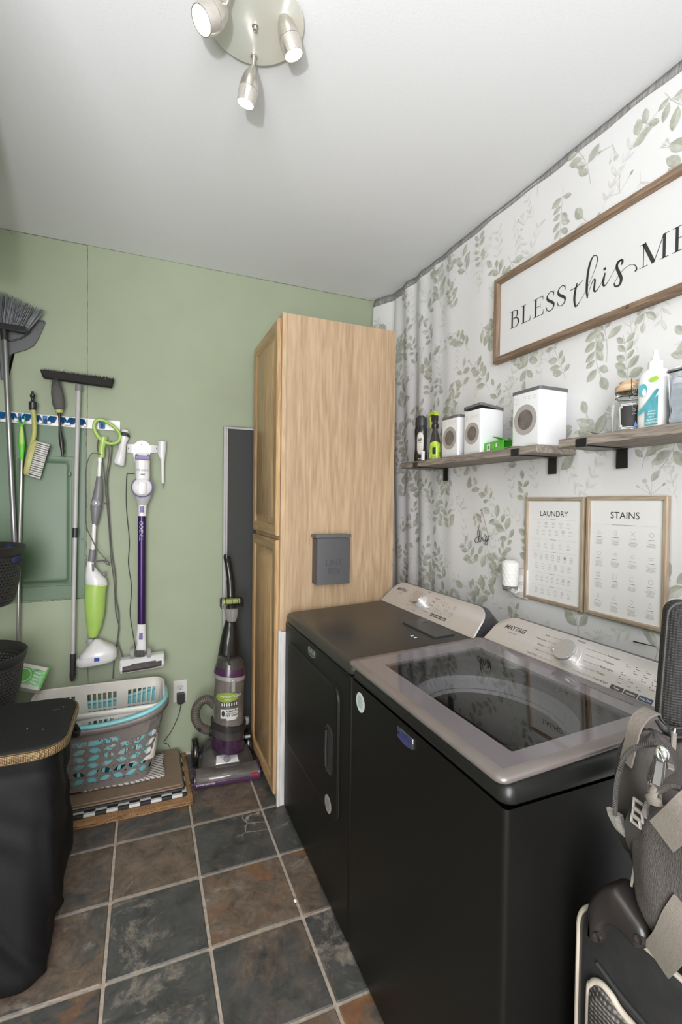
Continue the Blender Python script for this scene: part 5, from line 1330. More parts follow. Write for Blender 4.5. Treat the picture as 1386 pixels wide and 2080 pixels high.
bs = finish('fluff', bm, mat('lint_fluff', (0.60, 0.58, 0.54), 0.9), pb); bs['kind'] = 'stuff'
bm = NB(); tube(bm, bp_([(160, 782), (159.5, 794)], 0.05), 0.0145, 16); finish('socket', bm, GREYPL, pb)
bm = NB(); tube(bm, bp_([(159.5, 793), (155, 960), (152.5, 1074)], 0.05), 0.0105, 16); tube(bm, bp_([(152.5, 1090), (150, 1200), (148, 1332)], 0.05), 0.0095, 16); finish('pole', bm, mat('pole_cream_grey', (0.46, 0.45, 0.44), 0.4), pb)
bm = NB(); tube(bm, bp_([(153, 1072), (152.5, 1092)], 0.05), 0.0125, 16); finish('pole_joint', bm, BLACKPL, pb)
bm = NB(); tube(bm, bp_([(148.2, 1328), (147.8, 1350), (147, 1376), (147, 1383)], 0.05), [0.0125, 0.0125, 0.0125, 0.008], 16)
for k in range(7): lathe(bm, [(0.0132, -0.002), (0.0136, 0), (0.0132, 0.002)], BW(147.9, 1334+6*k, 0.05), n=16)
finish('grip', bm, mat('grip_dark', (0.035, 0.03, 0.03), 0.6), pb)

# --- steam mop
LIME = mat('steam_mop_lime', (0.36, 0.54, 0.12), 0.3); WH = mat('appliance_white', (0.72, 0.71, 0.71), 0.25); GR = mat('appliance_grey', (0.17, 0.17, 0.18), 0.4)
sm = thing('steam_mop', 'lime green and white steam mop hanging by its loop handle', 'steam mop', BW(195, 1150, 0.05))
o_ = 0.050
bm = NB(); ring_ = [P2(*p) for p in ((778, 1280), (757, 1225), (765, 1178), (795, 1160), (842, 1168), (900, 1202), (950, 1250), (968, 1298), (945, 1338), (890, 1352), (848, 1340))]
tube(bm, spline(bp_(ring_, o_), 5), 0.0085, 12)
tube(bm, spline(bp_([P2(*p) for p in ((778, 1280), (805, 1310), (848, 1340))], o_), 5), [0.0085]*5+[0.011]*6, 12)
pxloft(bm, [(203, 219, 888), (202, 216, 900), (200, 213, 912), (199, 213, 925), (200, 212, 930)], o_, 0.8)
finish('loop_handle', bm, LIME, sm)
bm = NB(); pxloft(bm, [(199, 207, 929), (198, 208, 934), (199, 206.5, 940), (197, 205.5, 968)], o_, 1); finish('upper_pole', bm, WHITEPL, sm)
bm = NB(); pxloft(bm, [(187, 196, 1064), (184.5, 193.5, 1117)], o_, 1); finish('lower_pole', bm, WHITEPL, sm)
bm = NB(); pxloft(bm, [(196, 207, 967), (193, 208.5, 985), (187.5, 208.5, 1010), (183.5, 207, 1025), (183.5, 206, 1035), (185, 203.5, 1046), (187, 199, 1064), (188, 198, 1067)], o_, .7)
f_ = BW(195, 1022, o_+0.020); lathe(bm, [(0.021, 0), (0.021, 0.004), (0.017, 0.005), (0.016, 0.003), (0.009, 0.003), (0.008, 0.005)], f_+Vector((0, .004, 0)), (0, -1, 0), 28); finish('cord_housing', bm, GR, sm)
bm = NB(); lathe(bm, [(0.005, 0), (0.003, 0.003)], f_+Vector((0, -.001, 0)), (0, -1, 0), 14); finish('hub_screw', bm, STEEL, sm)
bm = NB(); pxloft(bm, [(181.5, 194.5, 1116), (180, 194, 1128), (178.5, 192, 1142)], o_, .8); box(bm, BW(180, 1128).x-0.012, BW(180, 1128).x, D-o_-.004, D-o_+.004, BW(180, 1130).z-.002, BW(180, 1130).z+.002); finish('collar', bm, GR, sm)
bm = NB(); pxloft(bm, [(177, 191, 1140), (175.5, 192, 1150), (174, 200, 1160), (173, 209, 1168), (173, 216.5, 1176), (173.5, 218.5, 1182), (173.5, 219, 1188)], o_, .75); 
finish('white_shoulder', bm, WH, sm)
bm = NB(); pxloft(bm, [(173.5, 219, 1186), (172.5, 218, 1190), (171.5, 215.5, 1205), (171.5, 214.5, 1225), (173, 213, 1245), (175.5, 208, 1268), (178, 202, 1285), (179.5, 197, 1294)], o_, .75); finish('water_tank', bm, LIME, sm)
bm = NB(); pxloft(bm, [(207, 216, 1163), (206, 217, 1168)], o_+.01, .8, 12); pxloft(bm, [(186.5, 192, 1145), (187, 191, 1161)], o_+.022, .5, 12)
tube(bm, spline(bp_([(192, 1141), (204, 1138), (214, 1142), (219, 1148)], o_+.015), 4), 0.003, 8); finish('grey_trim', bm, GR, sm)
bm = NB(); lathe(bm, [(0.001, -0.020), (0.014, -0.016), (0.020, 0), (0.016, 0.014), (0.001, 0.02)], BW(184, 1303, o_), (0, 0, 1), 20); finish('swivel_joint', bm, mat('joint_grey', (0.32, 0.32, 0.32), 0.4), sm)
bm = NB()
def hd_(y, xl, xr, dep, zt=0): a, b_ = BW(xl, y, o_), BW(xr, y, o_); return a, b_
L = []
for (xl, yl), (xr, yr), dep, i in (((193, 1298), (203, 1298), .014, 0), ((186, 1304), (212, 1303), .030, 0), ((176, 1315), (232, 1311), .052, 0), ((164, 1328), (238, 1318), .062, 0), ((160.5, 1334), (239, 1324), .064, 0), ((162, 1338), (237, 1331), .062, 0)):
    a, b_ = BW(xl, yl, 0.075), BW(xr, yr, 0.075); c = (a+b_)/2; h = (b_-a)/2; 
    L.append([c+h*math.copysign(abs(cos(t))**.6, cos(t))+Vector((0, dep*math.copysign(abs(sin(t))**.8, sin(t)), 0)) for t in [2*pi*k/24 for k in range(24)]])
loft(bm, L); fixn(bm); finish('mop_head', bm, WH, sm, angle=60)
bm = NB()
L = []
for (xl, yl), (xr, yr), dep in (((159, 1336), (239, 1328), .066), ((155, 1340), (239, 1330), .068), ((155, 1350), (237, 1335), .067), ((158, 1353), (234, 1338), .060)):
    a, b_ = BW(xl, yl, 0.075), BW(xr, yr, 0.075); c = (a+b_)/2; h = (b_-a)/2
    L.append([c+h*math.copysign(abs(cos(t))**.6, cos(t))+Vector((0, dep*.95*math.copysign(abs(sin(t))**.8, sin(t)), 0)) for t in [2*pi*k/24 for k in range(24)]])
loft(bm, L); fixn(bm); mpd = finish('cloth_pad', bm, mat('pad_white', (0.66, 0.65, 0.65), 0.85, bump=.5, scale=90), sm, angle=60)
bm = NB(); q = BW(196.5, 1340, 0.142); box(bm, q.x-0.011, q.x+0.011, q.y-0.0015, q.y+0.002, q.z-0.008, q.z+0.008); finish('blue_tab', bm, mat('tab_blue', (0.015, 0.06, 0.32), 0.6), mpd)
CORDG = mat('cord_grey', (0.115, 0.11, 0.11), 0.5)
bm = NB()
def cord(px, off, r=0.0030): tube(bm, spline(bp_(px, off), 6), r, 6)
P4 = lambda x, y: (150+x*.274, 830+y*.274)
cord([P4(*p) for p in ((200, 210), (180, 240), (175, 290), (185, 330), (205, 350), (215, 400), (230, 520), (245, 700), (262, 900), (275, 1100), (300, 1300), (310, 1500), (335, 1620), (325, 1720), (365, 1850))], 0.030)
cord([P4(*p) for p in ((275, 240), (282, 300), (270, 400), (250, 540), (258, 720), (270, 900), (285, 1080), (310, 1250), (312, 1400), (335, 1540), (322, 1760))], 0.022)
cord([P4(*p) for p in ((250, 250), (262, 330), (245, 480), (235, 620), (250, 710))], 0.045)
cord([P4(*p) for p in ((200, 340), (150, 330), (120, 350), (95, 430), (90, 600), (92, 850), (130, 960), (180, 1050), (240, 1120), (262, 1140), (262, 1165))], 0.068, 0.0026)
cord([P4(*p) for p in ((165, 1135), (215, 1125), (255, 1135), (265, 1160))], 0.080, 0.004)
cord([P4(*p) for p in ((325, 1700), (300, 1850), (290, 2000))], 0.02)
tube(bm, spline(bp_([P4(225, 700), P4(240, 705), P4(262, 695)], 0.035), 4), 0.004, 6)
finish('power_cord', bm, CORDG, sm)

# --- cordless stick vacuum on its wall dock
tv = thing('stick_vacuum', 'white cordless stick vacuum with purple tube mounted on the wall', 'vacuum cleaner', BW(288, 1100, 0.05))
PUR = mat('purple_anodised', (0.055, 0.026, 0.125), 0.28, 0.55); LPUR = mat('button_purple', (0.16, 0.125, 0.30), 0.4)
TW = mat('vacuum_white', (0.72, 0.71, 0.72), 0.22)
bm = NB()
o = [(258, 914), (258, 902), (270, 899), (276, 897), (300, 897), (308, 899), (322, 903), (324, 916), (322, 922), (308, 920), (304, 926), (272, 926), (268, 922)]
arc = [(276-12*cos(pi*k/10)+12*(1-cos(0)), 0) for k in range(0)]
L0 = [BW(x, y, 0.001) for x, y in [(258, 902), (272, 903)]+[(288-17*cos(pi*k/10), 908-13*sin(pi*k/10)) for k in range(1, 10)]+[(306, 904), (323, 906), (323, 921), (306, 921), (303, 940), (273, 940), (270, 921), (258, 920)]]
c = sum(L0, Vector())/len(L0)
loft(bm, [[p for p in L0], [p+Vector((0, -0.010, 0)) for p in L0], [c+(p-c)*.96+Vector((0, -0.013, 0)) for p in L0]]); fixn(bm)
dk = finish('wall_dock', bm, TW, tv, angle=50)
bm = NB()
for px, py in ((288, 903), (261, 911), (318, 911)): q = BW(px, py, 0.0145); box(bm, q.x-.0016, q.x+.0016, q.y-.0006, q.y+.0006, q.z-.004, q.z+.004)
finish('screw_slots', bm, INK, dk)
bm = NB(); pxloft(bm, [(277, 303, 922), (274.5, 304.5, 926), (274, 305, 934), (274.5, 304.5, 950), (275, 305, 965), (276, 304, 978), (279, 299, 990), (280.5, 297, 998)], 0.070, 0.9, 28, power=3.2); hb = finish('handle_body', bm, TW, tv, angle=60)
bm = NB(); q0, q1 = BW(274.5, 926, 0.070), BW(304.5, 936, 0.070); box(bm, q0.x+.001, q1.x-.001, D-0.112, D-0.100, q1.z+.001, q0.z); box(bm, q0.x, q0.x+.012, D-0.111, D-0.10, q0.z-.002, q0.z+.006); box(bm, q1.x-.012, q1.x, D-0.111, D-0.1, q0.z-.002, q0.z+.006); finish('purple_latch', bm, LPUR, hb, bevel=0.003)
bm = NB(); q = BW(290, 955, 0.100); fx = PL(q+Vector((0, -0.0045, 0)), (1, 0, 0), (0, 0, 1)); text(bm, 'TINECO', 0.0135, lambda v: fx(v+Vector((0, 0, 0.001))), 0, sx=1.25)
ribbon(bm, [(-.010, -.022), (.010, -.022)], 0.008, fx, 0.0005, 0); finish('lettering', bm, GR, hb, smooth=False)
bm = NB(); q = BW(289, 990, 0.050)
lathe(bm, [(0.034, 0.02), (0.0535, 0.015), (0.0545, -0.020), (0.0530, -0.040), (0.046, -0.045)], q, (0, 1, 0), 44, mis=[0, 0, 0, 1, 1]); lathe(bm, [(0.047, -0.0445), (0.045, -0.050), (0.038, -0.055), (0.02, -0.058), (0.0005, -0.059)], q, (0, 1, 0), 44, 0); finish('dust_drum', bm, [TW, LPUR], tv, angle=50)
bm = NB(); pxloft(bm, [(280.5, 297.5, 980), (280, 297, 1000), (282.5, 294.5, 1004)], 0.115, 0.25, 20, power=4); finish('grip_spine', bm, TW, tv)
bm = NB(); pxloft(bm, [(270, 309, 1000), (275, 307, 1012), (278.5, 301, 1024), (280.5, 298.5, 1032), (281, 297.5, 1048), (282.5, 296, 1050)], 0.060, .8, 24); nk = finish('neck', bm, mat('neck_grey', (0.47, 0.46, 0.47), 0.25), tv, angle=60)
bm = NB(); pxloft(bm, [(281, 298, 1026), (281, 297.5, 1048)], 0.062, .9, 20, power=3.5); finish('neck_sleeve', bm, TW, tv)
bm = NB(); pxloft(bm, [(284.5, 293, 1028), (284.5, 293, 1041)], 0.080, .35, 12, power=5); finish('release_button', bm, LPUR, tv, bevel=0)
bm = NB(); tube(bm, bp_([(288.3, 1048), (287.6, 1270)], 0.060), 0.0195, 28); tb = finish('purple_tube', bm, PUR, tv)
bm = NB(); q = BW(288.2, 1078, 0.060)
def ontube(v): a = -pi/2-0.10+v[0]/0.0195; return Vector((q.x+0.0202*cos(a), q.y+0.0202*sin(a), q.z+v[1]))
text(bm, 'TINECO', 0.024, lambda v: ontube(Vector((-v[1], v[0], 0))), 0, sx=1.15, bold=.01); finish('tube_lettering', bm, mat('lettering_lilac', (0.55, 0.52, 0.62), 0.4), tb, smooth=False)
bm = NB(); pxloft(bm, [(278.5, 296.5, 1267), (278.5, 296.5, 1275), (276.5, 297, 1295), (278, 297, 1305), (276, 297.5, 1318), (279, 295, 1326)], 0.062, .85, 24, power=2.6); nk2 = finish('lower_neck', bm, TW, tv, angle=60)
bm = NB(); pxloft(bm, [(283, 290, 1286), (282, 290, 1299)], 0.083, .3, 12, power=5); finish('release_button', bm, LPUR, tv)
for px, s in ((269, -1), (303, 1)):
    bm = NB(); lathe(bm, [(0.014, -0.011), (0.0285, -0.010), (0.031, -0.004), (0.031, 0.004), (0.0285, 0.010), (0.014, 0.011)], BW(px, 1327, 0.085), (1, 0, 0.05), 28, mis=[1, 0, 0, 0, 1]); finish('wheel', bm, [mat('wheel_grey', (0.30, 0.29, 0.29), 0.5), TW], tv)
bm = NB()
for k in range(7): a = pi*(.15+.7*k/6); tube(bm, spline([BW(277+2.6*k, 1322, 0.095), BW(276+2.7*k, 1328, 0.108), BW(277+2.6*k, 1334, 0.1)], 3), 0.0035, 6)
finish('hose_bellows', bm, mat('bellows_grey', (0.10, 0.10, 0.10), 0.5), tv)
bm = NB(); L = []
TA, TBv = BW(243, 1352, 0.075), BW(334, 1337, 0.075); axh = (TBv-TA)
for t, k in ((0, .80), (.012, .95), (.04, 1), (.96, 1), (.988, .95), (1, .80)):
    c = TA+axh*t; L.append([c+Vector((0, y*k, z*k)) for y, z in ((0.05, 0.025), (0.02, 0.036), (-0.030, 0.034), (-0.055, 0.012), (-0.060, -0.010), (-0.045, -0.030), (0.0, -0.034), (0.045, -0.030))])
loft(bm, L); fixn(bm); hd = finish('floor_head', bm, TW, tv, bevel=0.004, seg=3)
bm = NB()
def onhead(v): c = TA+axh*v[0]; z = v[1]; y = -0.0585+max(0, z-0.012)*1.15 if z > -0.010 else -0.0605+(-0.010-z)*0.75; return c+Vector((0, y-0.0008-v[2], z))
for u0, u1, a, b_ in ((.07, .14, -.022, .010), (.14, .26, -.024, .010), (.26, .34, -.024, .0145), (.34, .70, -.024, .0145), (.70, .80, -.024, .0145), (.80, .93, -.020, .010)):
    for z0, z1 in ((a, -.010), (-.010, b_ if b_ < .012 else .012))+(((.012, b_),) if b_ > .012 else ()):
        loft(bm, [[onhead((u0, z0, 0)), onhead((u1, z0, 0)), onhead((u1, z1, 0)), onhead((u0, z1, 0))]], c0=False, c1=True)
finish('brush_window', bm, mat('smoky_window', (0.085, 0.070, 0.072), 0.12, var=.35, scale=30, stretch=(1, 1, 3)), hd, smooth=False)
bm = NB(); tube(bm, spline(bp_([P4(*p) for p in ((450, 483), (410, 483), (392, 500), (388, 700), (400, 850), (412, 1000), (404, 1150), (428, 1330), (416, 1500), (430, 1620), (458, 1780))], 0.012), 6), 0.0018, 6); finish('charging_cable', bm, INK, tv)

# attachments clipped to the dock
da = thing('dusting_tool', 'small white dusting brush attachment clipped left of the stick vacuum dock', 'vacuum attachment', BW(250, 900, 0.04))
bm = NB(); pxloft(bm, [(248, 261, 872, 875), (246, 262, 877, 880)], 0.04, 1); pxloft(bm, [(244.5, 262, 884, 888), (243, 260, 893, 896), (245, 257, 898, 900), (241, 256, 905, 908), (240, 256, 912, 913), (234, 255, 925, 928), (230, 253, 938, 946), (232, 250, 942, 948)], 0.04, .8); finish('body', bm, TW, da, angle=60)
bm = NB(); pxloft(bm, [(244, 264, 878, 884), (244, 264, 884, 889)], 0.04, 1); finish('dark_ring', bm, INK, da)
ca = thing('crevice_tool', 'slim white crevice attachment clipped right of the stick vacuum dock', 'vacuum attachment', BW(330, 930, 0.04))
bm = NB(); pxloft(bm, [(320, 338, 897), (321, 338, 900), (321, 337.5, 914), (320.5, 337, 916), (320.5, 336.5, 923), (326, 335, 934), (327, 334, 940), (328, 333.5, 978), (328.5, 333, 982)], 0.04, .85); finish('nozzle', bm, TW, ca, angle=50)
bm = NB(); pxloft(bm, [(329, 333, 981), (329.5, 332.5, 986)], 0.04, .9, 12); tube(bm, bp_([(331, 985), (331, 993)], 0.04), 0.002, 6); finish('tip', bm, GREYPL, ca)

# --- outlet with a black charger
q = (BW(352, 1382)+BW(380, 1424))/2
wo = thing('wall_outlet', 'white duplex outlet low on the green wall with a black charger plugged in', 'outlet', (q.x, D, q.z-.06))
fo = lambda v: Vector((q.x+v[0], D-0.0005-v[2], q.z+v[1]))
bm = NB(); slab(bm, -0.037, 0.037, -0.060, 0.060, 0, 0.006, 0.005, 0.003, f=fo); fixn(bm); cp = finish('cover_plate', bm, mat('outlet_white', (0.62, 0.61, 0.58), 0.35), wo)
bm = NB()
for dv in (0.021, -0.021): slab(bm, -0.017, 0.017, dv-0.0145, dv+0.0145, 0.006, 0.0078, 0.010, 0.0008, f=fo)
fixn(bm); sk = finish('socket', bm, mat('socket_cream', (0.55, 0.53, 0.49), 0.35), cp)
bm = NB()
for dx in (-0.0065, 0.0065): box(bm, q.x+dx-.001, q.x+dx+.001, D-0.0092, D-0.0082, q.z+0.022, q.z+0.031)
lathe(bm, [(0.0026, 0), (0.002, 0.001)], (q.x, D-0.0082, q.z+0.013), (0, -1, 0), 10); finish('slots', bm, INK, sk, smooth=False)
chg = thing('plug_charger', 'black plug-in charger with thin cord in the green wall outlet', 'charger', (q.x, D-0.03, q.z-.05))
bm = NB(); slab(bm, -0.019, 0.021, -0.052, -0.003, 0.010, 0.045, 0.004, 0.002, f=fo); slab(bm, -0.0135, 0.0155, -0.062, -0.052, 0.014, 0.034, 0.003, 0.002, f=fo); fixn(bm); finish('body', bm, BLACKPL, chg)
bm = NB(); tube(bm, spline([fo(Vector((0.001, -0.060, 0.025))), BW(366, 1440, 0.02), BW(362, 1455, 0.015), BW(350, 1482, 0.012), BW(340, 1497, 0.03), BW(333, 1508, 0.06), U(341, 1512, 'y', D-0.05), U(346, 1520, 'y', D-0.04)], 6), 0.0018, 6); finish('cord', bm, INK, chg)
# ================================================================== UPRIGHT VACUUM
uv = thing('upright_vacuum', 'black and purple upright vacuum cleaner standing beside the dark mesh screen', 'vacuum cleaner', (0.40, 2.45, 0))
CLR = glass('smoky_clear', (0.33, 0.31, 0.30), 0.12, 1.25, alpha=None)
SMK = mat('smoky_plastic', (0.055, 0.050, 0.047), 0.14, var=0.25, scale=18); PURC = mat('plum_plastic', (0.058, 0.022, 0.062), 0.2); GLB = mat('gloss_black', (0.012, 0.012, 0.012), 0.15)
SIL = mat('silver_plastic', (0.42, 0.41, 0.40), 0.3, 0.4)
YV = 2.47
def V(px, py, y=YV): return U(px, py, 'y', y)
def vl(bm, rows, y=YV, dep=1.0, n=28, power=2.0, mi=0, mis=None):
    L = []
    for r in rows:
        xl, xr, py = r[:3]; yr = r[3] if len(r) > 3 else py; yy = r[4] if len(r) > 4 else y
        a, b_ = V(xl, py, yy), V(xr, yr, yy); c = (a+b_)/2; h = (b_-a)/2; hw = h.length; e = 2/power
        L.append([c+h*math.copysign(abs(cos(t))**e, cos(t))+Vector((0, 1, 0))*(hw*dep*math.copysign(abs(sin(t))**e, sin(t))) for t in [2*pi*i/n for i in range(n)]])
    loft(bm, L, mi=mi, mis=mis); fixn(bm)
# nozzle bar across the front
FA, FB = Vector((0.226, 2.345, 0)), Vector((0.544, 2.315, 0)); fa = (FB-FA); fn_ = Vector((0.04, 1, 0)).normalized()
def bar(bm, prof, t0=0.0, t1=1.0, mi=0, ends=(0.9, 1)):
    L = []
    for t, k in ((t0, ends[0]), (t0+.015, 1), (t1-.015, 1), (t1, ends[0])):
        c = FA+fa*t; cy_ = sum(p[0] for p in prof)/len(prof); cz = sum(p[1] for p in prof)/len(prof)
        L.append([c+fn_*(cy_+(p[0]-cy_)*k)+Vector((0, 0, cz+(p[1]-cz)*k)) for p in prof])
    loft(bm, L, mi=mi); fixn(bm)
bm = NB(); bar(bm, [(0.0, 0.006), (-0.004, 0.018), (-0.002, 0.030), (0.020, 0.030), (0.13, 0.030), (0.13, 0.006)]); nb_ = finish('foot_base', bm, PURC, uv, bevel=0.002)
bm = NB(); bar(bm, [(0.002, 0.030), (0.002, 0.040), (0.008, 0.052), (0.024, 0.061), (0.045, 0.064), (0.080, 0.064), (0.080, 0.030)], 0.03, 0.97)
finish('nozzle_window', bm, mat('clear_nozzle', (0.125, 0.112, 0.105), 0.12, 0.2, var=.3, scale=10, stretch=(1, 1, 6)), uv, angle=60)
bm = NB()
for t0, t1 in ((0.0, 0.03), (0.97, 1.0)): bar(bm, [(-0.002, 0.010), (-0.001, 0.042), (0.007, 0.055), (0.024, 0.064), (0.085, 0.067), (0.085, 0.010)], t0, t1, ends=(.96, 1))
finish('end_caps', bm, PURC, uv)
bm = NB(); fbr = PL(FA+fa*0.5+Vector((0, -0.004, 0.030)), fa, (0, 0.0, 1)); sgb = 1 if fbr(Vector((0, 0, 1))).y < fbr(Vector((0, 0, 0))).y else -1
fb2 = lambda v: fbr(Vector((v[0], v[1], v[2]*sgb)))
text(bm, 'powerful technology', 0.0105, lambda v: fb2(v+Vector((-0.105, -0.004, 0.0016))), 0, 0, shear=.2)
poly(bm, [(0.112, 0.003), (0.148, 0.003), (0.148, 0.011), (0.112, 0.011)], 0.0005, 0.0012, lambda v: fb2(v+Vector((0, 0, 0))), 1)
text(bm, 'BISSELL', 0.0095, lambda v: fb2(v+Vector((0.130, 0.017, 0.0015))), 0.0, 1, bold=.02)
finish('front_lettering', bm, [WHITEINK, mat('logo_red', (0.45, 0.03, 0.03), 0.4)], uv, smooth=False)
# main housing behind the nozzle
bm = NB()
L = []
for y, xl, xr, zt in ((2.395, 0.245, 0.535, 0.052), (2.43, 0.255, 0.530, 0.082), (2.47, 0.262, 0.525, 0.122), (2.53, 0.272, 0.515, 0.150), (2.59, 0.285, 0.510, 0.140), (2.62, 0.31, 0.50, 0.10)):
    L.append([Vector((xl, y, 0.014)), Vector((xl-.004, y, zt*.55)), Vector((xl+.02, y, zt*.85)), Vector((xl+.07, y, zt)), Vector((xr-.07, y, zt)), Vector((xr-.02, y, zt*.85)), Vector((xr+.004, y, zt*.55)), Vector((xr, y, 0.014))])
loft(bm, L); fixn(bm); hs = finish('housing', bm, SMK, uv, bevel=0.004)
bm = NB(); sp_ = PL(V(461, 1549, 2.428)+Vector((0, -.004, 0.020)), (1, -0.09, 0), (0, 0.66, 0.75)); sg3 = 1 if sp_(Vector((0, 0, 1))).z > sp_(Vector((0, 0, 0))).z else -1
fpl = lambda v: sp_(Vector((v[0], v[1], v[2]*sg3)))
L = [[fpl(Vector((x, y, z))) for x, y in ((-.060+i, -.022+i), (.060-i, -.022+i), (.052-i, .024-i), (-.052+i, .024-i))] for i, z in ((0, -0.01), (0, 0.006), (0.003, 0.009))]
loft(bm, L); fixn(bm); cpz = finish('control_plate', bm, SIL, uv, bevel=0.002)
bm = NB(); c_ = fpl(Vector((0, 0, 0.009))); axn = (fpl(Vector((0, 0, 1)))-fpl(Vector((0, 0, 0)))).normalized(); lathe(bm, [(0.018, 0), (0.017, 0.006), (0.012, 0.008)], c_, axn, 24)
box(bm, -0.003, 0.003, -0.015, 0.018, 0.008, 0.020, M=Matrix.Translation(c_) @ axn.to_track_quat('Z', 'Y').to_matrix().to_4x4()); finish('height_knob', bm, GREYPL, cpz, bevel=0.001)
for nm, xx in (('wheel', 0.252), ('wheel', 0.528)):
    bm = NB(); lathe(bm, [(0.030, -0.018), (0.066, -0.016), (0.071, -0.008), (0.071, 0.008), (0.066, 0.016), (0.030, 0.018), (0.012, 0.020)], (xx, 2.575, 0.0715), (1 if xx > .4 else -1, 0, 0), 32); finish(nm, bm, GLB, uv, angle=40)
# canister
bm = NB(); vl(bm, [(431, 494, 1518), (430.5, 495, 1512), (431, 495.5, 1490)]); finish('lower_bowl', bm, mat('purple_tinted', (0.048, 0.020, 0.050), 0.12, var=.5, scale=22), uv, angle=60)
bm = NB(); vl(bm, [(431, 495.5, 1490), (431.5, 496, 1480), (431, 496.5, 1474)]); finish('bowl_band', bm, SMK, uv, angle=60)
bm = NB(); vl(bm, [(428.5, 499, 1474), (428.5, 499, 1462)]); bd_ = finish('lettered_band', bm, mat('band_dark', (0.03, 0.026, 0.026), 0.3), uv, angle=60)
CCX, CCR = None, None
a_, b2_ = V(434, 1400), V(495, 1400); CC = (a_+b2_)/2; CRD = (b2_-a_).length/2
bm = NB(); vl(bm, [(433, 495, 1463), (433.5, 494.5, 1455), (434.5, 495, 1400), (436, 496.5, 1372)]); 
cn = finish('dirt_canister', bm, mat('dusty_clear', (0.135, 0.122, 0.108), 0.13, var=0.30, scale=9, stretch=(1, 1, 1.5), Coat_Weight=0.6, Coat_Roughness=0.03), uv, angle=60)
bm = NB(); vl(bm, [(434.5, 498, 1374), (434.5, 498, 1366)]); finish('silver_ring', bm, SIL, uv, angle=40)
bm = NB(); vl(bm, [(434.5, 498, 1366), (436, 497.5, 1358), (438, 496, 1352)]); finish('plum_ring', bm, PURC, uv, angle=60)
bm = NB(); vl(bm, [(438, 496, 1353), (440, 494, 1345), (441, 492, 1338), (447, 486, 1333)]); finish('canister_lid', bm, SMK, uv, angle=60)
bm = NB(); q = V(468.5, 1382); r_ = 0.078
box(bm, q.x-0.010, q.x+0.010, q.y-0.088, q.y-0.070, V(468, 1394).z, V(468, 1370).z); finish('latch', bm, SIL, uv, bevel=0.003)
def oncan(v, dr=0.0): 
    a = -pi/2-0.12+v[0]/CRD; zc = V(466, 1430).z; return Vector((CC.x+(CRD+0.0012+v[2]+dr)*cos(a), CC.y+(CRD+0.0012+v[2]+dr)*sin(a), zc+v[1]))
bm = NB()
def patch(pts_f, w, h, cx_, cz_, mi, dr=0.0, n=10, ell=False):
    for i in range(n):
        u0, u1 = -w/2+w*i/n, -w/2+w*(i+1)/n
        g0 = h/2*(sqrt(max(0, 1-(2*u0/w)**2)) if ell else 1); g1 = h/2*(sqrt(max(0, 1-(2*u1/w)**2)) if ell else 1)
        try: bm.faces.new([bm.verts.new(oncan(Vector(p), dr)) for p in ((cx_+u0, cz_-g0-.00001, 0), (cx_+u1, cz_-g1-.00001, 0), (cx_+u1, cz_+g1+.00001, 0), (cx_+u0, cz_+g0+.00001, 0))]).material_index = mi
        except ValueError: pass
patch(None, 0.125, 0.050, -0.012, 0.066, 0, 0, 16, True)
text(bm, 'POWERCLEAN', 0.0165, lambda v: oncan(Vector((v[0]+0.008, v[1]+0.070, 0.0008))), 0, 1, bold=.015); text(bm, 'rewind', 0.012, lambda v: oncan(Vector((v[0]-0.008, v[1]+0.056, 0.0008))), 0, 1)
patch(None, 0.088, 0.024, 0.0, 0.030, 2, 0, 12); 
for k in range(7): patch(None, 0.006, 0.016, -0.036+0.012*k, 0.030, 1, 0.0006, 1)
patch(None, 0.088, 0.046, 0.0, -0.018, 1, 0, 12); patch(None, 0.05, 0.012, 0.012, -0.044, 1, 0, 6)
for s, v_, z_ in (('REMOVES', 0.0135, -0.004), ('DEEP DOWN', 0.009, -0.0155), ('PET HAIR', 0.0150, -0.027)): text(bm, s, v_, lambda v, z_=z_: oncan(Vector((v[0]+0.013, v[1]+z_, 0.0006))), 0, 3, bold=.03)
patch(None, 0.018, 0.030, -0.030, -0.016, 3, 0.0006, 6, True)
finish('canister_label', bm, [mat('label_leaf_green', (0.24, 0.32, 0.05), 0.3), mat('label_white2', (0.60, 0.59, 0.57), 0.4), mat('label_black', (0.03, 0.03, 0.03), 0.4), INK], cn, smooth=False)
bm = NB(); zb_ = V(466, 1468).z-V(466, 1430).z; text(bm, 'cord rewind', 0.0155, lambda v: oncan(Vector((v[0]+0.012, v[1]+zb_, 0.0075))), 0, bold=.02); finish('band_lettering', bm, WHITEINK, bd_, smooth=False)
bm = NB(); vl(bm, [(497, 506, 1456), (496, 507, 1462), (497, 505, 1470)], YV+.03, 1, 12); finish('release_pedal', bm, SIL, uv)
bm = NB(); tube(bm, [V(497, 1497, 2.50), V(508, 1495, 2.50)], 0.009, 10); finish('foot_pedal', bm, SIL, uv)
# neck and handle
bm = NB(); vl(bm, [(439, 493, 1348, 1348, 2.50), (443, 487, 1330, 1330, 2.52), (448, 484, 1300, 1300, 2.54), (454, 482, 1275, 1275, 2.55), (459, 479, 1258, 1258, 2.56), (459, 478, 1235, 1235, 2.57)], 2.5, .8); finish('neck', bm, GLB, uv, angle=70)
bm = NB(); tube(bm, spline([V(467, 1352, 2.405), V(464, 1335, 2.42), V(466, 1312, 2.45), V(468, 1296, 2.50)], 5), 0.0105, 12, flat=(1, .6)); finish('carry_handle', bm, SMK, uv)
bm = NB(); tube(bm, spline([V(470, 1240, 2.57), V(469, 1205, 2.59), V(468, 1180, 2.60), V(464, 1150, 2.61), V(461, 1132, 2.61), V(462, 1128, 2.61)], 5), [0.018]*11+[0.015]*14+[0.010], 16, flat=(1, 1.2)); finish('handle', bm, GLB, uv, angle=60)
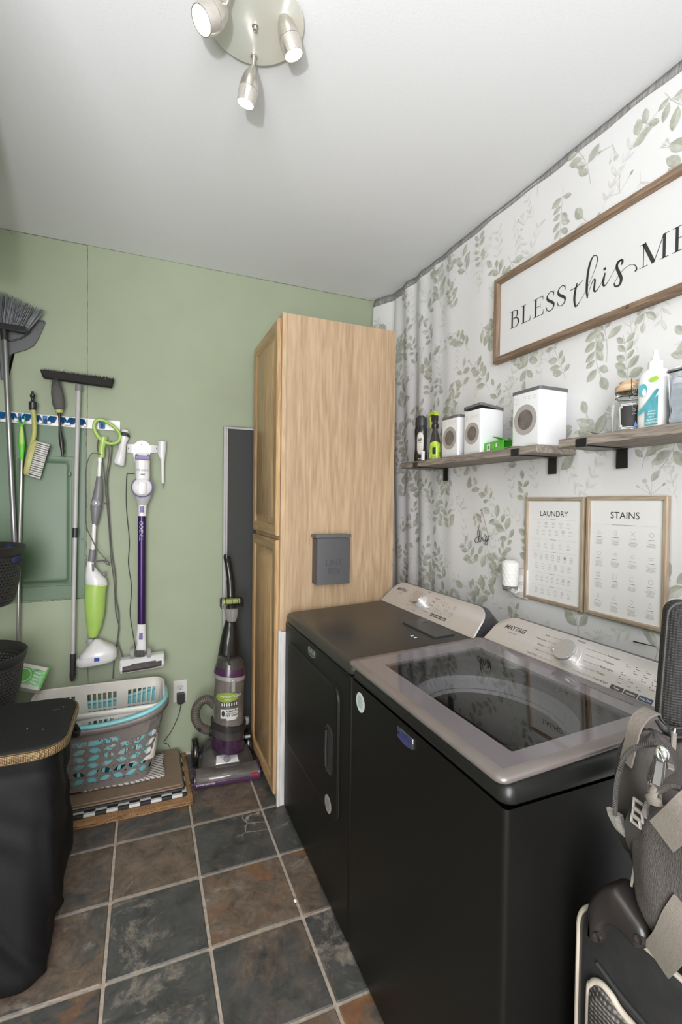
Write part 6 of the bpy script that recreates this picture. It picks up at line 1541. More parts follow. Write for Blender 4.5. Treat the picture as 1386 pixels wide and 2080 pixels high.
# turbo brush clipped to the neck
bm = NB(); vl(bm, [(462, 479, 1262), (459, 482, 1255), (456, 484, 1240), (455, 485, 1236)], 2.50, .5, 20); finish('turbo_brush_neck', bm, mat('clear_brush_plastic', (0.45, 0.44, 0.42), 0.1, Transmission_Weight=0.55, IOR=1.3, var=0), uv, angle=60)
bm = NB(); a_, b2_ = V(447, 1236, 2.49), V(494, 1212, 2.49); slab(bm, a_.x, b2_.x, a_.z, b2_.z, 0, 0.050, 0.010, 0.006, f=lambda v: Vector((v[0], 2.515-v[2], v[1]))); fixn(bm)
finish('turbo_brush', bm, glass('brush_clear', (0.85, 0.85, 0.82), 0.08, 1.2), uv, angle=60)
bm = NB(); c1_, c2_ = V(453, 1223, 2.49), V(487, 1221, 2.49); tube(bm, [c1_, c2_], 0.012, 12); finish('brush_roll', bm, mat('roll_lime', (0.42, 0.50, 0.16), 0.6), uv)
bm = NB()
for px in (458, 471, 483): 
    c = V(px, 1222, 2.49); tube(bm, [c+Vector((-.0015, 0, 0)), c+Vector((.0015, 0, 0))], 0.0145, 12)
finish('roll_bands', bm, INK, uv)
# hose loop on the left
hp = [V(*p, 2.52) for p in ((436, 1432), (424, 1421), (410, 1424), (399, 1438), (397, 1456), (404, 1473), (418, 1482), (431, 1484))]
hs_ = spline(hp, 14); bm = NB(); tube(bm, hs_, [0.0225+(0.0018 if i % 3 == 0 else -0.0012) for i in range(len(hs_))], 14); finish('hose', bm, mat('hose_taupe', (0.105, 0.088, 0.075), 0.35), uv, angle=25)
bm = NB(); tube(bm, [hp[-1]+Vector((-.01, 0, 0)), hp[-1]+Vector((0.035, -0.02, 0.0))], 0.026, 16); lathe(bm, [(0.009, 0), (0.008, 0.012)], V(405, 1482, 2.50), (0, -1, 0), 10); finish('hose_cuff', bm, mat('cuff_black', (0.02, 0.02, 0.02), 0.3), uv)

# ================================================================== MATS
cm = mat('coir', (0.33, 0.185, 0.085), 0.95, var=0.35, bump=1.0, scale=160)
bm = NB(); box(bm, -0.62, 0.213, 2.245, 2.700, 0.0005, 0.013); bmesh.ops.subdivide_edges(bm, edges=[e for e in bm.edges], cuts=30, use_grid_fill=True)
rc = random.Random(4)
for v in bm.verts: v.co += Vector((rc.uniform(-.0015, .0015), rc.uniform(-.003, .003) if v.co.y < 2.25 else 0, rc.uniform(0, .003) if v.co.z > .005 else 0))
tag(finish('coir_doormat', bm, cm, angle=180), 'bristly tan coir doormat on the slate floor, lowest in the mat stack', 'doormat')
def checks(name, s):
    m = bpy.data.materials.new(name); m.use_nodes = True; nt = m.node_tree; b = nt.nodes['Principled BSDF']; b.inputs['Roughness'].default_value = .6
    tc = nt.nodes.new('ShaderNodeTexCoord'); ck = nt.nodes.new('ShaderNodeTexChecker'); ck.inputs['Scale'].default_value = s
    ck.inputs['Color1'].default_value = (0.62, 0.61, 0.59, 1); ck.inputs['Color2'].default_value = (0.022, 0.022, 0.026, 1)
    mp = nt.nodes.new('ShaderNodeMapping'); mp.inputs['Location'].default_value = (0.013, 0.013, 0.4); mp.inputs['Scale'].default_value = (1, 1, 0.001); nt.links.new(tc.outputs['Object'], mp.inputs[0]); nt.links.new(mp.outputs[0], ck.inputs[0]); nt.links.new(ck.outputs[0], b.inputs['Base Color']); return m
bm = NB(); slab(bm, -0.60, 0.190, 2.288, 2.695, 0.0165, 0.030, 0.012, 0.004); tag(finish('checked_mat', bm, checks('buffalo_check', 22.0)), 'black and white checked floor mat between the coir and brown mats', 'mat')
bm = NB(); slab(bm, -0.60, 0.184, 2.318, 2.69, 0.0305, 0.0385, 0.014, 0.003); tag(finish('charcoal_mat', bm, mat('mat_charcoal', (0.045, 0.043, 0.045), .7)), 'thin charcoal edged mat just under the brown embossed mat', 'mat')
bm = NB(); slab(bm, -0.60, 0.180, 2.325, 2.685, 0.039, 0.0455, 0.016, 0.003); slab(bm, -0.60, 0.176, 2.335, 2.683, 0.0457, 0.053, 0.018, 0.003)
bmt = finish('embossed_mat', bm, mat('mat_brown', (0.235, 0.165, 0.115), 0.5, var=.05, bump=.3, scale=60)); 
bm = NB(); rs = random.Random(8)
for i in range(26):
    x, y = rs.uniform(-.3, .15), rs.choice([rs.uniform(2.345, 2.40), rs.uniform(2.345, 2.40), rs.uniform(2.4, 2.65)]); 
    if y > 2.41 and x < .10: continue
    r = rs.uniform(.008, .02); a0 = rs.uniform(0, 6)
    tube(bm, [Vector((x+r*cos(a0+k*.5), y+r*sin(a0+k*.5)*(1 if k < 5 else .7), 0.0530)) for k in range(7)], 0.0007, 5)
me2 = finish('embossed_scrolls', bm, mat('scroll_brown', (0.16, 0.105, 0.07), .5)); 
et = thing('comfort_mat', 'tan brown embossed comfort mat on top of the mat stack', 'mat', (-0.2, 2.5, 0.039))
for o in (bmt, me2): o.parent = et; o.matrix_parent_inverse = Matrix.Translation(et.location).inverted()
bmt.name = 'mat_sheet'
# folded ticking cloth under the basket
bm = NB(); 
def cl2(u, v): x = -0.25+0.345*u; y = 2.415+0.21*v; return Vector((x+0.004*sin(9*v), y+0.006*sin(8*u), 0.0560+0.010+0.006*sin(5*u+3*v)*max(0, u-.8)*4))
for k in range(3): grid(bm, 24, 10, lambda u, v, k=k: cl2(u, v)+Vector((-0.004*k, 0.002*k, -0.0035*k)))
tk = bpy.data.materials.new('ticking_cloth'); tk.use_nodes = True; nt = tk.node_tree; b = nt.nodes['Principled BSDF']; b.inputs['Roughness'].default_value = .9
wv = nt.nodes.new('ShaderNodeTexWave'); wv.inputs['Scale'].default_value = 26; wv.bands_direction = 'DIAGONAL'; tc = nt.nodes.new('ShaderNodeTexCoord'); nt.links.new(tc.outputs['Object'], wv.inputs[0])
rp = nt.nodes.new('ShaderNodeValToRGB'); rp.color_ramp.elements[0].position = .12; rp.color_ramp.elements[0].color = (.12, .11, .11, 1); rp.color_ramp.elements[1].position = .3; rp.color_ramp.elements[1].color = (.60, .57, .52, 1)
nt.links.new(wv.outputs['Fac'], rp.inputs[0]); nt.links.new(rp.outputs[0], b.inputs['Base Color'])
tag(finish('folded_cloth', bm, tk, solid=0.002, angle=180), 'cream and grey striped cloth folded flat under the grey laundry basket', 'cloth')

# ================================================================== LAUNDRY BASKETS
class Peri:
    def __init__(s, x0, x1, y0, y1, r, n=8):
        pts = [Vector((x, y)) for x, y in rrect(x0, x1, y0, y1, r, n)]
        k = min(range(len(pts)), key=lambda i: (round(pts[i].y-y0, 4), pts[i].x)); s.p = pts[k:]+pts[:k]+[pts[k]]      # starts at the front left, runs along the front to the right
        s.l = [0]
        for i in range(len(s.p)-1): s.l.append(s.l[-1]+(s.p[i+1]-s.p[i]).length)
        s.L = s.l[-1]
    def at(s, d):
        d = (d % 1.0)*s.L
        for i in range(len(s.p)-1):
            if s.l[i+1] >= d-1e-12:
                t = (d-s.l[i])/max(1e-9, s.l[i+1]-s.l[i]); return s.p[i].lerp(s.p[i+1], t)
        return s.p[-1]
def pierced(bm, top, bot, zt, zb, cols, rows, hole, mi=0, n=16, v0=0.0, v1=1.0):
    """wall between two outlines; hole(i,j,cw,ch) returns a function of the angle in (s,t) units or None for a solid cell"""
    def f(p):
        s, t = p; a = bot.at(s); b_ = top.at(s); q = a.lerp(b_, t); z = zb+(zt(s)-zb)*t; return Vector((q.x, q.y, z))
    for i in range(cols):
        for j in range(rows):
            u0, u1 = i/cols, (i+1)/cols; a, b_ = v0+(v1-v0)*j/rows, v0+(v1-v0)*(j+1)/rows
            h = hole(i, j, (u1-u0), (b_-a))
            if h is None: h = lambda t, cw=(u1-u0), ch=(b_-a): (0.02*cw*cos(t), 0.02*ch*sin(t)); solid_ = True
            else: solid_ = False
            if solid_:
                bm.faces.new([bm.verts.new(f(p)) for p in ((u0, a), (u1, a), (u1, b_), (u0, b_))]).material_index = mi
            else: hole_cell(bm, u0, u1, a, b_, h, f, mi, n)
    for (a, b_) in ((0, v0), (v1, 1)):
        if b_-a > 1e-4:
            for i in range(cols*2): bm.faces.new([bm.verts.new(f(p)) for p in ((i/cols/2, a), ((i+1)/cols/2, a), ((i+1)/cols/2, b_), (i/cols/2, b_))]).material_index = mi
    return f
def rim(bm, per, z, out, drop, n=96, mi=0, lip=0.0):
    L = []
    cx, cy = sum(p.x for p in per.p)/len(per.p), sum(p.y for p in per.p)/len(per.p)
    rows = [(0, -0.002), (0, 0.003), (out*.3, 0.006), (out*.8, 0.005), (out, 0.0), (out, -drop)]
    for d, dz in rows:
        lp = []
        for i in range(n):
            q = per.at(i/n); q2 = per.at(i/n+0.002); t = (q2-q).normalized(); nn_ = Vector((t.y, -t.x)); lp.append(Vector((q.x+nn_.x*d, q.y+nn_.y*d, z(i/n)+dz)))
        L.append(lp)
    loft(bm, L, False, False, mi)
def leafhole(tilt, Lm, Hm, k=1.0):
    def h(a):
        x = 0.0300*k*cos(a); y = 0.0165*k*sin(a)*(1-0.50*cos(a)**2); c, q = cos(tilt), sin(tilt)
        return ((x*c-y*q)/Lm, (x*q+y*c)/Hm)
    return h
GREYB = mat('basket_grey', (0.205, 0.18, 0.165), 0.42); AQUA = mat('basket_aqua', (0.22, 0.56, 0.60), 0.35)
# grey and aqua hip-shaped baskets nested together
gx0, gx1, gy0, gy1 = -0.53, 0.105, 2.372, 2.665
def zr(top):  # the rim dips in the middle of the long sides
    def z(s):
        q = gtop.at(s); t = (q.x-(gx0+gx1)/2)/((gx1-gx0)/2); return top+0.060*min(1, abs(t))**2.2
    return z
gtop = Peri(gx0, gx1, gy0, gy1, 0.10); gbot = Peri(gx0+.055, gx1-.075, gy0+.045, gy1-.04, 0.07)
zb0 = 0.068
lb1 = thing('laundry_basket', 'grey laundry basket with leaf-shaped holes standing on the mats', 'laundry basket', (-.21, 2.51, zb0))
bm = NB()
NC = 25
def gh(i, j, cw, ch):
    q = gtop.at((i+.5)/NC)
    if j == 5:
        if q.y < gy0+.01 and abs(q.x+0.20) < .115: return lambda a: (0.47*cw*max(-1, min(1, 1.5*cos(a))), 0.36*ch*max(-1, min(1, 1.5*sin(a))))
        return None
    if abs(q.x-gx1) < .035 and (q.y < gy0+.05): return None
    return leafhole(0.30 if (i+j) % 2 == 0 else -0.30, gtop.L*.93, 0.31, 0.92)
gfz = zr(0.362)
pierced(bm, gtop, gbot, gfz, zb0, NC, 6, gh, v0=0.09, v1=0.84, n=20)
gb_ = finish('basket_wall', bm, GREYB, lb1, smooth=False, solid=0.0024)
bm = NB(); rim(bm, gtop, gfz, 0.010, 0.020); finish('rim', bm, GREYB, lb1, angle=180, solid=0.002)
bm = NB(); loft(bm, [[Vector((*gbot.at(i/64), zb0)) for i in range(64)], [Vector((gbot.at(i/64).x, gbot.at(i/64).y, zb0+.002)) for i in range(64)]]); finish('base', bm, GREYB, lb1)
lb2 = thing('laundry_basket', 'aqua rimmed laundry basket nested inside the grey basket', 'laundry basket', (-.21, 2.51, zb0+.02))
atop = Peri(gx0+.002, gx1-.002, gy0+.002, gy1-.002, 0.098); abot = Peri(gx0+.060, gx1-.08, gy0+.05, gy1-.045, 0.07)
afz = zr(0.374)
bm = NB()
def ah(i, j, cw, ch):
    if i % 6 == 5 or j == 3: return None
    return lambda a: (0.30*cw*max(-1, min(1, 1.5*cos(a))), 0.40*ch*max(-1, min(1, 1.5*sin(a))))
pierced(bm, atop, abot, afz, zb0+.03, 40, 4, ah, v0=0.1, v1=0.97, n=12)
finish('basket_wall', bm, AQUA, lb2, smooth=False, solid=0.002)
bm = NB(); loft(bm, [[Vector((*abot.at(i/64), zb0+.028)) for i in range(64)], [Vector((abot.at(i/64).x, abot.at(i/64).y, zb0+.030)) for i in range(64)]]); finish('base', bm, AQUA, lb2)
bm = NB(); L = [];
for i in range(97): q = atop.at(i/96); L.append(Vector((q.x, q.y, afz(i/96)+.002)))
tube(bm, L[:-1], 0.0105, 10, closed=True, flat=(1, 1)); finish('rim', bm, AQUA, lb2, angle=180)
# white slotted basket sitting in it
WB = mat('basket_cream', (0.66, 0.63, 0.58), 0.4)
lb3 = thing('laundry_basket', 'cream white slotted laundry basket on top, tilted in the aqua basket', 'laundry basket', (-.21, 2.5, .3))
wtop = Peri(-0.475, 0.088, 2.405, 2.640, 0.045); wbot = Peri(-0.44, 0.052, 2.425, 2.615, 0.035)
wz = lambda s: 0.425+0.045*((wtop.at(s).y-2.405)/0.235)
bm = NB()
def wh(i, j, cw, ch):
    q = wtop.at((i+.5)/64)
    if q.y < 2.407 or q.y > 2.638:
        ph = (q.x+0.475)/0.563*3 % 1
        if ph < .14 or ph > .88: return None
    elif abs(q.y-2.52) > .075: return None
    return lambda a: (0.34*cw*max(-1, min(1, 1.42*cos(a))), 0.44*ch*max(-1, min(1, 1.42*sin(a))))
pierced(bm, wtop, wbot, wz, 0.155, 64, 3, wh, v0=0.10, v1=0.88, n=16)
finish('basket_wall', bm, WB, lb3, smooth=False, solid=0.0022)
bm = NB(); rim(bm, wtop, wz, 0.012, 0.018); finish('rim', bm, WB, lb3, angle=180, solid=0.002)
bm = NB(); loft(bm, [[Vector((*wbot.at(i/64), 0.153)) for i in range(64)], [Vector((wbot.at(i/64).x, wbot.at(i/64).y, 0.155)) for i in range(64)]]); finish('base', bm, WB, lb3)

# green pack of floor wipes leaning at the wall
gw = thing('wipes_pack', 'green and white pack of floor wipes tilted on the cream basket corner', 'box', (-.5, 2.5, .5))
pa, pb_, pc_ = U(10, 1338, 'y', 2.60), U(101, 1357, 'y', 2.60), U(84, 1404, 'y', 2.52)
eu = (pb_-pa).normalized(); ev = (pc_-pb_); ev = (ev-eu*ev.dot(eu)); hgt = ev.length; ev.normalize(); wdt = (pb_-pa).length
nw = eu.cross(ev); 
if nw.z < 0: nw = -nw
fw2 = lambda v: pb_-eu*v[0]+ev*v[1]+nw*v[2]
bm = NB(); L = [[fw2(Vector((x, y, z))) for x, y in rrect(0, wdt, 0, hgt, 0.004, 3)] for z in (-0.035, 0.0)]; loft(bm, L); fixn(bm); pk = finish('pack', bm, WB, gw, bevel=0.002)
bm = NB(); poly(bm, [(0.006, 0.018), (wdt, 0.018), (wdt, hgt-.016), (0.006, hgt-.016)], 0.0004, 0.0009, fw2, 0)
poly(bm, [(0, 0), (0.008, 0.0), (0.008, hgt), (0, hgt)], 0.0004, 0.001, fw2, 1)
ce = (0.092, hgt*.5)
for r, mi in ((0.040, 1), (0.034, 2), (0.030, 1)): poly(bm, [(ce[0]+r*cos(2*pi*i/28), ce[1]+r*sin(2*pi*i/28)) for i in range(28)], 0.001, 0.0011+(0.040-r)*.03, fw2, mi)
for k in range(5): poly(bm, [(0.025, 0.034+.016*k), (0.052, 0.030+.016*k), (0.052, 0.036+.016*k), (0.025, 0.041+.016*k)], 0.001, 0.0013, fw2, 2)
finish('printed_face', bm, [mat('pack_mint', (0.26, 0.56, 0.30), 0.25, var=.45, scale=40), mat('pack_green', (0.09, 0.42, 0.04), 0.3), mat('pack_pale', (0.55, 0.70, 0.52), 0.3)], pk, smooth=False)

# ================================================================== TIERED BLACK BASKETS
BKB = mat('basket_black', (0.022, 0.021, 0.021), 0.45)
def round_basket(cx, cy, zt_, h, R, label):
    r = thing('plastic_basket', label, 'basket', (cx, cy, zt_-h))
    top = lambda s: Vector((cx+R*cos(2*pi*s), cy+R*sin(2*pi*s)))
    Rb = R*.80
    bm = NB()
    def f(p): a = 2*pi*p[0]; t = p[1]; rr = Rb+(R*.97-Rb)*min(1, t**.5); return Vector((cx+rr*cos(a), cy+rr*sin(a), zt_-h+(h-.035)*t))
    C, Rw = 76, 15
    for i in range(C):
        for j in range(Rw):
            o = 0.5*(j % 2); u0, u1 = (i+o)/C, (i+o+1)/C; a, b_ = 0.06+.94*j/Rw, 0.06+.94*(j+1)/Rw
            if j == Rw-1: bm.faces.new([bm.verts.new(f(p)) for p in ((u0, a), (u1, a), (u1, b_), (u0, b_))]); continue
            cw, ch = u1-u0, b_-a
            hole_cell(bm, u0, u1, a, b_, lambda t: (0.27*cw*math.copysign(abs(cos(t))**1.6, cos(t)), 0.27*ch*math.copysign(abs(sin(t))**1.6, sin(t))), f, n=8)
    finish('basket_wall', bm, BKB, r, angle=180, solid=0.002)
    bm = NB(); lathe(bm, [(Rb, 0), (Rb+(R*.97-Rb)*.25, (h-.035)*.06), (Rb-.01, 0.004)], (cx, cy, zt_-h), n=76); finish('base', bm, BKB, r)
    bm = NB(); lathe(bm, [(R*.97, -0.036), (R, -0.034), (R+.008, 0.0), (R+.004, 0.003), (R, 0.0), (R*.97, -0.036)], (cx, cy, zt_), n=76, caps=False); finish('rim', bm, BKB, r, angle=60)
    return r
BCX, BCY = -0.665, 2.29
ub = round_basket(BCX, BCY, 1.208, 0.235, 0.205, 'upper black perforated plastic basket with navy cloth in it')
lb_ = round_basket(BCX+.004, BCY, 0.775, 0.235, 0.207, 'lower black perforated plastic basket behind the black hamper')
st = thing('basket_stand', 'black steel stand carrying the two tiered plastic baskets at the left edge', 'stand', (-.9, 2.29, 0))
for sy in (-0.15, 0.15):
    bm = NB(); tube(bm, [(-0.93, BCY+sy, 0.0), (-0.93, BCY+sy, 1.25)], 0.010, 10); finish('post', bm, BLACKPL, st)
for z in (0.968, 0.535):
    bm = NB()
    tube(bm, [(-0.93, BCY-.15, z), (-0.60, BCY-.11, z), (-0.56, BCY, z), (-0.60, BCY+.11, z), (-0.93, BCY+.15, z)], 0.0045, 8); finish('support_ring', bm, BLACKPL, st)
# navy cloth lying over the upper rim, white bundle inside
NAVY = mat('navy_cloth', (0.012, 0.017, 0.065), 0.85, bump=.4, scale=120)
nc = thing('navy_cloth', 'crumpled navy cloth sticking out of the upper black basket', 'cloth', (-.5, 2.3, 1.2))
bm = NB(); rn = random.Random(5)
a1, a2, a3, a4 = U(4, 1102, 'y', 2.33), U(19, 1092, 'y', 2.31), U(38, 1112, 'y', 2.28), U(10, 1112, 'y', 2.25)
loft(bm, [[a1, a4, a4+Vector((0, .02, -.06)), a1+Vector((0, .02, -.06))], [a2, a2.lerp(a4, .5)+Vector((0, -.02, -.004)), a4+Vector((.03, .0, -.05)), a2+Vector((0, .03, -.05))], [a3, a3+Vector((-.005, -.01, -.004)), a3+Vector((-.01, .0, -.05)), a3+Vector((-.01, .02, -.05))]]); fixn(bm)
finish('fold', bm, NAVY, nc, sub=2, angle=180)
bm = NB(); w0, w1 = U(25, 1140, 'y', 2.205), U(44, 1134, 'y', 2.245)
L = []
for t, r in ((0, .006), (.25, .016), (.6, .017), (.9, .013), (1, .006)): 
    c = w0.lerp(w1, t)+Vector((-.004, .012, -.006*t+0.002)); L.append([c+Vector((0, cos(q)*r*.7, sin(q)*r)) for q in [2*pi*k/10 for k in range(10)]])
loft(bm, L); fixn(bm); finish('corner', bm, NAVY, nc, angle=180)
bm = NB(); c = U(2, 1118, 'y', 2.28)
for k in range(3): lathe(bm, [(0.0005, -.02), (0.05, -.015), (0.058, 0), (0.045, 0.012), (0.0005, .016)], c+Vector((-.03-.03*k, 0.01*k, -.004+.002*k)), n=20, sq=(1, .7))
bmesh.ops.translate(bm, verts=bm.verts, vec=(0, 0, -.01))
tag(finish('white_bundle', bm, mat('bundle_white', (0.62, 0.61, 0.60), .9, bump=.5, scale=80), angle=180), 'white folded rag lying inside the upper black basket', 'rag')

# ================================================================== BLACK HAMPER
FABB = mat('hamper_fabric', (0.0060, 0.0056, 0.0060), 0.66, Specular_IOR_Level=0.28, bump=.25, scale=400, var=.1)
hm = thing('laundry_hamper', 'tall black fabric laundry hamper with flat lid and gold braid trim', 'hamper', (-0.47, 1.77, 0))
hx0, hx1, hy0, hy1, hz1 = -0.745, -0.215, 1.575, 1.965, 0.672
bm = NB()
rows, cols = 56, 128
def hamper_pt(s, t):
    z = 0.004+(hz1-0.03)*t
    k = 0.010+0.012*max(0, (0.08-t)/0.08)**2
    q = hper.at(s); cx, cy = (hx0+hx1)/2, (hy0+hy1)/2
    # folds: diagonal drapes that deepen towards the foot
    fold = 0.010*(1-t)**0.4*sin(2*pi*(5.0*s)+7*t+1.6*sin(3.1*t+9*s))*min(1, t*6+.2)
    fold += 0.015*max(0, sin(2*pi*(8*s)+11*t+2*sin(5*t)))**4*min(1, (1-t)*2.5)
    fold += 0.0035*sin(60*s+24*t+2*sin(9*t))*min(1, (1-t)*3)
    fold -= 0.016*max(0, 1-abs(t-.93)/.07)**2*0.4
    d = Vector((q.x-cx, q.y-cy)); 
    sh = -0.058*(1-t) if d.y < 0 else 0.0
    return Vector((cx+d.x*(1-(k+.022*(1-t))/.26)+d.normalized().x*fold, cy+d.y*(1-k/.19)+d.normalized().y*fold+sh*min(1, -d.y/.1 if d.y < 0 else 0), z))
hper = Peri(hx0+.012, hx1-.012, hy0+.012, hy1-.012, 0.075)
vs = [[bm.verts.new(hamper_pt(i/cols, j/rows)) for j in range(rows+1)] for i in range(cols)]
for i in range(cols):
    for j in range(rows): bm.faces.new((vs[i][j], vs[(i+1) % cols][j], vs[(i+1) % cols][j+1], vs[i][j+1]))
bm.faces.new([vs[i][0] for i in range(cols)][::-1])
finish('fabric_body', bm, FABB, hm, angle=180)
bm = NB()
def hr_(i, z, r=0.085): return [Vector((x, y, hz1+z)) for x, y in rrect(hx0+i, hx1-i, hy0+i, hy1-i, r-i, 10)]
loft(bm, [hr_(0.012, -0.026), hr_(0.004, -0.022), hr_(0.002, -0.018)], True, False)
loft(bm, [hr_(0.002, 0.002), hr_(0.006, 0.008), hr_(0.016, 0.0105), hr_(0.03, 0.011)], False, True)
loft(bm, [hr_(0.002, -0.018), hr_(0.002, 0.002)], False, False)
lidh = finish('lid', bm, mat('lid_fabric', (0.0125, 0.0118, 0.0125), 0.7, Specular_IOR_Level=0.3, bump=.2, scale=420, var=.1), hm, angle=60)
bm = NB(); loft(bm, [hr_(0.002, -0.026), hr_(-0.003, -0.023), hr_(-0.0045, -0.011), hr_(-0.003, 0.001), hr_(0.003, 0.0035)], False, False); fixn(bm)
finish('gold_braid', bm, weave('gold_braid_weave', (0.055, 0.032, 0.014), (0.52, 0.36, 0.18), 75, 0.45, 0.8, metal=0.3), lidh, angle=60)
bm = NB(); box(bm, -0.285, -0.262, 1.842, 1.846, hz1+.0108, hz1+.0116); finish('lid_slit', bm, INK, lidh)
bm = NB(); tube(bm, spline([(-0.240, 1.92, 0.60), (-0.220, 1.91, 0.575), (-0.218, 1.88, 0.570), (-0.228, 1.85, 0.59), (-0.240, 1.84, 0.61)], 5), 0.010, 10); finish('side_handle', bm, FABB, hm)
bm = NB(); rj = random.Random(12)
for x, y, r in ((-0.335, 1.72, .0022), (-0.29, 1.70, .0013), (-.255, 1.86, .001)): lathe(bm, [(r, 0), (r*.6, .0008)], (x, y, hz1+.0109), n=6)
sfl = finish('lint_specks', bm, WHITEINK, lidh); sfl['kind'] = 'stuff'

# chip on the floor
bm = NB(); q = U(600, 1829, 'z', 0.003); lathe(bm, [(0.0005, -.0025), (0.007, -.002), (0.0085, 0), (0.005, .0025), (0.0005, .003)], q, n=9, sq=(1, .7))
tag(finish('white_crumb', bm, WHITEINK, angle=180), 'small white chip lying on the slate floor by the dryer', 'crumb')

# ================================================================== BAGS AT THE RIGHT EDGE
FX = 0.700
BAGC = mat('bag_fabric', (0.052, 0.045, 0.042), 0.75, bump=.5, scale=520, var=.12, stretch=(1, 1, 1)); CASE = mat('case_black', (0.026, 0.026, 0.027), 0.38, var=.15, bump=.15, scale=30)
MESHP = weave('pocket_mesh', (0.022, 0.019, 0.019), (0.155, 0.14, 0.132), 42, 0.6, 0.8); PIPE = mat('cream_piping', (0.50, 0.44, 0.37), 0.5); WEB = mat('grey_webbing', (0.235, 0.205, 0.178), 0.8, bump=.8, scale=260, var=.1, stretch=(1, 1, 5))
ZIP = mat('zip_grey', (0.16, 0.145, 0.14), 0.45, 0.3)
su = thing('suitcase', 'black upright suitcase with cream piping and mesh pocket at the right edge', 'suitcase', (0.85, 0.40, 0))
# seen face looks to -x; y runs away from the camera
sy1, sy0, sz1 = 0.592, 0.245, 0.735
bm = NB()
def cr(i, x, r=0.065): return [Vector((x, y, z)) for y, z in rrect(sy0+i, sy1-i, 0.045+i, sz1-i, r-i*.5, 8)]
loft(bm, [cr(0.020, FX+.002), cr(0.007, FX+.006), cr(0.0, FX+.020), cr(0.0, FX+.235), cr(0.012, FX+.250)]); fixn(bm)
finish('shell', bm, CASE, su, angle=60)
bm = NB(); tube(bm, cr(0.004, FX+.0075), 0.0042, 8, closed=True); finish('edge_piping', bm, PIPE, su)
bm = NB(); PK = [(0.548, 0.055), (0.553, 0.30), (0.556, 0.56), (0.551, 0.600), (0.536, 0.616), (0.516, 0.616), (0.490, 0.606), (0.40, 0.605), (0.30, 0.605), (0.275, 0.59), (0.27, 0.50), (0.27, 0.055)]
pkp = spline([Vector((FX-0.004, a, b_)) for a, b_ in PK], 5); tube(bm, pkp, 0.0052, 10); finish('pocket_piping', bm, PIPE, su)
bm = NB(); c = Vector((FX-0.006, 0.41, 0.33)); n = len(pkp)
loft(bm, [[Vector((FX+.001, p.y, p.z)) for p in pkp], [Vector((FX-0.006, p.y, p.z)) for p in pkp], [c+(Vector((FX-.012, p.y, p.z))-c)*.93+Vector((-.004, 0, 0)) for p in pkp]]); fixn(bm); finish('mesh_pocket', bm, MESHP, su, angle=70)
# moulded corner grip: an arch over the far upper corner
bm = NB(); 
GP = [(1200, 1896), (1197, 1850), (1203, 1824), (1216, 1806), (1232, 1797), (1250, 1800), (1266, 1816), (1290, 1850), (1310, 1878), (1320, 1898), (1321, 1910), (1313, 1925), (1303, 1928), (1292, 1918), (1272, 1895), (1255, 1881), (1243, 1877), (1233, 1881), (1228, 1892), (1225, 1912), (1217, 1916), (1207, 1908)]
g2 = spline([U(a, b_, 'x', FX-.004) for a, b_ in GP], 3, closed=True); g2 = [Vector((p.y, p.z)) for p in g2]
def ginset(d):
    out = []; n = len(g2)
    for i in range(n):
        t = (g2[(i+1) % n]-g2[i-1]).normalized(); out.append(g2[i]+Vector((-t.y, t.x))*d*gsgn)
    return out
area = sum(g2[i-1].x*g2[i].y-g2[i].x*g2[i-1].y for i in range(len(g2))); gsgn = 1 if area > 0 else -1
loft(bm, [[Vector((FX+.030, p.x, p.y)) for p in g2]]+[[Vector((FX-w, p.x, p.y)) for p in ginset(d)] for d, w in ((0, .002), (.0008, .007), (.003, .012), (.006, .0155), (.009, .017))], c0=False)
bmesh.ops.triangulate(bm, faces=[f for f in bm.faces if len(f.verts) > 4]); fixn(bm)
gr_ = finish('corner_grip', bm, mat('grip_moulded', (0.026, 0.022, 0.021), 0.28), su, angle=70)
bm = NB()
for a_, b_ in ((1299, 1908), (1214, 1903)): q = U(a_, b_, 'x', FX-.017); lathe(bm, [(0.0065, -.004), (0.006, 0.002), (0.004, 0.0005)], q, (-1, 0, 0), 18)
finish('rivets', bm, mat('rivet_dark', (0.03, 0.024, 0.024), 0.25), gr_)
bm = NB(); tube(bm, spline([(FX-.001, 0.545, 0.640), (FX-.001, 0.50, 0.628), (FX-.001, 0.44, 0.62)], 4), 0.003, 6); finish('seam_cord', bm, INK, su)
for y, z in ((0.30, 0.03), (0.54, 0.03)):
    for xx in (FX+.05, FX+.20): bm = NB(); lathe(bm, [(0.012, -.012), (0.030, -.010), (0.030, .010), (0.012, .012)], (xx, y, 0.030), (1, 0, 0), 18); finish('wheel', bm, BLACKPL, su)

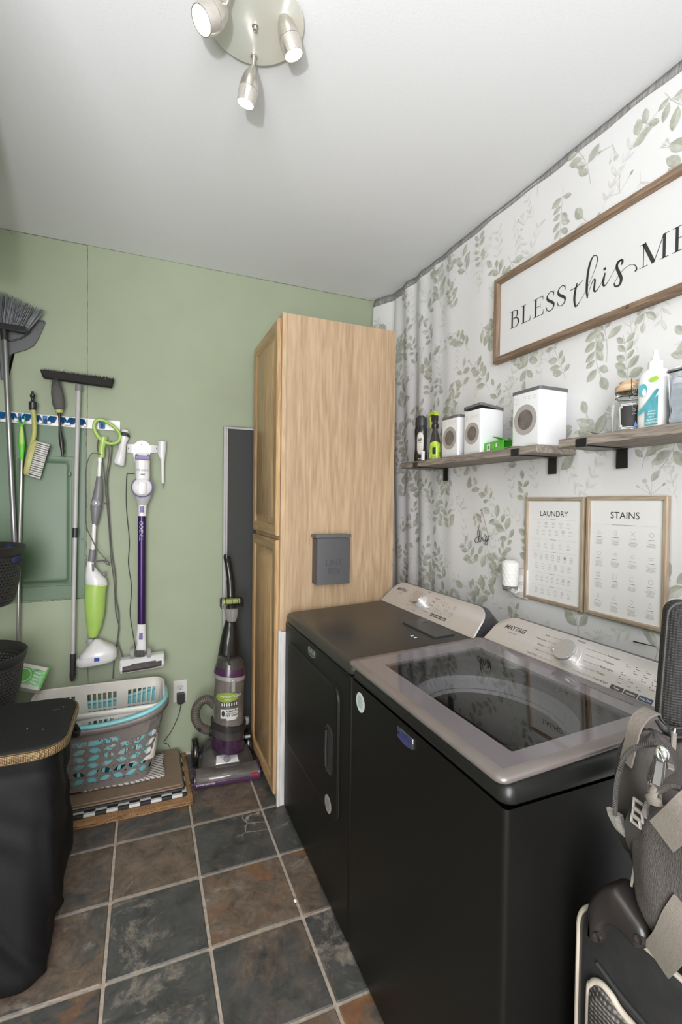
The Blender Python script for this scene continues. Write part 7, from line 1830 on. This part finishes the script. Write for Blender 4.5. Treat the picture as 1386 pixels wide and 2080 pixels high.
bp2 = thing('backpack', 'dark grey backpack with zips and webbing resting on the black suitcase', 'backpack', (0.86, 0.42, sz1))
ZB = sz1+0.012
def blob(bm, c, r, e=0.55, nu=36, nv=18, squash=None, lumps=0.006, seed=1, zfloor=None):
    """pillow-like body"""
    c = Vector(c)
    def P(u, v):
        a = 2*pi*u; b_ = -pi/2+pi*v
        cx, sx = math.copysign(abs(cos(a))**e, cos(a)), math.copysign(abs(sin(a))**e, sin(a)); cb, sb_ = abs(cos(b_))**e, math.copysign(abs(sin(b_))**e, sin(b_))
        l = lumps*(sin(5*a+seed)*cos(3*b_+seed)+.6*sin(9*a+5*b_+seed*2)+.5*sin(14*b_+3*a))
        p = c+Vector((cx*cb*(r[0]+l), sx*cb*(r[1]+l), sb_*(r[2]+l)))
        if zfloor is not None: p.z = max(zfloor, p.z)
        return p
    vs = [[bm.verts.new(P(i/nu, j/nv)) for j in range(1, nv)] for i in range(nu)]
    lo, hi = bm.verts.new(P(0, 0.0)), bm.verts.new(P(0, 1.0))
    for i in range(nu):
        k = (i+1) % nu
        for j in range(nv-2): bm.faces.new((vs[i][j], vs[k][j], vs[k][j+1], vs[i][j+1]))
        bm.faces.new((vs[k][0], vs[i][0], lo)); bm.faces.new((vs[i][-1], vs[k][-1], hi))
bm = NB(); blob(bm, (0.872, 0.450, 0.880), (0.128, 0.125, 0.132), .62, seed=2, zfloor=ZB); fixn(bm)
finish('main_body', bm, BAGC, bp2, angle=180, sub=1)
bm = NB(); blob(bm, (0.782, 0.518, 0.915), (0.050, 0.050, 0.112), .8, seed=4, lumps=.004); fixn(bm); finish('side_pocket', bm, BAGC, bp2, angle=180, sub=1)
bm = NB(); blob(bm, (0.730, 0.392, 0.858), (0.052, 0.108, 0.105), .7, seed=1, lumps=.004, zfloor=ZB+.002); fixn(bm); fp = finish('front_pocket', bm, mat('pocket_fabric', (0.078, 0.068, 0.065), 0.8, bump=.9, scale=700, var=.25, stretch=(1, 1, .3)), bp2, angle=180, sub=1)
def zipper(name, px, x, parent, r=0.0027, teeth=True):
    pts = spline([U(a, b_, 'x', x if not isinstance(x, list) else x[i]) for i, (a, b_) in enumerate(px)], 8); bm = NB(); tube(bm, pts, r, 8, flat=(1.5, .8)); L_ = 0; last = pts[0]
    for i in range(1, len(pts)):
        seg = pts[i]-pts[i-1]; k = max(1, int(seg.length/0.0024))
        for q in range(k):
            p = pts[i-1]+seg*(q/k); tube(bm, [p-seg.normalized()*.0007, p+seg.normalized()*.0007], r*1.55, 5, mi=1)
    return finish(name, bm, [INK, ZIP], parent)
zipper('zip', [(1249, 1655), (1252, 1600), (1262, 1555), (1277, 1528), (1300, 1516), (1330, 1512), (1352, 1518)], 0.705, bp2)
zipper('zip', [(1322, 1610), (1320, 1580), (1330, 1552), (1334, 1540), (1345, 1528), (1362, 1522)], 0.690, bp2)
zipper('zip', [(1311, 1655), (1312, 1640), (1325, 1617), (1345, 1604), (1365, 1598), (1388, 1602)], 0.672, bp2)
# zip pull
bm = NB(); q = U(1338, 1570, 'x', 0.672); f = PL(q, (0.1, -1, 0), (0, -0.12, 1)); sg5 = 1 if f(Vector((0, 0, 1))).x < q.x else -1
fz = lambda v: f(Vector((v[0], v[1], v[2]*sg5)))
tube(bm, [fz(Vector((x, y, 0))) for x, y in ((-.006, .022), (.006, .022), (.0085, -.022), (-.0085, -.022))], 0.0012, 6, closed=True)
lathe(bm, [(0.011, -.003), (0.012, 0), (0.010, .004), (0.004, .006)], fz(Vector((0, .028, -.002))), (-1, 0, 0), 20, sq=(.8, 1)); tube(bm, spline([fz(Vector((-.005, .034, .002))), fz(Vector((0, .028, .010))), fz(Vector((.005, .020, .003)))], 4), 0.002, 6)
zp = finish('zip_pull', bm, CHROME, bp2, angle=60)
bm = NB(); poly(bm, [(-.0048, -.018), (.0048, -.018), (.0042, .017), (-.0042, .017)], 0, .0015, fz); finish('pull_insert', bm, GREYPL, zp, smooth=False)
bm = NB(); tube(bm, spline([fz(Vector((0, -.022, .001))), fz(Vector((-.001, -.034, .004))), fz(Vector((.004, -.046, .003)))], 4), [.004]*5+[.008]*4, 8, flat=(1.5, .5)); finish('pull_tab', bm, WEB, zp)
def strap(name, pts, w, m=WEB, parent=None, th=0.0015, up=(0, 1, 0), k=6):
    p = spline(pts, k); bm = NB(); A = []; B_ = []
    rows_ = []
    for i, q in enumerate(p):
        d = (p[min(i+1, len(p)-1)]-p[max(i-1, 0)]).normalized(); s = (Vector(up)-d*Vector(up).dot(d)).normalized(); nn_ = d.cross(s)
        rows_.append([q+s*w/2+nn_*th, q-s*w/2+nn_*th, q-s*w/2-nn_*th, q+s*w/2-nn_*th])
    loft(bm, rows_); fixn(bm); return finish(name, bm, m, parent, angle=50)
strap('webbing_loop', [U(1272, 1550, 'x', .735), U(1282, 1510, 'x', .74), U(1290, 1478, 'x', .75), U(1304, 1455, 'x', .775), U(1325, 1444, 'x', .81), U(1334, 1452, 'x', .84)], 0.026, parent=bp2, up=(0.3, 1, 0))
strap('front_strap', [U(1345, 1698, 'x', .668), U(1365, 1680, 'x', .664), U(1392, 1655, 'x', .660), U(1420, 1630, 'x', .664)], 0.040, parent=bp2, up=(0, .75, .6))
strap('side_strap', [U(1334, 1950, 'x', .694), U(1356, 1925, 'x', .682), U(1376, 1885, 'x', .676), U(1400, 1850, 'x', .678)], 0.042, parent=bp2, up=(0, .8, .5))
bm = NB(); L = []
for t, (a, b_) in enumerate(((1243, 1648), (1246, 1662), (1254, 1678), (1262, 1692), (1268, 1698))): 
    c = U(a+6, b_, 'x', .716); L.append([c+Vector((dx, dy, 0)) for dx, dy in ((-.004, .012), (-.006, 0), (-.004, -.012), (.004, -.012), (.004, .012))])
loft(bm, L); fixn(bm); finish('silver_tab', bm, mat('tab_silver', (0.52, 0.49, 0.47), 0.35, 0.5, var=.3, scale=200), bp2)
bm = NB()
for px, py, s in ((1300, 1640, 1), (1296, 1655, .8), (1330, 1607, .9), (1292, 1668, .7)):
    c = U(px, py, 'x', .685); tube(bm, [c+Vector((0, a, b_))*s for a, b_ in ((-.010, -.008), (.010, -.005), (.009, .008), (-.008, .006))], 0.0028, 6, closed=True)
finish('buckle', bm, mat('buckle_grey', (0.26, 0.24, 0.22), 0.35), bp2)
strap('dark_strap', [U(1300, 1645, 'x', .69), U(1285, 1680, 'x', .695), U(1288, 1720, 'x', .705), U(1300, 1745, 'x', .715)], 0.022, mat('strap_dark', (0.04, 0.036, 0.035), .8), bp2)
bm = NB(); tube(bm, spline([U(1291, 1700, 'x', .70), U(1290, 1750, 'x', .70), U(1283, 1800, 'x', .695)], 4), 0.002, 6); finish('light_cord', bm, WEB, bp2)
# padded seat back standing in the bag
cu = thing('padded_cushion', 'black quilted pad standing upright behind the backpack at the right edge', 'cushion', (0.93, 0.47, 1.0))
bm = NB()
pc0 = U(1331, 1462, 'y', 0.545); pt0 = U(1351, 1216, 'y', 0.545); 
L = []
W_ = 0.30; upv = (pt0-pc0); hh = upv.length; upv.normalize(); rt_ = Vector((0.70, -0.72, 0.0)).normalized(); nrm = rt_.cross(upv).normalized()
for d, i in ((-0.030, .018), (-0.024, .004), (-0.010, 0), (0.010, 0), (0.024, .004), (0.030, .018)):
    L.append([pc0+rt_*x+upv*y+nrm*d for x, y in rrect(i, W_-i, -0.004+i, hh-i, 0.022, 6)])
loft(bm, L); fixn(bm)
PADM = weave('quilted_black', (0.012, 0.011, 0.011), (0.042, 0.039, 0.038), 70, 0.75, 1.0)
finish('pad', bm, PADM, cu, angle=70)
bm = NB(); tube(bm, [pc0+rt_*x+upv*y+nrm*(-0.0305 if nrm.y > 0 else 0.0305)*0.6 for x, y in rrect(.003, W_-.003, -.001, hh-.003, 0.022, 6)], 0.0035, 6, closed=True); finish('edge_binding', bm, INK, cu)
bm = NB(); 
L = []
for a, b_, w in ((1336, 1462, .004), (1345, 1478, .020), (1360, 1490, .026), (1385, 1500, .026)): c = U(a, b_, 'y', 0.52); L.append([c+Vector((0, 0, w*.5)), c+Vector((0, -.012, 0)), c+Vector((0, 0, -w*.5)), c+Vector((0, .012, 0))])
loft(bm, L); fixn(bm); finish('mesh_wing', bm, mat('wing_mesh', (0.075, 0.075, 0.075), 0.6, bump=1, scale=400, var=.4), cu, angle=180, sub=1)
bm = NB(); c = U(1380, 1488, 'y', .50); tube(bm, [c+Vector((a, 0, b_)) for a, b_ in ((-.014, -.006), (.012, -.010), (.014, .006), (-.012, .009))], 0.0022, 6, closed=True); finish('ring', bm, STEEL, cu)
strap('hanging_strap', [U(1370, 1488, 'y', .50), U(1368, 1520, 'y', .49), U(1362, 1550, 'y', .48), U(1364, 1562, 'y', .47)], 0.008, parent=cu, up=(1, 0, 0))
# ------------------------------------------------------------------ groups of repeats
GROUPS = {'laundry_tin': 'white laundry tins on the shelf', 'floating_shelf': 'grey wood shelves on the leaf wallpaper', 'laundry_basket': 'nested laundry baskets on the mats',
          'plastic_basket': 'tiered black plastic baskets', 'framed_print': 'framed laundry prints', 'white_bottle': 'white bottles on the shelf'}
for o in S.objects:
    if o.parent is None and o.name.split('.')[0] in GROUPS: o['group'] = GROUPS[o.name.split('.')[0]]
